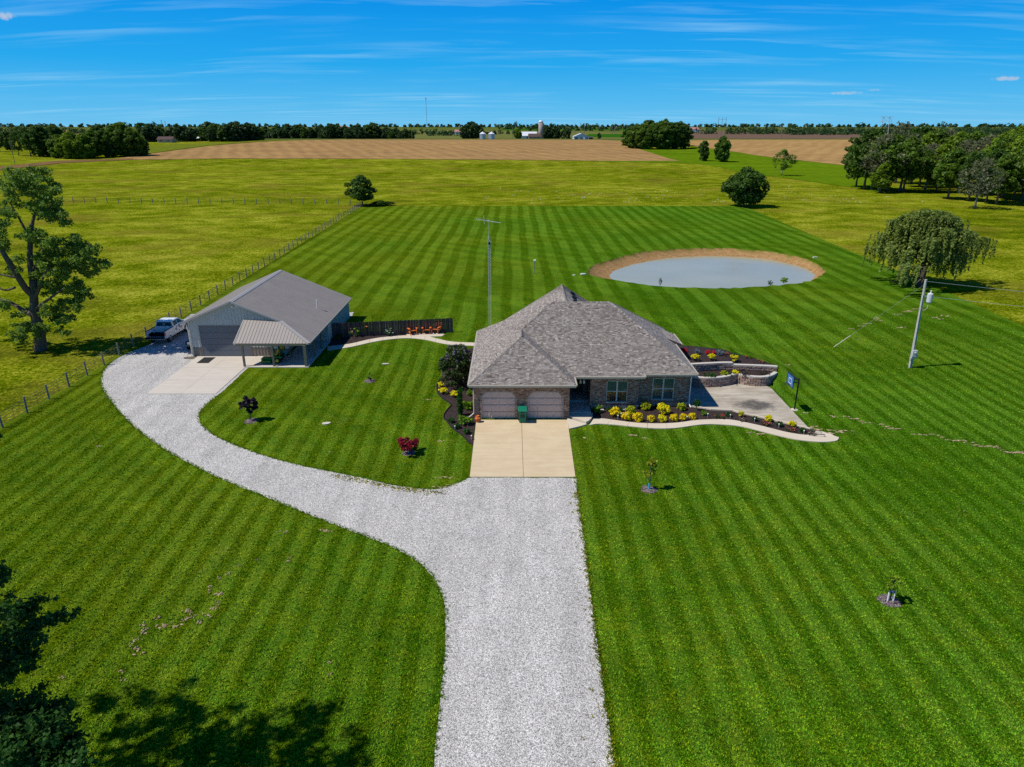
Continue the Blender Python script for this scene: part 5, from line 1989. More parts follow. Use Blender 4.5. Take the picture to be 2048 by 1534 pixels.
def crown_clumps(seed, h0, h1, rad, n, shape="round", rmin=.12, rmax=.26):
    """Clump centres filling an uneven crown from height h0 to h1."""
    r = random.Random(seed)
    out = []
    lob = [(r.uniform(0, 6.28), r.uniform(.75, 1.12)) for _ in range(5)]
    while len(out) < n:
        t = r.random()
        prof = {"round": math.sin(math.pi * min(1, (t * .92 + .10))) ** .6, "tall": math.sin(math.pi * (t * .9 + .08)) ** .5, "wide": (1 - t ** 2.2) ** .5 * (0.65 + .5 * min(1, t * 3)), "cone": (1 - t) ** .8}[shape]
        a = r.uniform(0, 6.283)
        lobe = 1 + sum(.13 * math.cos(a * (i + 1) - l[0]) * (l[1] - .6) for i, l in enumerate(lob)) * 1.6
        rr = rad * prof * lobe * (r.random() ** .38)
        cr = rad * r.uniform(rmin, rmax)
        out.append((rr * math.cos(a), rr * math.sin(a), h0 + (h1 - h0) * t, cr, cr * r.uniform(.6, .9)))
    return out


def limb_mesh(name, m_, height, r0, seed, clumps, k=14, first=.2, lean=(0, 0)):
    r = random.Random(seed)
    mb = MB()
    top = height * .78
    trunk = [(0, 0, -.15)]
    for i in range(1, 7):
        t = i / 6
        trunk.append((lean[0] * t + r.gauss(0, .02) * height * t, lean[1] * t + r.gauss(0, .02) * height * t, top * t))
    rad = [r0 * (1.35 if i == 0 else 1) * (1 - .85 * (i / 6)) + .02 for i in range(7)]
    mb.tube(trunk, rad, 8)
    pick = sorted(clumps, key=lambda c: -math.hypot(c[0], c[1]))[: max(k * 3, 1)]
    r.shuffle(pick)
    for c in pick[:k]:
        zz = max(height * first, min(top * .9, c[2] - math.hypot(c[0], c[1]) * r.uniform(.35, .8)))
        t = zz / top * 6
        i = min(5, int(t))
        p0 = Vector(trunk[i]).lerp(Vector(trunk[i + 1]), t - i)
        p1 = Vector(c[:3])
        mid = p0.lerp(p1, .5) + Vector((r.gauss(0, .03) * height, r.gauss(0, .03) * height, -.02 * height))
        rr = max(.03, rad[i] * .5)
        mb.tube([p0, mid, p1], [rr, rr * .6, rr * .2], 5)
    me = mb.mesh(name, smooth=True)
    me.materials.append(m_)
    return me


LEAF_DK = leaf_mat("dark_tree_leaves", (0.015, 0.042, 0.006), (0.10, 0.19, 0.026))
LEAF_MD = leaf_mat("mid_tree_leaves", (0.022, 0.056, 0.006), (0.145, 0.25, 0.024))
LEAF_YG = leaf_mat("bright_tree_leaves", (0.038, 0.085, 0.005), (0.22, 0.33, 0.02))
LEAF_CW = leaf_mat("cottonwood_leaves", (0.022, 0.055, 0.009), (0.215, 0.34, 0.05), .4, .012)
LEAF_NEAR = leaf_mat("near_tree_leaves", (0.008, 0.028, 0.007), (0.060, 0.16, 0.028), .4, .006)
LEAF_WIL = leaf_mat("willow_leaves", (0.06, 0.095, 0.012), (0.27, 0.34, 0.075))
LEAF_GRY = leaf_mat("thin_grey_leaves", (0.055, 0.065, 0.035), (0.19, 0.21, 0.10))
LEAF_FAR = leaf_mat("far_tree_leaves", (0.015, 0.040, 0.014), (0.065, 0.125, 0.034))

# tree kinds: crown and trunk meshes, unit = metres at full size
KIND = {}


def tree_kind(key, seed, height, rad, h0, shape, n, dens, leaf, lm, bm_=None, r0=.25, limbs=12, rmin=.14, rmax=.28, shell=.7, jitter=.6):
    cl = crown_clumps(seed, h0, height * .94, rad, n, shape, rmin, rmax)
    P, N_, Tn = clump_points(cl, dens, seed, shell)
    cm = leaf_mesh("crown_" + key, P, N_, leaf, Tn, lm, seed=seed, jitter=jitter)
    tm = limb_mesh("trunk_" + key, bm_ or BARK, height, r0, seed, cl, limbs)
    KIND[key] = (cm, tm, height)


tree_kind("oak_a", 21, 10, 5.6, 1.4, "round", 130, 62, .42, LEAF_DK, r0=.22)
tree_kind("oak_b", 22, 8, 3.9, 1.9, "round", 90, 90, .34, LEAF_DK, r0=.16)
tree_kind("clump_a", 23, 15, 6.2, 1.0, "round", 120, 44, .62, LEAF_MD, r0=.3, limbs=8)
tree_kind("clump_b", 24, 15, 5.4, .6, "tall", 110, 46, .60, LEAF_DK, r0=.3, limbs=8)
tree_kind("clump_c", 25, 14, 6.6, .6, "round", 120, 42, .62, LEAF_YG, r0=.3, limbs=8)
tree_kind("wood_a", 26, 17, 5.6, 4.5, "round", 105, 34, .50, LEAF_MD, r0=.3, limbs=16)
tree_kind("wood_b", 27, 18, 5.0, 4.0, "tall", 95, 30, .50, LEAF_DK, r0=.3, limbs=16)
tree_kind("wood_c", 28, 16, 5.4, 4.5, "round", 80, 17, .42, LEAF_GRY, BARKLT, r0=.28, limbs=34)
tree_kind("wood_d", 29, 15, 5.0, 3.0, "round", 100, 34, .48, LEAF_YG, r0=.25, limbs=14)
tree_kind("far_a", 30, 13, 6.5, .3, "round", 60, 20, .95, LEAF_FAR, r0=.3, limbs=3)
tree_kind("far_b", 31, 14, 5.2, .3, "tall", 60, 20, .95, LEAF_FAR, r0=.3, limbs=3)
tree_kind("thin", 32, 11.5, 4.6, 3.2, "round", 60, 34, .36, LEAF_MD, BARKLT, r0=.2, limbs=26)


def tree(key, x, y, z, h, label, cat="tree", group=None, name="tree", wide=1.0, rz=None):
    cm, tm, H0 = KIND[key]
    s_ = h / H0
    t = thing(name, label, cat, (x, y, z), rnd.random() * 6.28 if rz is None else rz, group, (s_ * wide, s_ * wide, s_))
    link("trunk", tm, None, t)
    link("crown", cm, None, t)
    return t


# --- the big cottonwood by the fence
def cottonwood():
    bx, by = -47.2, 65.1
    t = thing("cottonwood_tree", "tall spreading cottonwood with open limbs in the pasture beyond the parked pickup", "tree", (bx, by, 0))
    D = by

    def w_(x, y, dy=0):
        p = atY(x, y, by + dy)
        return (p[0] - bx, p[1] - by, p[2])
    limbs = [([(0, 0, -.2), w_(79, 660), w_(70, 630), w_(68, 600), w_(66, 560)], [.62, .45, .42, .38, .33]),
             ([w_(66, 560), w_(60, 520, .3), w_(61, 480, .5), w_(66, 440, .8), w_(78, 410, 1)], [.32, .26, .22, .15, .07]),
             ([w_(66, 590), w_(50, 575, -.5), w_(28, 540, -1.2), w_(6, 505, -1.5), w_(-14, 470, -1.5)], [.34, .3, .26, .22, .16]),
             ([w_(70, 632), w_(45, 620, .8), w_(20, 605, 1.4), w_(-10, 596, 1.8)], [.3, .22, .17, .1]),
             ([w_(66, 600), w_(75, 585, -.6), w_(84, 560, -1.2), w_(100, 530, -1.7)], [.2, .16, .12, .06]),
             ([w_(69, 620), w_(95, 600, -1), w_(130, 575, -1.6)], [.2, .13, .06]),
             ([w_(61, 480, .5), w_(40, 440, 1), w_(20, 405, 1.2)], [.14, .1, .05]),
             ([w_(40, 556, -.8), w_(15, 552, -1.2), w_(-12, 545, -1)], [.12, .09, .06]),
             ([w_(30, 575, 0), w_(8, 580, .3), w_(-16, 565, .6)], [.12, .09, .06]),
             ([w_(75, 440, .7), w_(95, 420, .8), w_(112, 400, .8)], [.1, .07, .03]),
             ([w_(66, 540), w_(90, 500, 1), w_(120, 480, 1.4), w_(160, 470, 1.6)], [.14, .1, .07, .04])]
    mb = MB()
    for pts, rad in limbs:
        mb.tube(cat_rom(pts, 4), list(np.interp(np.linspace(0, len(rad) - 1, (len(rad) - 1) * 4 + 1), range(len(rad)), rad)), 8)
    link("trunk", mb.mesh("trunk", smooth=True), BARK, t)
    g = random.Random(77)
    cl = []

    def blob(cx_, cy_, rx, ry, n, dmin=-2.5, dmax=2.5):
        for _ in range(n):
            a, rr = g.uniform(0, 6.28), g.random() ** .5
            x, y = cx_ + math.cos(a) * rr * rx, cy_ + math.sin(a) * rr * ry
            dep = g.uniform(dmin, dmax)
            p = w_(x, y, dep)
            r_ = g.uniform(.24, .68)
            cl.append((*p, r_, r_ * .72))
    blob(60, 375, 55, 38, 54)
    blob(90, 395, 38, 30, 24)
    blob(20, 360, 40, 22, 22)
    blob(108, 420, 28, 18, 12)
    blob(6, 440, 24, 40, 20)
    blob(55, 465, 34, 16, 14)
    blob(118, 440, 22, 10, 6)
    blob(90, 478, 36, 14, 10)
    blob(150, 468, 14, 9, 4)
    blob(130, 515, 58, 38, 84)
    blob(165, 520, 36, 34, 32)
    blob(110, 560, 48, 32, 44)
    blob(160, 585, 30, 24, 22)
    blob(125, 620, 38, 26, 30)
    blob(75, 665, 58, 22, 24)
    blob(48, 640, 26, 28, 14)
    blob(205, 528, 12, 7, 4)
    blob(0, 480, 16, 24, 8)
    blob(30, 530, 14, 18, 6)
    blob(0, 610, 14, 14, 5)
    blob(-60, 430, 60, 60, 60, -3, 3)
    blob(-50, 560, 50, 50, 40, -3, 3)
    P, N_, Tn = clump_points(cl, 260, 5, .35)
    link("crown", leaf_mesh("crown", P, N_, .18, Tn, LEAF_CW, seed=5, jitter=.75, aspect=1.3), None, t)


cottonwood()


# --- tree beside the camera at the lower left corner
def near_tree():
    bx, by = -20.5, 13.5
    t = thing("cottonwood_tree", "dark leafy tree reaching into the lower left corner of the lawn", "tree", (bx, by, 0))
    cl = []
    g = random.Random(9)

    def add(px, py, h, r_, n=1, sp=0.0):
        for _ in range(n):
            p = G(px + g.gauss(0, sp), py + g.gauss(0, sp), h + g.gauss(0, sp * .01))
            cl.append((p[0] - bx, p[1] - by, p[2], r_ * g.uniform(.7, 1.2), r_ * g.uniform(.5, .8)))
    for (px, py, h, r_, n, sp) in ((20, 1225, 6.5, .36, 12, 16), (60, 1222, 6.6, .32, 7, 9), (100, 1235, 6.7, .26, 5, 7), (128, 1226, 6.7, .20, 4, 6), (152, 1226, 6.8, .16, 3, 4), (112, 1195, 6.9, .12, 2, 4), (72, 1258, 6.5, .28, 6, 9),
                                   (20, 1275, 6.3, .38, 14, 18), (40, 1312, 6.2, .32, 7, 14), (10, 1340, 6.0, .36, 10, 14), (6, 1135, 7.2, .24, 3, 6), (4, 1160, 7.0, .22, 3, 5), (55, 1335, 6.0, .2, 3, 8),
                                   (20, 1420, 5.2, .42, 16, 24), (80, 1450, 5.0, .40, 20, 26), (110, 1420, 5.0, .26, 6, 14), (40, 1500, 4.8, .45, 24, 28), (120, 1500, 4.6, .38, 14, 24), (150, 1470, 4.6, .25, 4, 10), (70, 1395, 5.3, .22, 5, 14), (140, 1540, 4.4, .36, 8, 20)):
        add(px, py, h, r_, n, sp)
    # upper crown to the left of the picture; its shade lies on the lawn
    sx, sy = math.cos(SUN_AZ) / math.tan(SUN_ELEV), math.sin(SUN_AZ) / math.tan(SUN_ELEV)
    for (px, py, n, sp) in ((350, 1440, 16, .55), (330, 1400, 5, .4), (300, 1500, 20, .9), (420, 1480, 12, .7), (560, 1455, 12, .6), (600, 1430, 7, .5), (660, 1440, 6, .5), (520, 1510, 20, .8), (620, 1510, 16, .7), (690, 1500, 6, .5), (250, 1410, 6, .5), (200, 1400, 6, .5), (450, 1540, 22, .9), (680, 1560, 16, .7), (230, 1480, 12, .7), (470, 1420, 4, .35), (380, 1360, 2, .2), (560, 1600, 30, 1.2), (330, 1600, 30, 1.2)):
        s_ = G(px, py)
        for _ in range(n):
            h = g.uniform(11.0, 15.5)
            while True:
                x, y = s_[0] + g.gauss(0, sp) - sx * h, s_[1] + g.gauss(0, sp * .7) - sy * h
                zc_ = y * math.cos(PITCH) - (h - CAM_H) * math.sin(PITCH)
                if 1024 + 1365 * x / max(1, zc_) < -25 or h > 19:
                    break
                h += .5
            r_ = g.uniform(.22, .50)
            cl.append((x - bx, y - by, h, r_, r_ * .7))
    P, N_, Tn = clump_points(cl, 560, 6, .3)
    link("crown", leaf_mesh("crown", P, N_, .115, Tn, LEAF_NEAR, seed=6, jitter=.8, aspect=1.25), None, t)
    mb = MB()
    mb.tube([(0, 0, -.2), (.1, .2, 3), (-.1, .3, 6), (.2, .3, 10), (.4, .5, 15)], [.5, .4, .34, .24, .06], 9)
    for i, c_ in enumerate(cl[::9]):
        z0 = max(2.5, min(13, c_[2] - math.hypot(c_[0], c_[1]) * .45))
        mb.tube([(0, .3, z0), (c_[0] * .5, c_[1] * .5, (z0 + c_[2]) / 2 - .1), c_[:3]], [.07, .045, .015], 5)
    link("trunk", mb.mesh("trunk", smooth=True), BARK, t)


near_tree()


# --- the willow
def willow():
    p = G(1838, 572)
    t = thing("willow_tree", "grey green willow with drooping branches at the meadow edge by the pole", "tree", p)
    g = np.random.default_rng(14)
    r = random.Random(14)
    pts, nr, tn = [], [], []
    mb = MB()
    mb.tube([(0, 0, -.2), (.05, 0, 1.2), (.25, 0, 2.6), (.5, .1, 4.2), (.7, .2, 6.4)], [.6, .48, .42, .3, .12], 9)
    ends = []
    for k in range(110):
        a = r.uniform(0, 6.28)
        el = r.uniform(.02, 1.45)
        lb = 1 + .20 * math.sin(3 * a + 1.1) + .13 * math.sin(5 * a + .4)
        rr = (7.4 if el < .5 else 5.9) * r.uniform(.4, 1.0) * lb
        z = 3.6 + 6.6 * math.sin(el) * r.uniform(.8, 1.0)
        x, y = rr * math.cos(el) ** .8 * math.cos(a) * (1.0), rr * math.cos(el) ** .8 * math.sin(a) * .85
        ends.append((x, y, z))
        if k % 3 == 0:
            mb.tube([(.2, 0, 2.6 + r.random()), (x * .5, y * .5, z * .65 + 1.0), (x * .92, y * .92, z)], [.15, .08, .02], 5)
    for (x, y, z) in ends:
        for _ in range(13):
            ox, oy = r.gauss(0, .75), r.gauss(0, .75)
            ln = r.uniform(.6, 2.9)
            n_ = int(ln * 13)
            s_ = np.linspace(0, 1, n_)
            cx_ = x + ox + .5 * np.sign(x) * s_ * r.uniform(0, .8)
            px_ = np.stack([cx_ + g.normal(0, .07, n_), y + oy + g.normal(0, .07, n_) + 0 * s_, z + .5 - ox * ox * .1 - ln * s_ ** 1.3], 1)
            px_ = px_[px_[:, 2] > .5]
            pts.append(px_)
            nr.append(np.tile(np.array((x * .12, y * .12 - .3, .7)), (len(px_), 1)))
            tn.append(np.clip(g.normal(r.uniform(.25, .7), .15, len(px_)), 0, 1))
    P = np.concatenate(pts)
    link("crown", leaf_mesh("crown", P, np.concatenate(nr), .20, np.concatenate(tn), LEAF_WIL, aspect=2.2, seed=15, jitter=.7), None, t)
    for k in range(9):
        a = r.uniform(2.6, 4.4)
        b = r.uniform(2.5, 4.5)
        mb.tube([(-.1, -.2, 1.4), (math.cos(a) * b * .6, math.sin(a) * b * .4 - .6, 1.3), (math.cos(a) * b, math.sin(a) * b * .5 - .6, .5 + r.random() * .6)], [.07, .045, .015], 5)
    link("trunk", mb.mesh("trunk", smooth=True), BARK, t)


willow()

p = T(725, 411)
tree("oak_b", p[0], p[1], p[2], 8.1, "small round dark tree at the far corner where the two fences meet", wide=1.05)
p = T(1487, 413)
tree("oak_a", p[0], p[1], p[2], 10.2, "round dark tree standing alone at the far right corner of the mown lawn")
p = T(1563, 351)
tree("thin", p[0], p[1], p[2], 11.2, "thin grey-topped tree alone in the green waterway left of the woods", wide=1.1)
p = T(1406, 322)
tree("clump_b", p[0], p[1], p[2], 11.5, "left and shorter of the pair of trees before the right stubble field", wide=.8)
p = T(1443, 324)
tree("clump_a", p[0], p[1], p[2], 14.5, "right and taller of the pair of trees before the right stubble field", wide=.75)
for k, (x, y, h, lab) in enumerate(((760, 412, 1.3, "low dark bush right of the small corner tree"), (776, 411, 1.0, "smaller low bush at the end of the corner bushes"), (748, 413, .8, "lowest bush close under the small corner tree"))):
    p = T(x, y)
    tree("oak_b", p[0], p[1], p[2], h * 1.15, lab, "bush", name="bush", wide=3.0)

# woods on the right
WOODS = [(1757, 383, 17, "wood_c"), (1728, 379, 18, "wood_b"), (1742, 380, 15, "wood_a"), (1712, 374, 14, "wood_b"), (1775, 383, 16.5, "wood_a"), (1800, 381, 17, "wood_c"), (1806, 384, 16, "wood_a"), (1760, 386, 9, "wood_d"),
         (1838, 374, 15.5, "wood_d"), (1858, 370, 16, "wood_a"), (1872, 384, 14, "wood_d"), (1895, 398, 15, "wood_a"), (1850, 380, 14, "wood_c"), (1915, 386, 16, "wood_c"), (1936, 402, 15, "wood_b"), (1949, 417, 15.5, "wood_c"), (1972, 405, 16, "wood_b"), (1992, 409, 15, "wood_a"),
         (2004, 396, 19, "wood_a"), (2026, 400, 20, "wood_d"), (2040, 404, 18, "wood_b"), (1985, 390, 18, "wood_d"), (1960, 384, 17, "wood_c"), (1930, 378, 17, "wood_a"), (1900, 374, 16, "wood_d"), (1880, 370, 16.5, "wood_c"), (1822, 368, 17, "wood_b"), (1790, 366, 18, "wood_c"), (2062, 412, 19, "wood_a"), (2085, 405, 20, "wood_b"), (2070, 392, 20, "wood_a"), (2015, 382, 19, "wood_d"), (2046, 380, 20, "wood_a")]
ORD = ["first", "second", "third", "fourth", "fifth", "sixth", "seventh", "eighth", "ninth", "tenth", "eleventh", "twelfth", "thirteenth", "fourteenth", "fifteenth", "sixteenth", "seventeenth", "eighteenth", "nineteenth", "twentieth", "twenty-first", "twenty-second", "twenty-third", "twenty-fourth", "twenty-fifth", "twenty-sixth"]
WL = {"wood_a": "leafy green tree", "wood_b": "dark upright tree", "wood_c": "grey half bare tree", "wood_d": "bright yellow-green tree"}
WROW = {r_: sorted(w_ for w_ in WOODS if (w_[1] >= 380) == r_) for r_ in (True, False)}
for front in (True, False):
    for k, (x, y, h, key) in enumerate(WROW[front]):
        p = T(x, y)
        lab = "%s, %s from the left in the %s row of the right-hand woods" % (WL[key], ORD[k], "front" if front else "back")
        tree(key, p[0], p[1], p[2], h * 1.04 * p[1] / 225, lab, group="trees of the right-hand woods", wide=1.12)

# bushy clumps and field trees
def clump_row(spec, lab, grp, keys, hs):
    for k, (x, y, h) in enumerate(sorted(spec)):
        p = T(x, y)
        key = rnd.choice(keys)
        tree(key, p[0], p[1], p[2], h * .86, "%s, %s from its left" % (lab, ORD[k]), group=grp, wide=rnd.uniform(.9, 1.2))


clump_row([(38, 311, 18), (62, 313, 22), (85, 313, 22), (104, 313, 17), (20, 300, 15), (0, 303, 16), (50, 300, 20)], "dark tall tree at the left end of the roadside belt", "trees at the left end of the roadside belt", ["clump_b", "wood_b"], 0)
clump_row([(122, 316, 16), (148, 317, 18), (172, 317, 17), (190, 315, 19), (132, 312, 15)], "bright bushy tree in the middle of the roadside belt", "bright trees in the roadside belt", ["clump_c", "clump_a"], 0)
clump_row([(212, 314, 19), (232, 313, 22), (252, 312, 24), (268, 312, 20), (282, 311, 14), (242, 309, 22), (205, 309, 22)], "broad tree at the right end of the roadside belt", "trees at the right end of the roadside belt", ["clump_a", "clump_b"], 0)
clump_row([(1258, 296, 17), (1272, 297, 20), (1288, 298, 21), (1304, 298.5, 22), (1320, 298, 23), (1336, 298, 22), (1352, 297.5, 22), (1368, 296, 19), (1296, 293, 23), (1328, 292, 24), (1358, 292, 22)], "tree of the dense grove between the two stubble fields", "trees of the grove between the stubble fields", ["clump_a", "clump_b", "clump_b", "wood_a"], 0)

# belt behind the crest of the stubble field
r6 = random.Random(61)
MARKS = [(280, "right of the roadside belt"), (333, "right of the tan-walled house"), (397, "right of the half hidden white house"), (470, "right of the long low white roof"), (537, "right of the pole at the field's end"), (610, "left of the pink-walled farmhouse"), (687, "right of the pink-walled farmhouse"), (760, "left of the radio mast")]
mk = {}
for k in range(64):
    x = 288 + k * 8.7 + r6.uniform(-3, 3)
    Y = r6.uniform(770, 860) if x > 520 else r6.uniform(650, 720)
    if 826 < x < 850 or 322 < x < 340 or 390 < x < 403:
        continue
    X = (x - 1024) / 1365 * (Y * math.cos(PITCH) + 16 * math.sin(PITCH))
    h = r6.uniform(11, 17) if x < 520 else (r6.uniform(9, 17.5) if x < 760 else r6.uniform(6.5, 13))
    z0 = hgt(Y) if Y < 700 else hgt(Y) - .5
    pl = [m_ for m_ in MARKS if m_[0] <= x][-1][1]
    mk[pl] = mk.get(pl, 0) + 1
    tree(r6.choice(["far_a", "far_b", "clump_b", "far_a"]), X, Y, z0, h, "%s belt tree %s" % (ORD[mk[pl] - 1], pl), group="trees in the belt behind the stubble field", wide=r6.uniform(1.0, 1.5))
for (x, Y, h) in ((928, 790, 13), (938, 800, 17), (950, 800, 16), (960, 810, 14), (944, 815, 18)):
    X = (x - 1024) / 1365 * (Y * math.cos(PITCH) + 16 * math.sin(PITCH))
    tree("far_b", X, Y, hgt(Y), h, "tree of the small group left of the grain bins, " + {928: "its left end", 938: "second from its left", 944: "tallest in its middle", 950: "second from its right", 960: "nearest the bins"}[x], group="trees by the grain bins", wide=.9)
for (x, Y, h, lab) in ((1037, 800, 11, "bright tree left of the white barn roof"), (1092, 790, 12, "dark tree just right of the silo"), (1101, 795, 15, "tallest tree of the farmstead right of the silo"), (1109, 790, 13, "tree at the right end of the farmstead group"), (1135, 780, 11, "bushy tree between the farmstead and the white shed"), (1127, 785, 9, "low tree left of the white shed"), (1198, 790, 6, "lone small bush right of the white shed"), (1117, 795, 9, "low tree at the gap before the white gabled shed")):
    X = (x - 1024) / 1365 * (Y * math.cos(PITCH) + 16 * math.sin(PITCH))
    tree("far_a" if "bright" not in lab else "clump_c", X, Y, hgt(Y), h, lab, wide=.8)
X = (112 - 1024) / 1365 * (900 * math.cos(PITCH) + 16 * math.sin(PITCH))
tree("oak_a", X, 900, hgt(900), 17, "tall lone round tree rising above the roadside belt on the left", wide=.85)


# far tree line on the horizon: one mass
def far_mass(name, spec, seed, label_kind="stuff"):
    r = random.Random(seed)
    cl = []
    for (x0, x1, Y, hmin, hmax, stepm) in spec:
        X0, X1 = (x0 - 1024) / 1365 * Y * .94, (x1 - 1024) / 1365 * Y * .94
        X = X0
        while X < X1:
            h = r.uniform(hmin, hmax) * .8 * (1.4 if r.random() < .07 else 1)
            yy = Y + r.uniform(-60, 60)
            rr = h * r.uniform(.34, .6)
            for q_ in range(3):
                cl.append((X + r.gauss(0, rr * .6), yy + r.gauss(0, rr * .4), hgt(yy) + h * (.14 + .27 * q_), rr * (1.25 - .25 * q_), h * .25))
            X += stepm * r.uniform(.3, 1.0)
    P, N_, Tn = [], [], []
    g = np.random.default_rng(seed)
    for (x, y, z, a, b) in cl:
        k = 18
        d = g.normal(0, 1, (k, 3))
        d /= np.linalg.norm(d, axis=1, keepdims=True)
        P.append(np.array((x, y, z)) + d * np.array((a, a, b)))
        N_.append(d + np.array((0, -.2, .3)))
        Tn.append(np.clip(g.normal(.45, .25, k), 0, 1))
    P, N_, Tn = np.concatenate(P), np.concatenate(N_), np.concatenate(Tn)
    sz_ = (P[:, 1] * 0.0019) * g.uniform(.7, 1.4, len(P))
    o = link(name, leaf_mesh(name, P, N_, sz_, Tn, LEAF_FAR, seed=seed, jitter=.5, aspect=1.1), None)
    o["kind"] = "stuff"
    return o


far_mass("far_woods", [(-60, 700, 1900, 11, 20, 13), (-60, 500, 1400, 9, 15, 13), (500, 1040, 1700, 8, 14, 15), (700, 770, 1500, 12, 20, 10), (860, 930, 1450, 11, 18, 9), (1000, 1400, 3600, 15, 26, 30), (1060, 1340, 2800, 9, 17, 40), (1340, 1370, 2200, 15, 24, 18), (1375, 1400, 2300, 15, 26, 14),
                       (1400, 2100, 1750, 16, 24, 11), (1580, 2100, 1600, 15, 22, 10), (1830, 2110, 1480, 13, 22, 11), (1500, 1700, 1850, 14, 20, 12), (-60, 2110, 5200, 20, 36, 45)], 91)

# ---------------------------------------------------------------- shrubs and flowers
SHRUB = {}


def shrub_kind(key, seed, lm, shape="ball", n=34, dens=1700, leaf=.075, blooms=None, bn=0):
    """Low plant, unit size: radius 0.5, height 0.8."""
    r = random.Random(seed)
    cl = []
    for _ in range(n):
        a = r.uniform(0, 6.28)
        if shape == "ball":
            t = r.random()
            rr = .40 * math.sin(math.pi * (.25 + .6 * t)) * r.random() ** .3
            cl.append((rr * math.cos(a), rr * math.sin(a), .14 + .5 * t, r.uniform(.10, .17), r.uniform(.09, .14)))
        elif shape == "spray":
            t = r.random()
            rr = .42 * r.random() ** .5
            cl.append((rr * math.cos(a), rr * math.sin(a), .18 + .42 * t, r.uniform(.07, .14), r.uniform(.06, .11)))
        elif shape == "loose":
            rr = .46 * r.random() ** .6
            cl.append((rr * math.cos(a), rr * math.sin(a), r.uniform(.08, .45), r.uniform(.06, .13), r.uniform(.05, .09)))
        elif shape == "column":
            t = r.random()
            rr = .16 * r.random() ** .4
            cl.append((rr * math.cos(a), rr * math.sin(a), .1 + 1.9 * t, r.uniform(.13, .19), .2))
    P, N_, Tn = clump_points(cl, dens, seed, .6)
    cm = leaf_mesh("foliage_" + key, P, N_, leaf, Tn, lm, seed=seed, jitter=.5, aspect=1.2)
    mb = MB()
    for c_ in cl[:9]:
        mb.tube([(0, 0, -.02), (c_[0] * .5, c_[1] * .5, c_[2] * .5), (c_[0], c_[1], c_[2])], [.025, .015, .006], 4, False)
    st = mb.mesh("stems_" + key)
    st.materials.append(BARK)
    bm2 = None
    if blooms:
        sel = [(c_[0], c_[1], c_[2] + c_[4] * .7, c_[3] * .62, c_[3] * .4) for c_ in r.sample(cl, min(bn, len(cl)))]
        P, N_, Tn = clump_points(sel, dens * 1.6, seed + 1, .5)
        bm2 = leaf_mesh("blooms_" + key, P, N_, leaf * .9, Tn, blooms, seed=seed + 2, jitter=.5, aspect=1.0)
    SHRUB[key] = (cm, st, bm2)


L_YEL = leaf_mat("gold_leaves", (0.52, 0.47, 0.004), (0.92, 0.82, 0.012), .2)
L_YOR = leaf_mat("gold_orange_leaves", (0.55, 0.42, 0.004), (0.95, 0.74, 0.015), .2)
L_YGR = leaf_mat("lime_leaves", (0.13, 0.22, 0.004), (0.50, 0.52, 0.015), .2)
L_GRN = leaf_mat("fresh_leaves", (0.045, 0.14, 0.006), (0.20, 0.36, 0.015), .2)
L_DGR = leaf_mat("deep_green_leaves", (0.008, 0.045, 0.005), (0.03, 0.12, 0.012), .15)
L_BLU = leaf_mat("blue_needles", (0.07, 0.12, 0.14), (0.26, 0.36, 0.42), .1)
L_RED = leaf_mat("red_flowers", (0.55, 0.004, 0.02), (0.85, 0.03, 0.06), .2)
L_PNK = leaf_mat("pink_flowers", (0.70, 0.03, 0.12), (0.9, 0.28, 0.34), .2)
L_PNK2 = leaf_mat("pale_pink_flowers", (0.62, 0.16, 0.24), (0.9, 0.55, 0.58), .2)
L_ORF = leaf_mat("orange_red_leaves", (0.40, 0.06, 0.02), (0.6, 0.16, 0.06), .2)
L_WHT = leaf_mat("white_flowers", (0.55, 0.58, 0.55), (0.9, 0.9, 0.88), .2)
L_LIL = leaf_mat("lilac_leaves", (0.010, 0.026, 0.008), (0.065, 0.105, 0.022), .2)
L_LILB = leaf_mat("lilac_blooms", (0.10, 0.08, 0.12), (0.30, 0.26, 0.34), .15)
L_MAP = leaf_mat("red_maple_leaves", (0.10, 0.006, 0.012), (0.34, 0.025, 0.05), .3)
L_PUR = leaf_mat("dark_purple_leaves", (0.014, 0.008, 0.016), (0.065, 0.045, 0.07), .15)
L_TWIG = leaf_mat("dull_rose_leaves", (0.022, 0.020, 0.016), (0.075, 0.06, 0.05), .15)

shrub_kind("yellow", 41, L_YEL)
shrub_kind("gold", 42, L_YOR)
shrub_kind("lime", 43, L_YGR)
shrub_kind("limespray", 44, L_GRN, "spray", 34, 2000, .085)
shrub_kind("yellowspray", 45, L_YEL, "spray", 28, 2200, .075)
shrub_kind("green", 46, L_DGR)
shrub_kind("blue", 47, L_BLU, "spray", 24)
shrub_kind("red", 48, L_RED, "ball", 18)
shrub_kind("pink", 49, L_DGR, "loose", 26, 1600, .065, L_PNK, 20)
shrub_kind("rose", 50, L_DGR, "loose", 26, 1600, .065, L_RED, 15)
shrub_kind("palepink", 51, L_DGR, "loose", 26, 1600, .065, L_PNK2, 18)
shrub_kind("orange", 52, L_ORF, "loose", 18)
shrub_kind("twiggy", 53, L_TWIG, "loose", 26, 900, .07)
shrub_kind("darkloose", 54, L_DGR, "loose", 28, 900, .08)
shrub_kind("white", 55, L_DGR, "ball", 24, 700, .06, L_WHT, 18)
shrub_kind("rhodo", 56, L_GRN, "ball", 26, 700, .075, L_PNK2, 9)
shrub_kind("column", 57, L_DGR, "column", 70, 1300, .07)


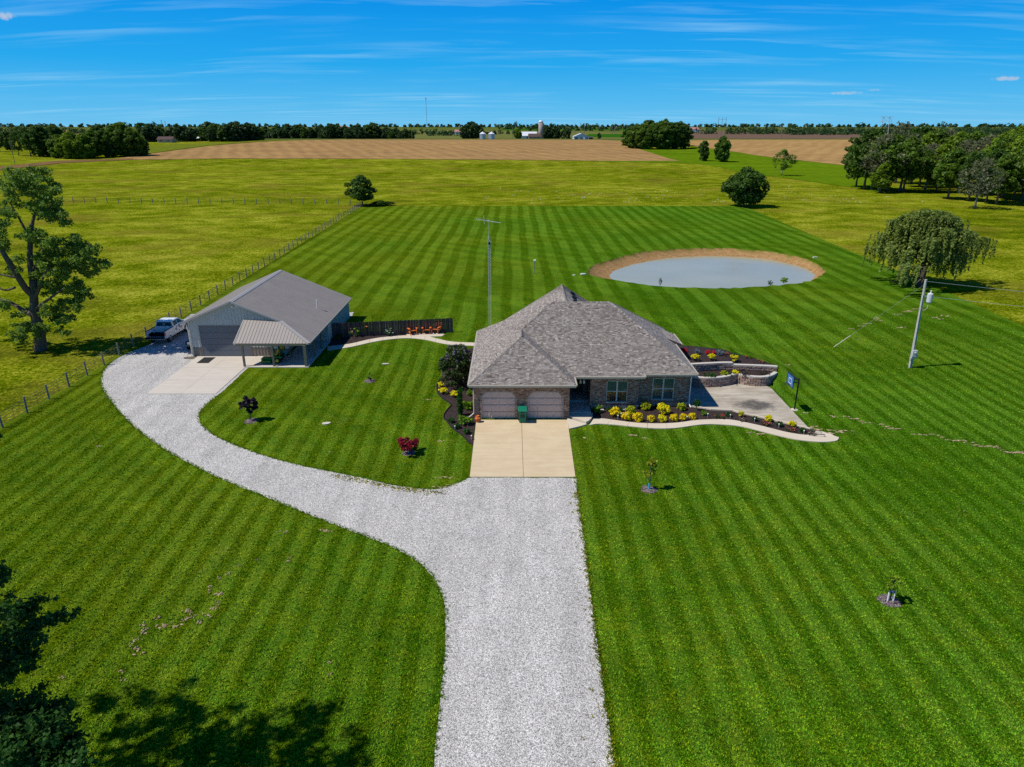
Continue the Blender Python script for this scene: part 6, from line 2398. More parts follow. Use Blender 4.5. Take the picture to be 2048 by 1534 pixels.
def shrub(key, x, y, dia, h, label, z=.03, group=None, name="shrub", cat="shrub", world=None):
    p = world or G(x, y, z)
    dia *= 1.22
    h = h * 1.15 if h else h
    cm, st, bl = SHRUB[key]
    if h is None:
        h = dia * .8
    hz = h / (2.0 if key == "column" else .8)
    t = thing(name, label, cat, (p[0], p[1], z), rnd.random() * 6.28, group, (dia, dia, hz))
    link("stems", st, None, t)
    link("foliage", cm, None, t)
    if bl is not None:
        link("blooms", bl, None, t)["kind"] = "stuff"


Z5 = lambda x, y: (1100 + x / 6.4, 730 + y / 6.4)
GY_ = "golden shrubs edging the front bed"
for key, x, y, dia, lab in (
        ("gold", 830, 655, .82, "golden shrub nearest the porch in the front row along the walk"), ("gold", 975, 700, .72, "golden shrub second from the porch, below the white slab"),
        ("gold", 1120, 715, .78, "golden shrub third from the porch in the front row"), ("gold", 1290, 720, .58, "smaller golden shrub fourth from the porch in the front row"),
        ("yellow", 1432, 722, .62, "pale yellow shrub fifth from the porch in the front row"), ("gold", 1585, 714, .62, "golden shrub sixth from the porch in the front row"),
        ("gold", 1705, 698, .56, "golden shrub next to last in the front row"), ("gold", 1818, 692, .58, "golden shrub at the far end of the front row"),
        ("yellow", 1445, 620, .95, "largest bright yellow shrub in the middle of the front bed"), ("lime", 1220, 570, .75, "round lime-green ball shrub against the brick corner"),
        ("lime", 1035, 630, .75, "lime-green ball shrub beside the white square slab"), ("lime", 1675, 575, .68, "lime-green ball shrub below the right window's corner"),
        ("limespray", 600, 605, .72, "yellow-green shrub in the shade of the porch side"), ("green", 755, 595, .42, "small dark green ball shrub nearest the porch"),
        ("green", 898, 598, .40, "small dark green ball left of the white square slab"), ("green", 1052, 560, .46, "small dark green ball behind the lime ball by the slab"),
        ("green", 1370, 552, .40, "small dark green ball between the two house windows"), ("green", 1497, 550, .36, "smallest dark green ball behind the largest yellow shrub"),
        ("limespray", 1980, 645, .48, "lone small fresh green shrub where the front bed narrows")):
    shrub(key, *Z5(x, y), dia, None, lab, group=GY_ if "golden" in lab else None)
Z3 = lambda x, y: (1360 + x / 5.69, 660 + y / 5.69)
for key, x, y, dia, h, lab in (
        ("rose", 440, 1000, .72, .4, "red and pink flowers at the start of the narrow bed"), ("green", 552, 985, .42, .35, "dark green shrub first along the narrow bed"),
        ("yellowspray", 692, 985, .42, .5, "small yellow shrub at the back of the narrow bed's start"), ("palepink", 705, 1035, .5, .32, "low pink flowers in front of the first small yellow shrub"),
        ("green", 850, 1036, .42, .38, "dark green shrub in the middle of the narrow bed"), ("yellow", 1000, 1040, .52, .5, "yellow shrub in the middle of the narrow bed"),
        ("pink", 978, 1080, .68, .38, "bright pink flowers below the middle yellow shrub"), ("green", 1132, 1098, .48, .4, "dark green shrub right of the bright pink flowers"),
        ("yellow", 1275, 1108, .54, .55, "last yellow shrub towards the pointed bed end"), ("pink", 1255, 1152, .66, .38, "red-pink flowers below the last yellow shrub"),
        ("green", 1395, 1166, .42, .38, "last dark green shrub near the pointed bed end"), ("palepink", 1510, 1195, .55, .34, "salmon flowers at the very tip of the bed")):
    shrub(key, *Z3(x, y), dia, h, lab, .03, name="flower_plant" if "flowers" in lab else "shrub", cat="flowers" if "flowers" in lab else "shrub")
# topiary on a stem
p = G(1392.5, 821.5)
t = thing("topiary_shrub", "dark green ball shrub on a short stem at the house's right front corner", "shrub", (p[0], p[1], .03))
m = MB()
m.tube([(0, 0, 0), (0, 0, .5)], .035, 6)
link("stem", m.mesh("stem"), BARK, t)
o = link("foliage", SHRUB["green"][0], None, t)
o.location = (0, 0, .3)
o.scale = (.62, .62, .85)
# raised beds
Z2 = lambda x, y: (1380 + x / 7.061, 690 + y / 7.061)
for key, x, y, dia, h, z, lab in (
        ("yellowspray", 68, 215, .72, .55, 1.42, "yellow shrub in the upper bed nearest the house roof"), ("yellowspray", 298, 213, .62, .6, 1.42, "middle yellow shrub of the upper raised bed"), ("yellowspray", 622, 228, .72, .6, 1.27, "right yellow shrub of the upper raised bed"),
        ("blue", 108, 130, .62, .5, 1.44, "left blue-grey spruce shrub at the back of the upper bed"), ("blue", 432, 145, .78, .5, 1.44, "right and larger blue-grey spruce shrub in the upper bed"),
        ("red", 250, 128, .50, .38, 1.44, "bright red flowers between the two blue shrubs"), ("red", 333, 125, .36, .3, 1.44, "small crimson flowers just left of the larger blue shrub"),
        ("orange", 508, 128, .42, .3, 1.44, "rusty orange plant right of the larger blue shrub"), ("darkloose", 660, 150, .7, .3, 1.27, "low dark green plant at the back edge of the upper bed"),
        ("rose", 828, 192, .6, .3, 1.24, "red flowers on the right slope of the upper bed"), ("pink", 995, 245, .62, .3, 1.2, "pink flowers farthest right in the upper bed"), ("red", -75, 105, .55, .42, 1.44, "deep red flowers beside the bay roof"),
        ("darkloose", 265, 455, 1.1, .7, .74, "large dark loose shrub at the left end of the lower tier"), ("darkloose", 545, 440, 1.0, .5, .74, "dark loose shrub in the middle of the lower tier"), ("lime", 480, 425, .6, .4, .74, "lime shrub left of centre in the lower tier"),
        ("yellow", 637, 415, .55, .4, .74, "bright yellow shrub in the lower tier where the two curved walls meet"), ("twiggy", 760, 430, 1.0, .55, .74, "dull reddish twiggy shrub in the lower tier"), ("twiggy", 1045, 420, 1.0, .5, .74, "dull twiggy shrub at the right end of the lower tier"), ("limespray", 1180, 415, .4, .3, .6, "small green plant where the lower wall ends in the grass")):
    shrub(key, *Z2(x, y), dia, h, lab, z, name="flower_plant" if "flowers" in lab else "shrub", cat="flowers" if "flowers" in lab else "shrub")
# left bed
Z4 = lambda x, y: (860 + x / 7.307, 680 + y / 7.307)
for key, x, y, dia, h, lab in (
        ("yellowspray", 165, 695, .62, .5, "yellow shrub at the outer edge of the left bed, the upper of two"), ("yellowspray", 190, 785, .75, .5, "yellow shrub at the outer edge of the left bed, the lower of two"),
        ("yellowspray", 372, 832, .80, .5, "yellow shrub in the left bed beside the lilac's shade"), ("yellowspray", 180, 590, .32, .3, "smallest yellow plant at the upper edge of the left bed"),
        ("limespray", 595, 810, .6, .5, "fresh green shrub closest to the house wall in the left bed"), ("limespray", 560, 1000, 1.0, .75, "upper of two large fresh green shrubs beside the garage"), ("limespray", 520, 1222, .98, .7, "lower of two large fresh green shrubs beside the garage"),
        ("green", 310, 1202, .50, .36, "dark green ball at the outer bend of the left bed"), ("green", 392, 1290, .50, .36, "dark green ball beside the white path light in the left bed"), ("green", 533, 1365, .52, .38, "dark green ball nearest the concrete driveway")):
    shrub(key, *Z4(x, y), dia, h, lab)
p = G(*Z4(442, 1105))
shrub("column", 0, 0, .78, 1.95, "tall narrow dark green column shrub in the left bed", .03, name="column_shrub", world=(p[0], p[1], .03))
# fence bed
for key, x, y, dia, h, lab in (
        ("rhodo", 1 * 709.5, 674, 1.25, 1.0, "pink flowering shrub against the dark board fence"), ("white", 779.5, 671, 1.15, .75, "white flowering shrub at the bed end near the orange chairs"), ("twiggy", 741, 669, .8, .6, "reddish twiggy plant against the fence, the left one"), ("twiggy", 754.5, 668, .8, .65, "reddish twiggy plant against the fence, the right one"),
        ("twiggy", 800, 667, .9, .7, "dark twiggy plant against the fence behind the white flowers"), ("darkloose", 681, 674, .8, .6, "dark plant in the deep shade beside the shed")):
    shrub(key, x, y, dia, h, lab)
# bushes and dark things on the porch side
for k, (x, y) in enumerate(((-18.2, 68.6), (-18.3, 69.3))):
    shrub("darkloose", 0, 0, .7, .9, ("leafy plant in the shade at the shed's enclosed corner", "second leafy plant in the shade by the shed wall")[k], world=(x, y, .03))

# lilac at the garage corner
def lilac():
    t = thing("lilac_bush", "large lilac bush with pale purple blooms crowding the left eave of the house", "bush", (-4.55, 55.6, 0))
    r = random.Random(33)
    cl = []
    for _ in range(120):
        a = r.uniform(0, 6.28)
        tt = r.random()
        rr = 1.95 * math.sin(math.pi * (.22 + .66 * tt)) * r.random() ** .35
        x, y, z = rr * math.cos(a) * .80, rr * math.sin(a) * 1.25, .5 + 2.75 * tt
        if x > 1.25:
            x = 1.25
        cl.append((x - .25, y, z, r.uniform(.24, .42), r.uniform(.18, .30)))
    P, N_, Tn = clump_points(cl, 420, 34, .6)
    link("foliage", leaf_mesh("foliage", P, N_, .13, Tn, L_LIL, seed=34, jitter=.6, aspect=1.3), None, t)
    sel = [(c_[0], c_[1], c_[2] + c_[4] * .8, .11, .13) for c_ in cl if (c_[2] > 1.9 or c_[0] < -1.1) and r.random() < .8]
    P, N_, Tn = clump_points(sel, 3600, 35, .2)
    link("blooms", leaf_mesh("blooms", P, N_, .07, Tn, L_LILB, seed=35), None, t)
    mb = MB()
    for c_ in cl[::6]:
        mb.tube([(r.gauss(0, .15), r.gauss(0, .15), 0), (c_[0] * .6, c_[1] * .6, c_[2] * .55), c_[:3]], [.05, .03, .01], 5)
    link("stems", mb.mesh("stems"), BARK, t)


lilac()

# young trees in mulch rings
def young_tree(px, py, h, label, lm, seed, crown_h, crown_r, n, leaf=.11, ring=.55, dens=1500, tube=None, stem=BARK, spread=1.0, ringmat=CHIPS, wraps=None):
    p = G(px, py)
    t = thing("young_tree", label, "tree", p)
    r = random.Random(seed)
    cl = []
    for _ in range(n):
        a, tt = r.uniform(0, 6.28), r.random()
        rr = crown_r * math.sin(math.pi * (.12 + .80 * tt)) * r.random() ** .5 * spread
        cl.append((rr * math.cos(a), rr * math.sin(a), crown_h + (h - crown_h) * tt, crown_r * r.uniform(.18, .34), crown_r * r.uniform(.14, .24)))
    P, N_, Tn = clump_points(cl, dens, seed, .4)
    link("crown", leaf_mesh("crown", P, N_, leaf, Tn, lm, seed=seed, jitter=.8), None, t)
    mb = MB()
    mb.tube([(0, 0, 0), (.02, 0, crown_h), (0, .02, h * .92)], [.035, .026, .008], 6)
    for c_ in cl[:12]:
        mb.tube([(0, 0, max(.3, c_[2] - .3)), c_[:3]], [.014, .005], 4)
    link("trunk", mb.mesh("trunk"), stem, t)
    if tube:
        m = MB()
        m.lathe([(.06, .02), (.07, .02), (.07, tube[1]), (.06, tube[1])], n=8)
        link("trunk_guard", m.mesh("trunk_guard"), tube[0], t)
    if wraps:
        for dx_ in (-.13, .13):
            m = MB()
            m.tube([(dx_, -.05, 0), (dx_ * 1.1, -.05, .62)], .035, 6)
            link("stake", m.mesh("stake"), WHITE, t)
        m = MB()
        m.bar((-.13, -.05, .55), (.13, -.05, .55), .05, .05)
        link("tie", m.mesh("tie"), plain("purple_tie", (0.12, 0.08, 0.35), .6), t)
    rr = random.Random(seed)
    ol = []
    for k in range(18):
        a = 2 * math.pi * k / 18
        q_ = ring * rr.uniform(.85, 1.1)
        ol.append((q_ * math.cos(a), q_ * math.sin(a)))
    m = MB()
    kN = len(ol)
    m.idx([(x, y, .012) for x, y in ol] + [(x * .6, y * .6, .05) for x, y in ol] + [(0, 0, .07)], [(i, (i + 1) % kN, kN + (i + 1) % kN, kN + i) for i in range(kN)] + [(kN + i, kN + (i + 1) % kN, 2 * kN) for i in range(kN)])
    o = m.build("mulch_ring", ringmat, smooth=True)
    o.location = p
    o["kind"] = "structure"
    return t


BLUETUBE = plain("blue_trunk_guard", (0.06, 0.33, 0.48), .5)
young_tree(502, 842, 1.95, "small dark purple tree in the inner lawn near the drive bend", L_PUR, 71, .75, .68, 24, .13)
young_tree(740, 762, .75, "short dark stump-like shrub in a mulch ring behind the inner lawn", L_PUR, 72, .12, .20, 14, .08, .5)
young_tree(817, 906, 1.0, "spreading crimson maple in a mulch ring on the inner lawn", L_MAP, 73, .5, .78, 26, .10, .48, spread=1.15, tube=(STEEL, .3))
young_tree(1298, 979, 2.1, "slender young tree with a bright blue trunk guard on the right lawn", leaf_mat("young_leaves", (0.06, 0.12, 0.006), (0.50, 0.50, 0.03)), 74, .75, .42, 22, .10, .52, tube=(BLUETUBE, .42), stem=BARKLT)
young_tree(1779, 1202, 1.35, "smallest young tree between two white stakes on the right lawn", leaf_mat("young_leaves_green", (0.05, 0.12, 0.006), (0.36, 0.50, 0.03)), 75, .72, .40, 18, .09, .52, wraps=True)
young_tree(2066, 1012, 2.2, "young tree cut off by the picture's right edge", leaf_mat("young_leaves_green", (0.05, 0.12, 0.006), (0.36, 0.50, 0.03)), 76, .7, .62, 22, .10, .5)

# small weeds standing in the pond edge
for k, (x, y, dia, h, lab) in enumerate(((1320, 571, .5, 1.1, "pale seed-headed weed at the near edge of the pond"), (1541, 570, .7, .9, "dark weed tuft at the near right edge of the pond"), (1567, 566, .9, .8, "green weed clump at the right end of the pond"))):
    p = G(x, y)
    shrub(("white", "darkloose", "limespray")[k], 0, 0, dia, h, lab, 0, name="weed", cat="weed", world=(p[0], p[1], 0))
for k, (x, y) in enumerate(((1166, 549), (1148, 551))):
    p = G(x, y)
    flat_stone(p[0], p[1], .45 - .2 * k, .2, .16 - .04 * k, ("pale stone at the left tip of the pond bank", "smaller pale stone left of the pond bank tip")[k], WHITE if k == 0 else CAPSTONE, name="rock", cat="rock")
p = G(1630, 516)
flat_stone(p[0], p[1], .5, .25, .2, "pale stone at the right end of the pond bank", CAPSTONE, name="rock", cat="rock")

# ---------------------------------------------------------------- pickup truck and cart
def pickup():
    t = thing("pickup_truck", "white crew cab pickup with open black bed parked in tree shade by the shed", "pickup truck", (-36.35, 69.75, .01))
    W_ = plain("white_car_paint", (0.70, 0.71, 0.73), .22, var=.03, spec=.6)
    TB = plain("black_trim_plastic", (0.010, 0.010, 0.010), .95, spec=0.03)
    CHR = plain("chrome", (0.5, 0.5, 0.52), .18, .9, var=.05)
    GL = plain("tinted_auto_glass", (0.006, 0.008, 0.010), .08, spec=.3)
    hw = 1.0
    # lower body: side profile swept across, narrowed at sills
    m = MB()
    prof = [(-2.9, .62), (-2.9, 1.28), (-2.86, 1.34), (-.98, 1.36), (-.98, .95), (-.95, .50)]
    # bed sides
    for sx in (-1, 1):
        x0, x1 = sx * (hw - .10), sx * hw
        a = [(x0, y, z) for y, z in prof]
        b = [(x1, y, z) for y, z in prof]
        k = len(prof)
        m.idx(a + b, [(i, (i + 1) % k, k + (i + 1) % k, k + i) for i in range(k)] + [tuple(range(k)), tuple(range(2 * k - 1, k - 1, -1))])
    m.box(-hw + .1, -2.9, .62, hw - .1, -2.84, .80)
    m.box(-hw + .1, -1.06, .78, hw - .1, -.98, 1.36)
    body = link("bed_sides", m.mesh("bed_sides"), W_, t)
    m = MB()
    m.box(-hw + .1, -2.86, .70, hw - .1, -1.0, .78)
    m.box(-hw + .1, -2.5, .78, -hw + .22, -1.75, 1.0)
    m.box(hw - .22, -2.5, .78, hw - .1, -1.75, 1.0)
    link("bed_liner", m.mesh("bed_liner"), TB, t)
    m = MB()
    for sx in (-1, 1):
        m.box(min(sx * (hw - .11), sx * (hw + .005)), -2.9, 1.345, max(sx * (hw - .11), sx * (hw + .005)), -1.0, 1.375)
    link("bed_rail_cap", m.mesh("bed_rail_cap"), TB, t)
    m = MB()
    m.box(-hw + .06, -3.42, .74, hw - .06, -2.91, .80, .01)
    link("tailgate", m.mesh("tailgate"), TB, t)
    # cab and hood
    m = MB()
    side = [(-.96, .50), (-.96, 1.30), (-.90, 1.34), (1.30, 1.32), (1.45, 1.22), (2.45, 1.16), (2.72, 1.05), (2.80, .80), (2.76, .50), (2.3, .48), (2.2, .85), (1.95, 1.0), (1.6, .98), (1.38, .80), (1.3, .45)]
    for sx in (-1, 1):
        pts = [(sx * (hw - (.04 if z > 1.28 else 0) - (.02 if z < .55 else 0) - (max(0, y - 2.3) * .22)), y, z) for y, z in side]
        m.face(pts if sx < 0 else pts[::-1])
    top = [(-.96, 1.30), (-.90, 1.34), (1.30, 1.32), (1.45, 1.22), (2.45, 1.16), (2.72, 1.05), (2.80, .80), (2.76, .50)]
    wd = lambda y, z: hw - (.04 if z > 1.28 else 0) - (.02 if z < .55 else 0) - max(0, y - 2.3) * .22
    for (y0, z0), (y1, z1) in zip(top, top[1:]):
        a, b = wd(y0, z0), wd(y1, z1)
        m.face([(-a, y0, z0), (a, y0, z0), (b, y1, z1), (-b, y1, z1)])
    m.face([(-hw, -.96, .5), (hw, -.96, .5), (hw - .04, -.96, 1.30), (-hw + .04, -.96, 1.30)])
    m.box(-.8, -.9, .45, .8, 2.5, .6)
    cabl = link("body", m.mesh("body"), W_, t)
    m = MB()
    rf = [(-.80, 1.86), (-.70, 1.90), (.2, 1.93), (.72, 1.88)]
    hwr = .76
    for (y0, z0), (y1, z1) in zip(rf, rf[1:]):
        m.face([(-hwr, y0, z0), (hwr, y0, z0), (hwr, y1, z1), (-hwr, y1, z1)])
    for sx in (-1, 1):
        pts = [(-.93, 1.33), (-.80, 1.86), (-.70, 1.90), (.2, 1.93), (.72, 1.88), (1.42, 1.28)]
        q_ = [(sx * (.95 - (z - 1.33) / .6 * .19), y, z) for y, z in pts]
        m.face(q_ if sx < 0 else q_[::-1])
    m.face([(-.95, -.93, 1.33), (.95, -.93, 1.33), (hwr, -.80, 1.86), (-hwr, -.80, 1.86)])
    m.face([(.95, 1.42, 1.28), (-.95, 1.42, 1.28), (-hwr, .72, 1.88), (hwr, .72, 1.88)])
    rfo = link("cab_top", m.mesh("cab_top"), W_, t)
    lerp3 = lambda y, z, sx, o_: (sx * (.95 - (z - 1.33) / .6 * .19 + o_), y, z)
    m = MB()
    m.face([(-.84, -.938, 1.40), (.84, -.938, 1.40), (.70, -.835, 1.80), (-.70, -.835, 1.80)])
    link("rear_window", m.mesh("rear_window"), GL, t)
    m = MB()
    m.face([(.88, 1.375, 1.34), (-.88, 1.375, 1.34), (-.72, .79, 1.845), (.72, .79, 1.845)])
    link("windscreen", m.mesh("windscreen"), GL, t)
    for sx in (-1, 1):
        for pts in ([(-.72, 1.40), (-.66, 1.80), (.10, 1.83), (.10, 1.40)], [(.18, 1.40), (.18, 1.83), (.66, 1.80), (1.18, 1.40)]):
            m = MB()
            q_ = [lerp3(y, z, sx, .006) for y, z in pts]
            m.face(q_ if sx > 0 else q_[::-1])
            link("side_window", m.mesh("side_window"), GL, t)
        m = MB()
        m.box(min(sx * .98, sx * 1.2), 1.0, 1.30, max(sx * .98, sx * 1.2), 1.14, 1.48, .02)
        link("wing_mirror", m.mesh("wing_mirror"), TB, t)
        for y in (-.10, .98):
            m = MB()
            m.box(min(sx * 1.0, sx * 1.025), y - .25, 1.16, max(sx * 1.0, sx * 1.025), y - .08, 1.20)
            link("door_handle", m.mesh("door_handle"), TB, t)
        m = MB()
        for y in (-.92, .14, 1.28):
            m.box(min(sx * .995, sx * 1.004), y - .008, .55, max(sx * .995, sx * 1.004), y + .008, 1.32)
        link("door_seam", m.mesh("door_seam"), TB, t)
        m = MB()
        m.box(min(sx * .93, sx * 1.012), -2.93, .92, max(sx * .93, sx * 1.012), -2.78, 1.30)
        link("tail_light", m.mesh("tail_light"), plain("red_lens", (0.5, 0.01, 0.02), .2), t)
        m = MB()
        m.box(min(sx * .55, sx * .86), 2.70, .84, max(sx * .55, sx * .86), 2.79, 1.0)
        link("headlight", m.mesh("headlight"), WHITE, t)
        m = MB()
        m.box(min(sx * .86, sx * 1.03), -.9, .40, max(sx * .86, sx * 1.03), 1.25, .46)
        link("running_board", m.mesh("running_board"), TB, t)
    # door lettering and emblem marks
    for sx in (1,):
        m = MB()
        for k, (y, z, w2, h2) in enumerate(((-.55, 1.02, .10, .12), (-.40, 1.03, .08, .12), (-.28, 1.02, .06, .10), (-.42, .86, .34, .05), (.55, .98, .22, .04), (.82, .96, .16, .04), (.70, .88, .42, .05), (.62, .80, .30, .03))):
            m.box(1.004, y - w2 / 2, z - h2 / 2, 1.010, y + w2 / 2, z + h2 / 2)
        link("door_lettering", m.mesh("door_lettering"), plain("dark_decal", (0.02, 0.025, 0.05), .5), t)
        m = MB()
        m.prism([(.30 + .1 * math.cos(a), 1.10 + .13 * math.sin(a)) for a in [k * math.pi / 5 for k in range(10)]], 0, .01, True)
        me = MB()
        me.idx([(1.004 + z, x, y) for x, y, z in m.v], m.f)
        link("door_emblem", me.mesh("door_emblem"), plain("maroon_decal", (0.12, 0.015, 0.03), .5), t)
    m = MB()
    for sx in (-.07, .07):
        m.tube([(sx - .06, -.885 - .005, 1.55), (sx - .05, -.868, 1.66), (sx + .05, -.868, 1.66), (sx + .06, -.890, 1.55)], .016, 4)
        m.tube([(sx - .04, -.895, 1.53), (sx + .04, -.895, 1.53)], .016, 4)
    link("window_sticker", m.mesh("window_sticker"), WHITE, t)
    m = MB()
    m.box(-.98, -3.06, .52, .98, -2.92, .70, .03)
    link("rear_bumper", m.mesh("rear_bumper"), CHR, t)
    m = MB()
    m.box(-.82, 2.74, .50, .82, 2.90, .72, .04)
    link("front_bumper", m.mesh("front_bumper"), CHR, t)
    for sx in (-1, 1):
        for y in (-1.95, 1.78):
            m = MB()
            x0, x1 = (sx * 1.0, sx * .72)
            m.tube([(x0, y, .40), (sx * .97, y, .40), (sx * .75, y, .40), (x1, y, .40)], [.33, .40, .40, .33], 18)
            wl_ = link("wheel", m.mesh("wheel"), BLACK, t)
            m = MB()
            m.tube([(sx * .985, y, .40), (sx * 1.008, y, .40)], [.27, .25], 14)
            rm = link("rim", m.mesh("rim"), CHR, wl_)
    m = MB()
    m.box(-.8, -2.8, .42, .8, 2.5, .56)
    link("chassis", m.mesh("chassis"), TB, t)


pickup()
ct = thing("utility_cart", "dark small utility cart parked tight against the shed's left wall", "cart", (-31.9, 66.0, .01))
m = MB()
m.box(-.55, -1.2, .55, .55, .9, .95, .03)
link("cart_body", m.mesh("cart_body"), BLACKPAINT, ct)
m = MB()
m.box(-.58, -1.34, .50, .58, -1.2, .60)
link("rear_bumper", m.mesh("rear_bumper"), POSTWOOD, ct)
m = MB()
m.box(-.32, -1.28, .66, -.05, -1.2, .90, .02)
link("lamp", m.mesh("lamp"), WHITE, ct)
for sx in (-.5, .5):
    for y in (-.7, .7):
        m = MB()
        m.tube([(sx - .1, y, .28), (sx + .1, y, .28)], .28, 14)
        link("wheel", m.mesh("wheel"), BLACK, ct)
m = MB()
m.tube([(-.5, -.1, .95), (-.5, -.1, 1.5), (.5, -.1, 1.5), (.5, -.1, .95)], .03, 6)
link("roll_bar", m.mesh("roll_bar"), BLACKPAINT, ct)

# ---------------------------------------------------------------- far farm buildings, silos, masts
def farX(px, Y, z=10):
    return (px - 1024) / 1365 * (Y * math.cos(PITCH) - (z - CAM_H) * math.sin(PITCH))


def barn(px, Y, w_, d, hw_, hr, label, wallm, roofm, doors_=0, ridge_x=True, name="barn", cat="barn", z=None, wins=0):
    z0 = hgt(Y) if z is None else z
    t = thing(name, label, cat, (farX(px, Y), Y, z0 - .3))
    m = MB()
    if ridge_x:
        m.idx([(-w_ / 2, -d / 2, 0), (w_ / 2, -d / 2, 0), (w_ / 2, d / 2, 0), (-w_ / 2, d / 2, 0), (-w_ / 2, -d / 2, hw_), (w_ / 2, -d / 2, hw_), (w_ / 2, d / 2, hw_), (-w_ / 2, d / 2, hw_), (-w_ / 2, 0, hr - .1), (w_ / 2, 0, hr - .1)],
              [(0, 1, 5, 4), (2, 3, 7, 6), (1, 2, 6, 9, 5), (3, 0, 4, 8, 7)])
    else:
        m.idx([(-w_ / 2, -d / 2, 0), (w_ / 2, -d / 2, 0), (w_ / 2, d / 2, 0), (-w_ / 2, d / 2, 0), (-w_ / 2, -d / 2, hw_), (w_ / 2, -d / 2, hw_), (w_ / 2, d / 2, hw_), (-w_ / 2, d / 2, hw_), (0, -d / 2, hr - .1), (0, d / 2, hr - .1)],
              [(0, 1, 5, 8, 4), (2, 3, 7, 9, 6), (1, 2, 6, 5), (3, 0, 4, 7)])
    link("wall", m.mesh("wall"), wallm, t)
    m = MB()
    e = .5
    if ridge_x:
        for sy in (-1, 1):
            m.face([(-w_ / 2 - e, sy * (d / 2 + e), hw_ - .2), (w_ / 2 + e, sy * (d / 2 + e), hw_ - .2), (w_ / 2 + e, 0, hr), (-w_ / 2 - e, 0, hr)])
    else:
        for sx in (-1, 1):
            m.face([(sx * (w_ / 2 + e), -d / 2 - e, hw_ - .2), (sx * (w_ / 2 + e), d / 2 + e, hw_ - .2), (0, d / 2 + e, hr), (0, -d / 2 - e, hr)])
    link("roof", m.mesh("roof"), roofm, t)
    for k in range(doors_):
        x = -w_ / 2 + w_ * (k + .5) / doors_
        m = MB()
        m.box(x - w_ * .09, -d / 2 - .08, .1, x + w_ * .09, -d / 2 - .01, hw_ * .75)
        link("door", m.mesh("door"), GDOOR2, t)
    for k in range(wins):
        x = -w_ / 2 + w_ * (k + .5) / wins
        m = MB()
        m.box(x - .6, -d / 2 - .08, hw_ * .4, x + .6, -d / 2 - .01, hw_ * .8)
        link("window", m.mesh("window"), GLASSDK, t)
    return t


FWHITE = plain("white_farm_siding", (0.62, 0.65, 0.68), .6, var=.1, scale=.4)
FROOF = plain("pale_steel_roof", (0.66, 0.68, 0.72), .4, var=.08, scale=.3, spec=.5)
FBROWN = plain("brown_shingle_roof", (0.085, 0.055, 0.05), .9, var=.2, scale=.5)
FTAN = plain("tan_siding", (0.40, 0.30, 0.22), .8)
FPINK = plain("reddish_roof", (0.40, 0.20, 0.17), .8)
barn(1056, 830, 19, 11, 3.6, 7.8, "long white farm building left of the tall silo", FWHITE, FROOF, 1)
barn(1069, 800, 13, 9, 2.6, 5.6, "low brown-roofed house in front of the tall silo", FTAN, FBROWN, name="farmhouse", cat="house", wins=3)
barn(1161.5, 745, 15.5, 16, 3.0, 6.0, "white gabled shed with three dark bays right of the silo", FWHITE, FROOF, 3, False)
barn(1181, 752, 4.5, 6, 2.0, 2.8, "low dark lean-to at the right of the white gabled shed", BLACKPAINT, FBROWN, 0)
barn(333, 640, 13, 8, 3.0, 5.2, "small tan-walled house at the right end of the roadside belt", FTAN, FBROWN, name="farmhouse", cat="house", wins=2)
barn(397, 680, 11, 8, 3.4, 6.0, "white house half hidden in the belt of trees", FWHITE, FROOF, name="farmhouse", cat="house", wins=2, z=6.2)
barn(470, 740, 16, 6, 1.6, 2.4, "long low white roof at the left tip of the stubble field", FWHITE, FROOF, 0)
barn(687, 1350, 16, 12, 6, 11, "pink-walled farmhouse on the horizon rise left of the mast", FTAN, FPINK, name="farmhouse", cat="house", wins=2, z=10)
barn(918, 1420, 16, 10, 5, 9, "white house among horizon trees right of the mast", FWHITE, FPINK, name="farmhouse", cat="house", wins=2, z=5)
barn(1386, 2150, 40, 16, 7, 13, "long pink-roofed barn on the horizon right of the grove", FWHITE, FPINK, 0, z=4)

CONC = plain("silo_concrete", (0.30, 0.265, 0.245), .9, var=.2, scale=.6)
t = thing("concrete_silo", "tall grey domed silo standing among the farmstead trees", "silo", (farX(1081.5, 860, 15), 860, 4))
m = MB()
m.lathe([(2.7, 0), (2.7, 20.4)], n=18)
link("shaft", m.mesh("shaft", smooth=True), CONC, t)
m = MB()
m.lathe([(2.75, 20.4), (2.6, 21.4), (2.0, 22.4), (1.0, 22.95), (.1, 23.1)], n=18)
link("dome", m.mesh("dome", smooth=True), FROOF, t)
m = MB()
m.box(2.5, -1.6, 0, 3.4, -.8, 20)
link("chute", m.mesh("chute"), CONC, t)
for k, px in enumerate((965.5, 983)):
    t = thing("grain_bin", ("left of the two round steel grain bins at the field's far edge", "right of the two round steel grain bins at the field's far edge")[k], "grain bin", (farX(px, 742), 742, hgt(742) - .2), 0, "steel grain bins")
    m = MB()
    prof = []
    for q_ in range(12):
        prof += [(3.15, q_ * .46), (3.22, q_ * .46 + .23)]
    m.lathe(prof, n=20)
    link("corrugated_wall", m.mesh("corrugated_wall", smooth=True), plain("bin_steel", (0.42, 0.47, 0.53), .35, .5, var=.1, scale=.5), t)
    m = MB()
    m.lathe([(3.4, 5.3), (.5, 7.2), (.45, 7.5), (.05, 7.6)], n=20)
    link("cone_roof", m.mesh("cone_roof"), FROOF, t)
    m = MB()
    m.box(-.45, -3.3, .6, .45, -3.18, 2.4)
    link("bin_door", m.mesh("bin_door"), STEEL, t)

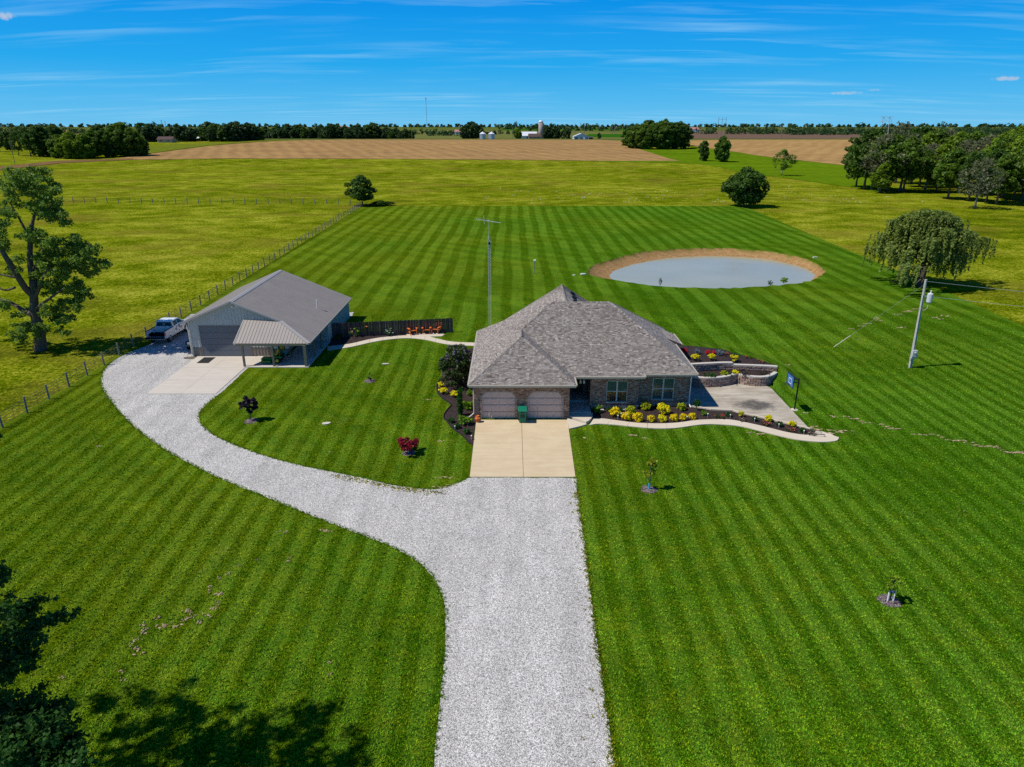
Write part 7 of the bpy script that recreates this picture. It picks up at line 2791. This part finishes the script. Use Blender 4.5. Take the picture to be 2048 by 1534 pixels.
t = thing("radio_mast", "tall thin radio mast rising far beyond the belt of trees", "mast", (farX(853, 2600, 60), 2600, 2))
m = MB()
m.tube([(0, 0, 0), (0, 0, 108)], .75, 4)
link("mast_shaft", m.mesh("mast_shaft"), plain("mast_grey", (0.35, 0.30, 0.28), .7), t)
m = MB()
m.tube([(0, 0, 104), (0, 0, 111)], 1.3, 6)
link("mast_head", m.mesh("mast_head"), BLACKPAINT, t)

POLEGREY = plain("far_pole_grey", (0.16, 0.145, 0.13), .9)
t = thing("transmission_tower", "steel transmission tower with a crossbar standing behind the right woods", "pylon", (farX(1770, 1000, 20), 1000, hgt(1000) - 1))
for sx in (-1, 1):
    m = MB()
    m.bar((sx * 6.5, 0, 0), (sx * 4.0, 0, 30), .55)
    link("tower_leg", m.mesh("tower_leg"), STEEL, t)
    m = MB()
    m.bar((sx * 4.0, 0, 30), (sx * 9.0, 0, 24), .35)
    m.bar((sx * 9.0, 0, 24), (sx * 4.6, 0, 24), .3)
    link("side_arm", m.mesh("side_arm"), STEEL, t)
m = MB()
m.bar((-9, 0, 30), (9, 0, 30), .45)
m.bar((-5, 0, 24.5), (5, 0, 24.5), .3)
for a, b in (((-4.2, 30), (0, 25)), ((4.2, 30), (0, 25)), ((-5.9, 8), (5.4, 13)), ((5.9, 8), (-5.4, 13)), ((-6.4, 2), (5.9, 8)), ((6.4, 2), (-5.9, 8))):
    m.bar((a[0], 0, a[1]), (b[0], 0, b[1]), .28)
link("crossbar", m.mesh("crossbar"), STEEL, t)

t = thing("power_pole_group", "three tall poles carrying a line over the tilled field", "power poles", (farX(1443.5, 980, 20), 980, hgt(980) - 1))
for sx in (-5, 0, 5):
    m = MB()
    m.tube([(sx, 0, 0), (sx, 0, 29)], [.32, .22], 6)
    link("pole", m.mesh("pole"), POLEGREY, t)
m = MB()
m.bar((-5.5, 0, 26), (5.5, 0, 26), .2)
link("crossarm", m.mesh("crossarm"), POLEGREY, t)
for (px, py, h, lab, Y) in ((30, 327, 12, "utility pole beside the dirt track at the left edge", None), (293, 300, 8, "pale utility pole at the right tip of the roadside belt", None), (432, 0, 11, "utility pole in front of the belt, left of two", 690), (459, 0, 11, "utility pole in front of the belt, right of two", 700), (537, 0, 11, "utility pole where the stubble field meets the belt", 730), (824, 0, 12, "utility pole between the belt and the grain bins", 760), (1135.5, 0, 13, "utility pole right of the farmstead trees", 790), (1026, 0, 12, "utility pole left of the white farm building", 800), (1563, 0, 15, "lone pole at the far edge of the right stubble field", 800), (1737, 0, 17, "lone pole just left of the steel transmission tower", 950),
                             (1150, 0, 24, "distant line pole on the horizon right of the silo, first of three", 1800), (1161, 0, 26, "distant line pole on the horizon right of the silo, second of three", 1850), (1169, 0, 24, "distant line pole on the horizon right of the silo, third of three", 1900), (1224.5, 0, 24, "distant pole above the green crop, left of three", 1700), (1229.5, 0, 24, "distant pole above the green crop, middle of three", 1720), (1254, 0, 22, "distant pole above the grove's left side", 1700), (326, 0, 30, "thin distant mast above the left belt, left of two", 1500), (333, 0, 28, "thin distant mast above the left belt, right of two", 1500)):
    if Y is None:
        p = T(px, py)
    else:
        p = (farX(px, Y), Y, hgt(Y) - .5)
    t = thing("utility_pole", lab, "utility pole", p)
    m = MB()
    m.tube([(0, 0, 0), (0, 0, h)], [max(.16, p[1] * .0003)] * 2, 6)
    link("shaft", m.mesh("shaft"), POLEGREY, t)
    m = MB()
    m.bar((-1.3, 0, h - .8), (1.3, 0, h - .8), max(.12, p[1] * .0002))
    link("crossarm", m.mesh("crossarm"), POLEGREY, t)

# ---------------------------------------------------------------- bare soil, weeds, flowers, tall grass
def soil_patches(spots, seed, name="bare_soil", m_=BARE, z=.03):
    r = random.Random(seed)
    mb = MB()
    for (px, py, rx, ry) in spots:
        c0 = G(px, py)
        for _ in range(r.randint(5, 9)):
            p = (c0[0] + r.gauss(0, rx * .6), c0[1] + r.gauss(0, ry * .7))
            sx_, sy_ = min(.16, rx * r.uniform(.15, .5)), min(.12, ry * r.uniform(.25, .7))
            ol = []
            for k in range(9):
                a = 2 * math.pi * k / 9
                q_ = r.uniform(.45, 1.2)
                ol.append((p[0] + sx_ * q_ * math.cos(a), p[1] + sy_ * q_ * math.sin(a)))
            k = len(ol)
            c_ = (p[0], p[1], z + .035)
            mb.idx([(x, y, z) for x, y in ol] + [c_], [(i, (i + 1) % k, k) for i in range(k)])
    o = mb.build(name, m_)
    o["kind"] = "stuff"
    return o


Z7 = lambda x, y: (x / 2.926, 1080 + y / 2.926)
sp = []
for (x, y, a) in ((715, 772, 12), (715, 825, 13), (815, 660, 17), (790, 632, 11), (790, 603, 13), (790, 575, 12), (845, 540, 13), (850, 523, 10), (850, 497, 12), (920, 460, 11), (950, 508, 19), (975, 495, 14), (1048, 503, 15), (1075, 473, 10), (1092, 464, 10), (1102, 415, 14), (1130, 448, 14), (1120, 430, 7), (1175, 480, 13), (1205, 435, 15), (1245, 405, 12), (1275, 388, 8), (1270, 365, 8), (1275, 320, 14), (1230, 297, 10), (1232, 273, 10), (1288, 226, 10), (1335, 197, 11), (1395, 153, 7), (1505, 118, 6), (1700, 104, 10), (1690, 125, 10), (372, 803, 9), (1928, 720, 8), (1930, 785, 7)):
    q = Z7(x, y)
    sp.append((*q, a * .0115, a * .0085))
for (px, py, rx, ry) in ((560, 1063, .12, .08), (572, 1065, .12, .08), (640, 1060, .2, .07), (655, 1063, .2, .08), (888, 955, .3, .13), (885, 975, .5, .12), (905, 970, .3, .1), (1297, 983, .2, .1), (1170, 876, .18, .15), (1290, 877, .2, .08), (1270, 871, .3, .1), (1520, 868, .45, .12), (1500, 866, .3, .08), (1615, 855, .7, .16), (1640, 860, .8, .2), (1660, 866, .7, .18), (1682, 862, .7, .12), (1565, 740, .5, .5), (1560, 752, .45, .3), (1570, 730, .4, .3), (1548, 770, .6, .12), (1612, 827, .2, .1), (1815, 622, .35, .2), (1872, 636, .8, .4), (1885, 632, .6, .35), (1754, 637, .4, .25), (1800, 655, .5, .2), (1830, 566, .9, .5), (200, 893, .3, .05), (235, 800, .25, .05), (855, 800, .25, .08), (880, 883, .2, .1), (660, 905, .12, .07), (210, 795, .2, .04)):
    sp.append((px, py, rx, ry))
for k in range(44):     # dry trench line across the right lawn
    t_ = k / 43
    px, py = 1652 + t_ * 400, 828 + t_ * 82 + 3 * math.sin(k)
    if rnd.random() < .75:
        sp.append((px, py, rnd.uniform(.12, .42), rnd.uniform(.04, .10)))
for k in range(26):
    t_ = k / 25
    px, py = 1700 + t_ * 150, 658 - t_ * 45 + 2 * math.sin(k * 2)
    if rnd.random() < .6:
        sp.append((px, py, rnd.uniform(.15, .5), rnd.uniform(.05, .12)))
soil_patches(sp, 8)


def tufts(name, m_, pts, hmin, hmax, wd, seed, blades=4, lean=.35):
    """Grass tufts as bent blades, joined as ground cover."""
    g = np.random.default_rng(seed)
    n = len(pts)
    P = np.repeat(np.asarray(pts, float), blades, axis=0)
    N_ = len(P)
    a = g.uniform(0, 6.283, N_)
    h = g.uniform(hmin, hmax, N_)
    dx_, dy_ = np.cos(a), np.sin(a)
    P[:, 0] += dx_ * wd * .6 * g.random(N_)
    P[:, 1] += dy_ * wd * .6 * g.random(N_)
    ln = h * lean * g.uniform(.3, 1.6, N_)
    w2 = wd * g.uniform(.4, 1.0, N_) * .5
    v = np.empty((N_, 4, 3))
    v[:, 0] = P + np.stack([-dy_ * w2, dx_ * w2, 0 * h - .02], 1)
    v[:, 1] = P + np.stack([dy_ * w2, -dx_ * w2, 0 * h - .02], 1)
    v[:, 2] = P + np.stack([dx_ * ln * .5 + dy_ * w2 * .7, dy_ * ln * .5 - dx_ * w2 * .7, h * .7], 1)
    v[:, 3] = P + np.stack([dx_ * ln, dy_ * ln, h], 1)
    me = bpy.data.meshes.new(name)
    me.vertices.add(N_ * 4)
    me.vertices.foreach_set("co", v.reshape(-1).astype(np.float32))
    me.loops.add(N_ * 4)
    me.polygons.add(N_)
    me.loops.foreach_set("vertex_index", np.arange(N_ * 4, dtype=np.int32))
    me.polygons.foreach_set("loop_start", np.arange(0, N_ * 4, 4, dtype=np.int32))
    at_ = me.attributes.new("tint", "FLOAT", "FACE")
    at_.data.foreach_set("value", np.clip(g.normal(.5, .20, N_) + .22 * (np.sin(P[:, 0] * .31 + 2 * np.sin(P[:, 1] * .13)) * np.sin(P[:, 1] * .42 + 1.7 * np.sin(P[:, 0] * .21)) + np.sin(P[:, 0] * 1.3 + P[:, 1] * .7) * np.sin(P[:, 1] * 1.1 - P[:, 0] * .5)), 0, 1).astype(np.float32))
    me.update(calc_edges=True)
    me.materials.append(m_)
    o = link(name, me, None)
    o["kind"] = "stuff"
    return o


TALLG = leaf_mat("tall_grass_blades", (0.060, 0.098, 0.002), (0.27, 0.29, 0.02), .4, .0)
g = np.random.default_rng(3)
n = 30000
Y = 38 + (200 - 38) * g.random(n) ** .75
X = np.where(g.random(n) < .72, -38.4 - (Y - 46) * .027 - g.random(n) * (12 + Y * .62), 0)
side = X == 0
X = np.where(side, 60.2 + (Y - 73) * .034 + g.random(n) * 34 * (Y / 90), X)
keep = (~side) | (Y > 62)
tufts("meadow_grass", TALLG, np.stack([X, Y, 0 * X - .05], 1)[keep], .08, .27, .16, 4, .7)
# white umbels in the far meadow
n = 110
Y = 198 + np.abs(g.normal(0, 26, n))
X = g.uniform(-5, 110, n) + g.normal(0, 6, n)
cl = np.stack([X, Y, np.full(n, .45)], 1)
P = np.repeat(cl, 3, 0) + g.normal(0, .22, (n * 3, 3)) * np.array((1.6, 1, .4))
o = link("white_meadow_flowers", leaf_mesh("white_meadow_flowers", P, np.tile(np.array((0, -.4, 1.0)), (len(P), 1)), .17, g.random(len(P)), leaf_mat("umbel_white", (.45, .45, .36), (.8, .8, .72), .2), seed=3), None)
o["kind"] = "stuff"
# weeds creeping over the gravel edge
WEED = leaf_mat("gravel_weeds", (0.10, 0.12, 0.004), (0.36, 0.33, 0.012), .2)
pts = []
for k in range(420):
    y = 17 + 20 * g.random()
    pts.append((float(np.interp(y, [17.6, 23.9, 29.3, 38.5], [3.62, 3.7, 3.86, 4.05])) + g.normal(-.02, .10) - (abs(g.normal(0, .3)) if g.random() < .22 else 0), y, 0))
for k in range(220):
    t_ = g.random()
    x = -11.5 + 7.5 * t_
    pts.append((x + g.normal(0, .1), float(np.interp(x, [-14, -9.7, -7, -4.8], [40.1, 38.4, 37.3, 36.9])) - abs(g.normal(0, .28)), 0))
tufts("gravel_weeds", WEED, pts, .02, .10, .09, 6, 4, .8)
# grass fringe standing along the gravel and concrete edges
pts = []
ed = gl[:]
for a, b in zip(ed, ed[1:]):
    L = math.dist(a, b)
    if max(abs(a[1]), abs(b[1])) > 62 or min(a[1], b[1]) < 12 or (abs(a[1] - b[1]) < .05 and abs(a[1] - 38.6) < .1):
        continue
    for k in range(int(L * 20)):
        t_ = g.random()
        pts.append((a[0] + (b[0] - a[0]) * t_ + g.normal(0, .07), a[1] + (b[1] - a[1]) * t_ + g.normal(0, .07), 0))
FRINGE = leaf_mat("lawn_fringe_blades", (0.045, 0.115, 0.003), (0.17, 0.29, 0.010), .4, .0)
tufts("lawn_fringe_grass", FRINGE, pts, .05, .12, .05, 7, 4, .7)

# turf standing as blades in the nearest part of the lawn
def inside(poly, X, Y):
    r_ = np.zeros(len(X), bool)
    for (x0, y0), (x1, y1) in zip(poly, poly[1:] + poly[:1]):
        c_ = ((y0 > Y) != (y1 > Y)) & (X < (x1 - x0) * (Y - y0) / (y1 - y0 + 1e-12) + x0)
        r_ ^= c_
    return r_


n = 190000
Y = 16.5 + 62 * g.random(n) ** 1.5
X = (g.random(n) * 2 - 1) * (Y * .80 + 5.5)
fx = [(p[0], p[1]) for p in PX((1134, 828), (1138, 860), (1174, 851), (1225, 851), (1272, 856), (1350, 858), (1389, 853), (1440, 851), (1483, 855), (1536, 868), (1589, 880), (1640, 886), (1680, 884), (1682, 872), (1640, 862))] + [(22.2, 45.9), (22.3, 54.4), (28, 54), (27, 62), (20, 71), (-3, 68), (-3, 47)]
sx_ = [(-38, 52.9), (-24.5, 52.9), (-18.7, 59.5), (-18.7, 79), (-38, 79)]
bw_ = [(p[0], p[1]) for p in PX((655, 702), (700, 696), (740, 687), (775, 681), (815, 678), (850, 681), (880, 687), (905, 691.5), (950, 693.5), (950, 685), (905, 683), (885, 672), (906, 664), (655, 664))]
ok = ~inside([(p[0], p[1]) for p in gl], X, Y) & ~inside([(-3.2, 38.4), (4.25, 38.4), (4.4, 48), (-3.2, 48)], X, Y) & ~inside([(p[0], p[1]) for p in bed_left], X, Y) & ~inside(fx, X, Y) & ~inside(sx_, X, Y) & ~inside(bw_, X, Y) & (X > -37.6 - (Y - 46) * .02) & (X < 56)
tufts("lawn_grass", LAWN_BLADE, np.stack([X, Y, 0 * X], 1)[ok], .02, .06, .085, 5, 3, 1.3)
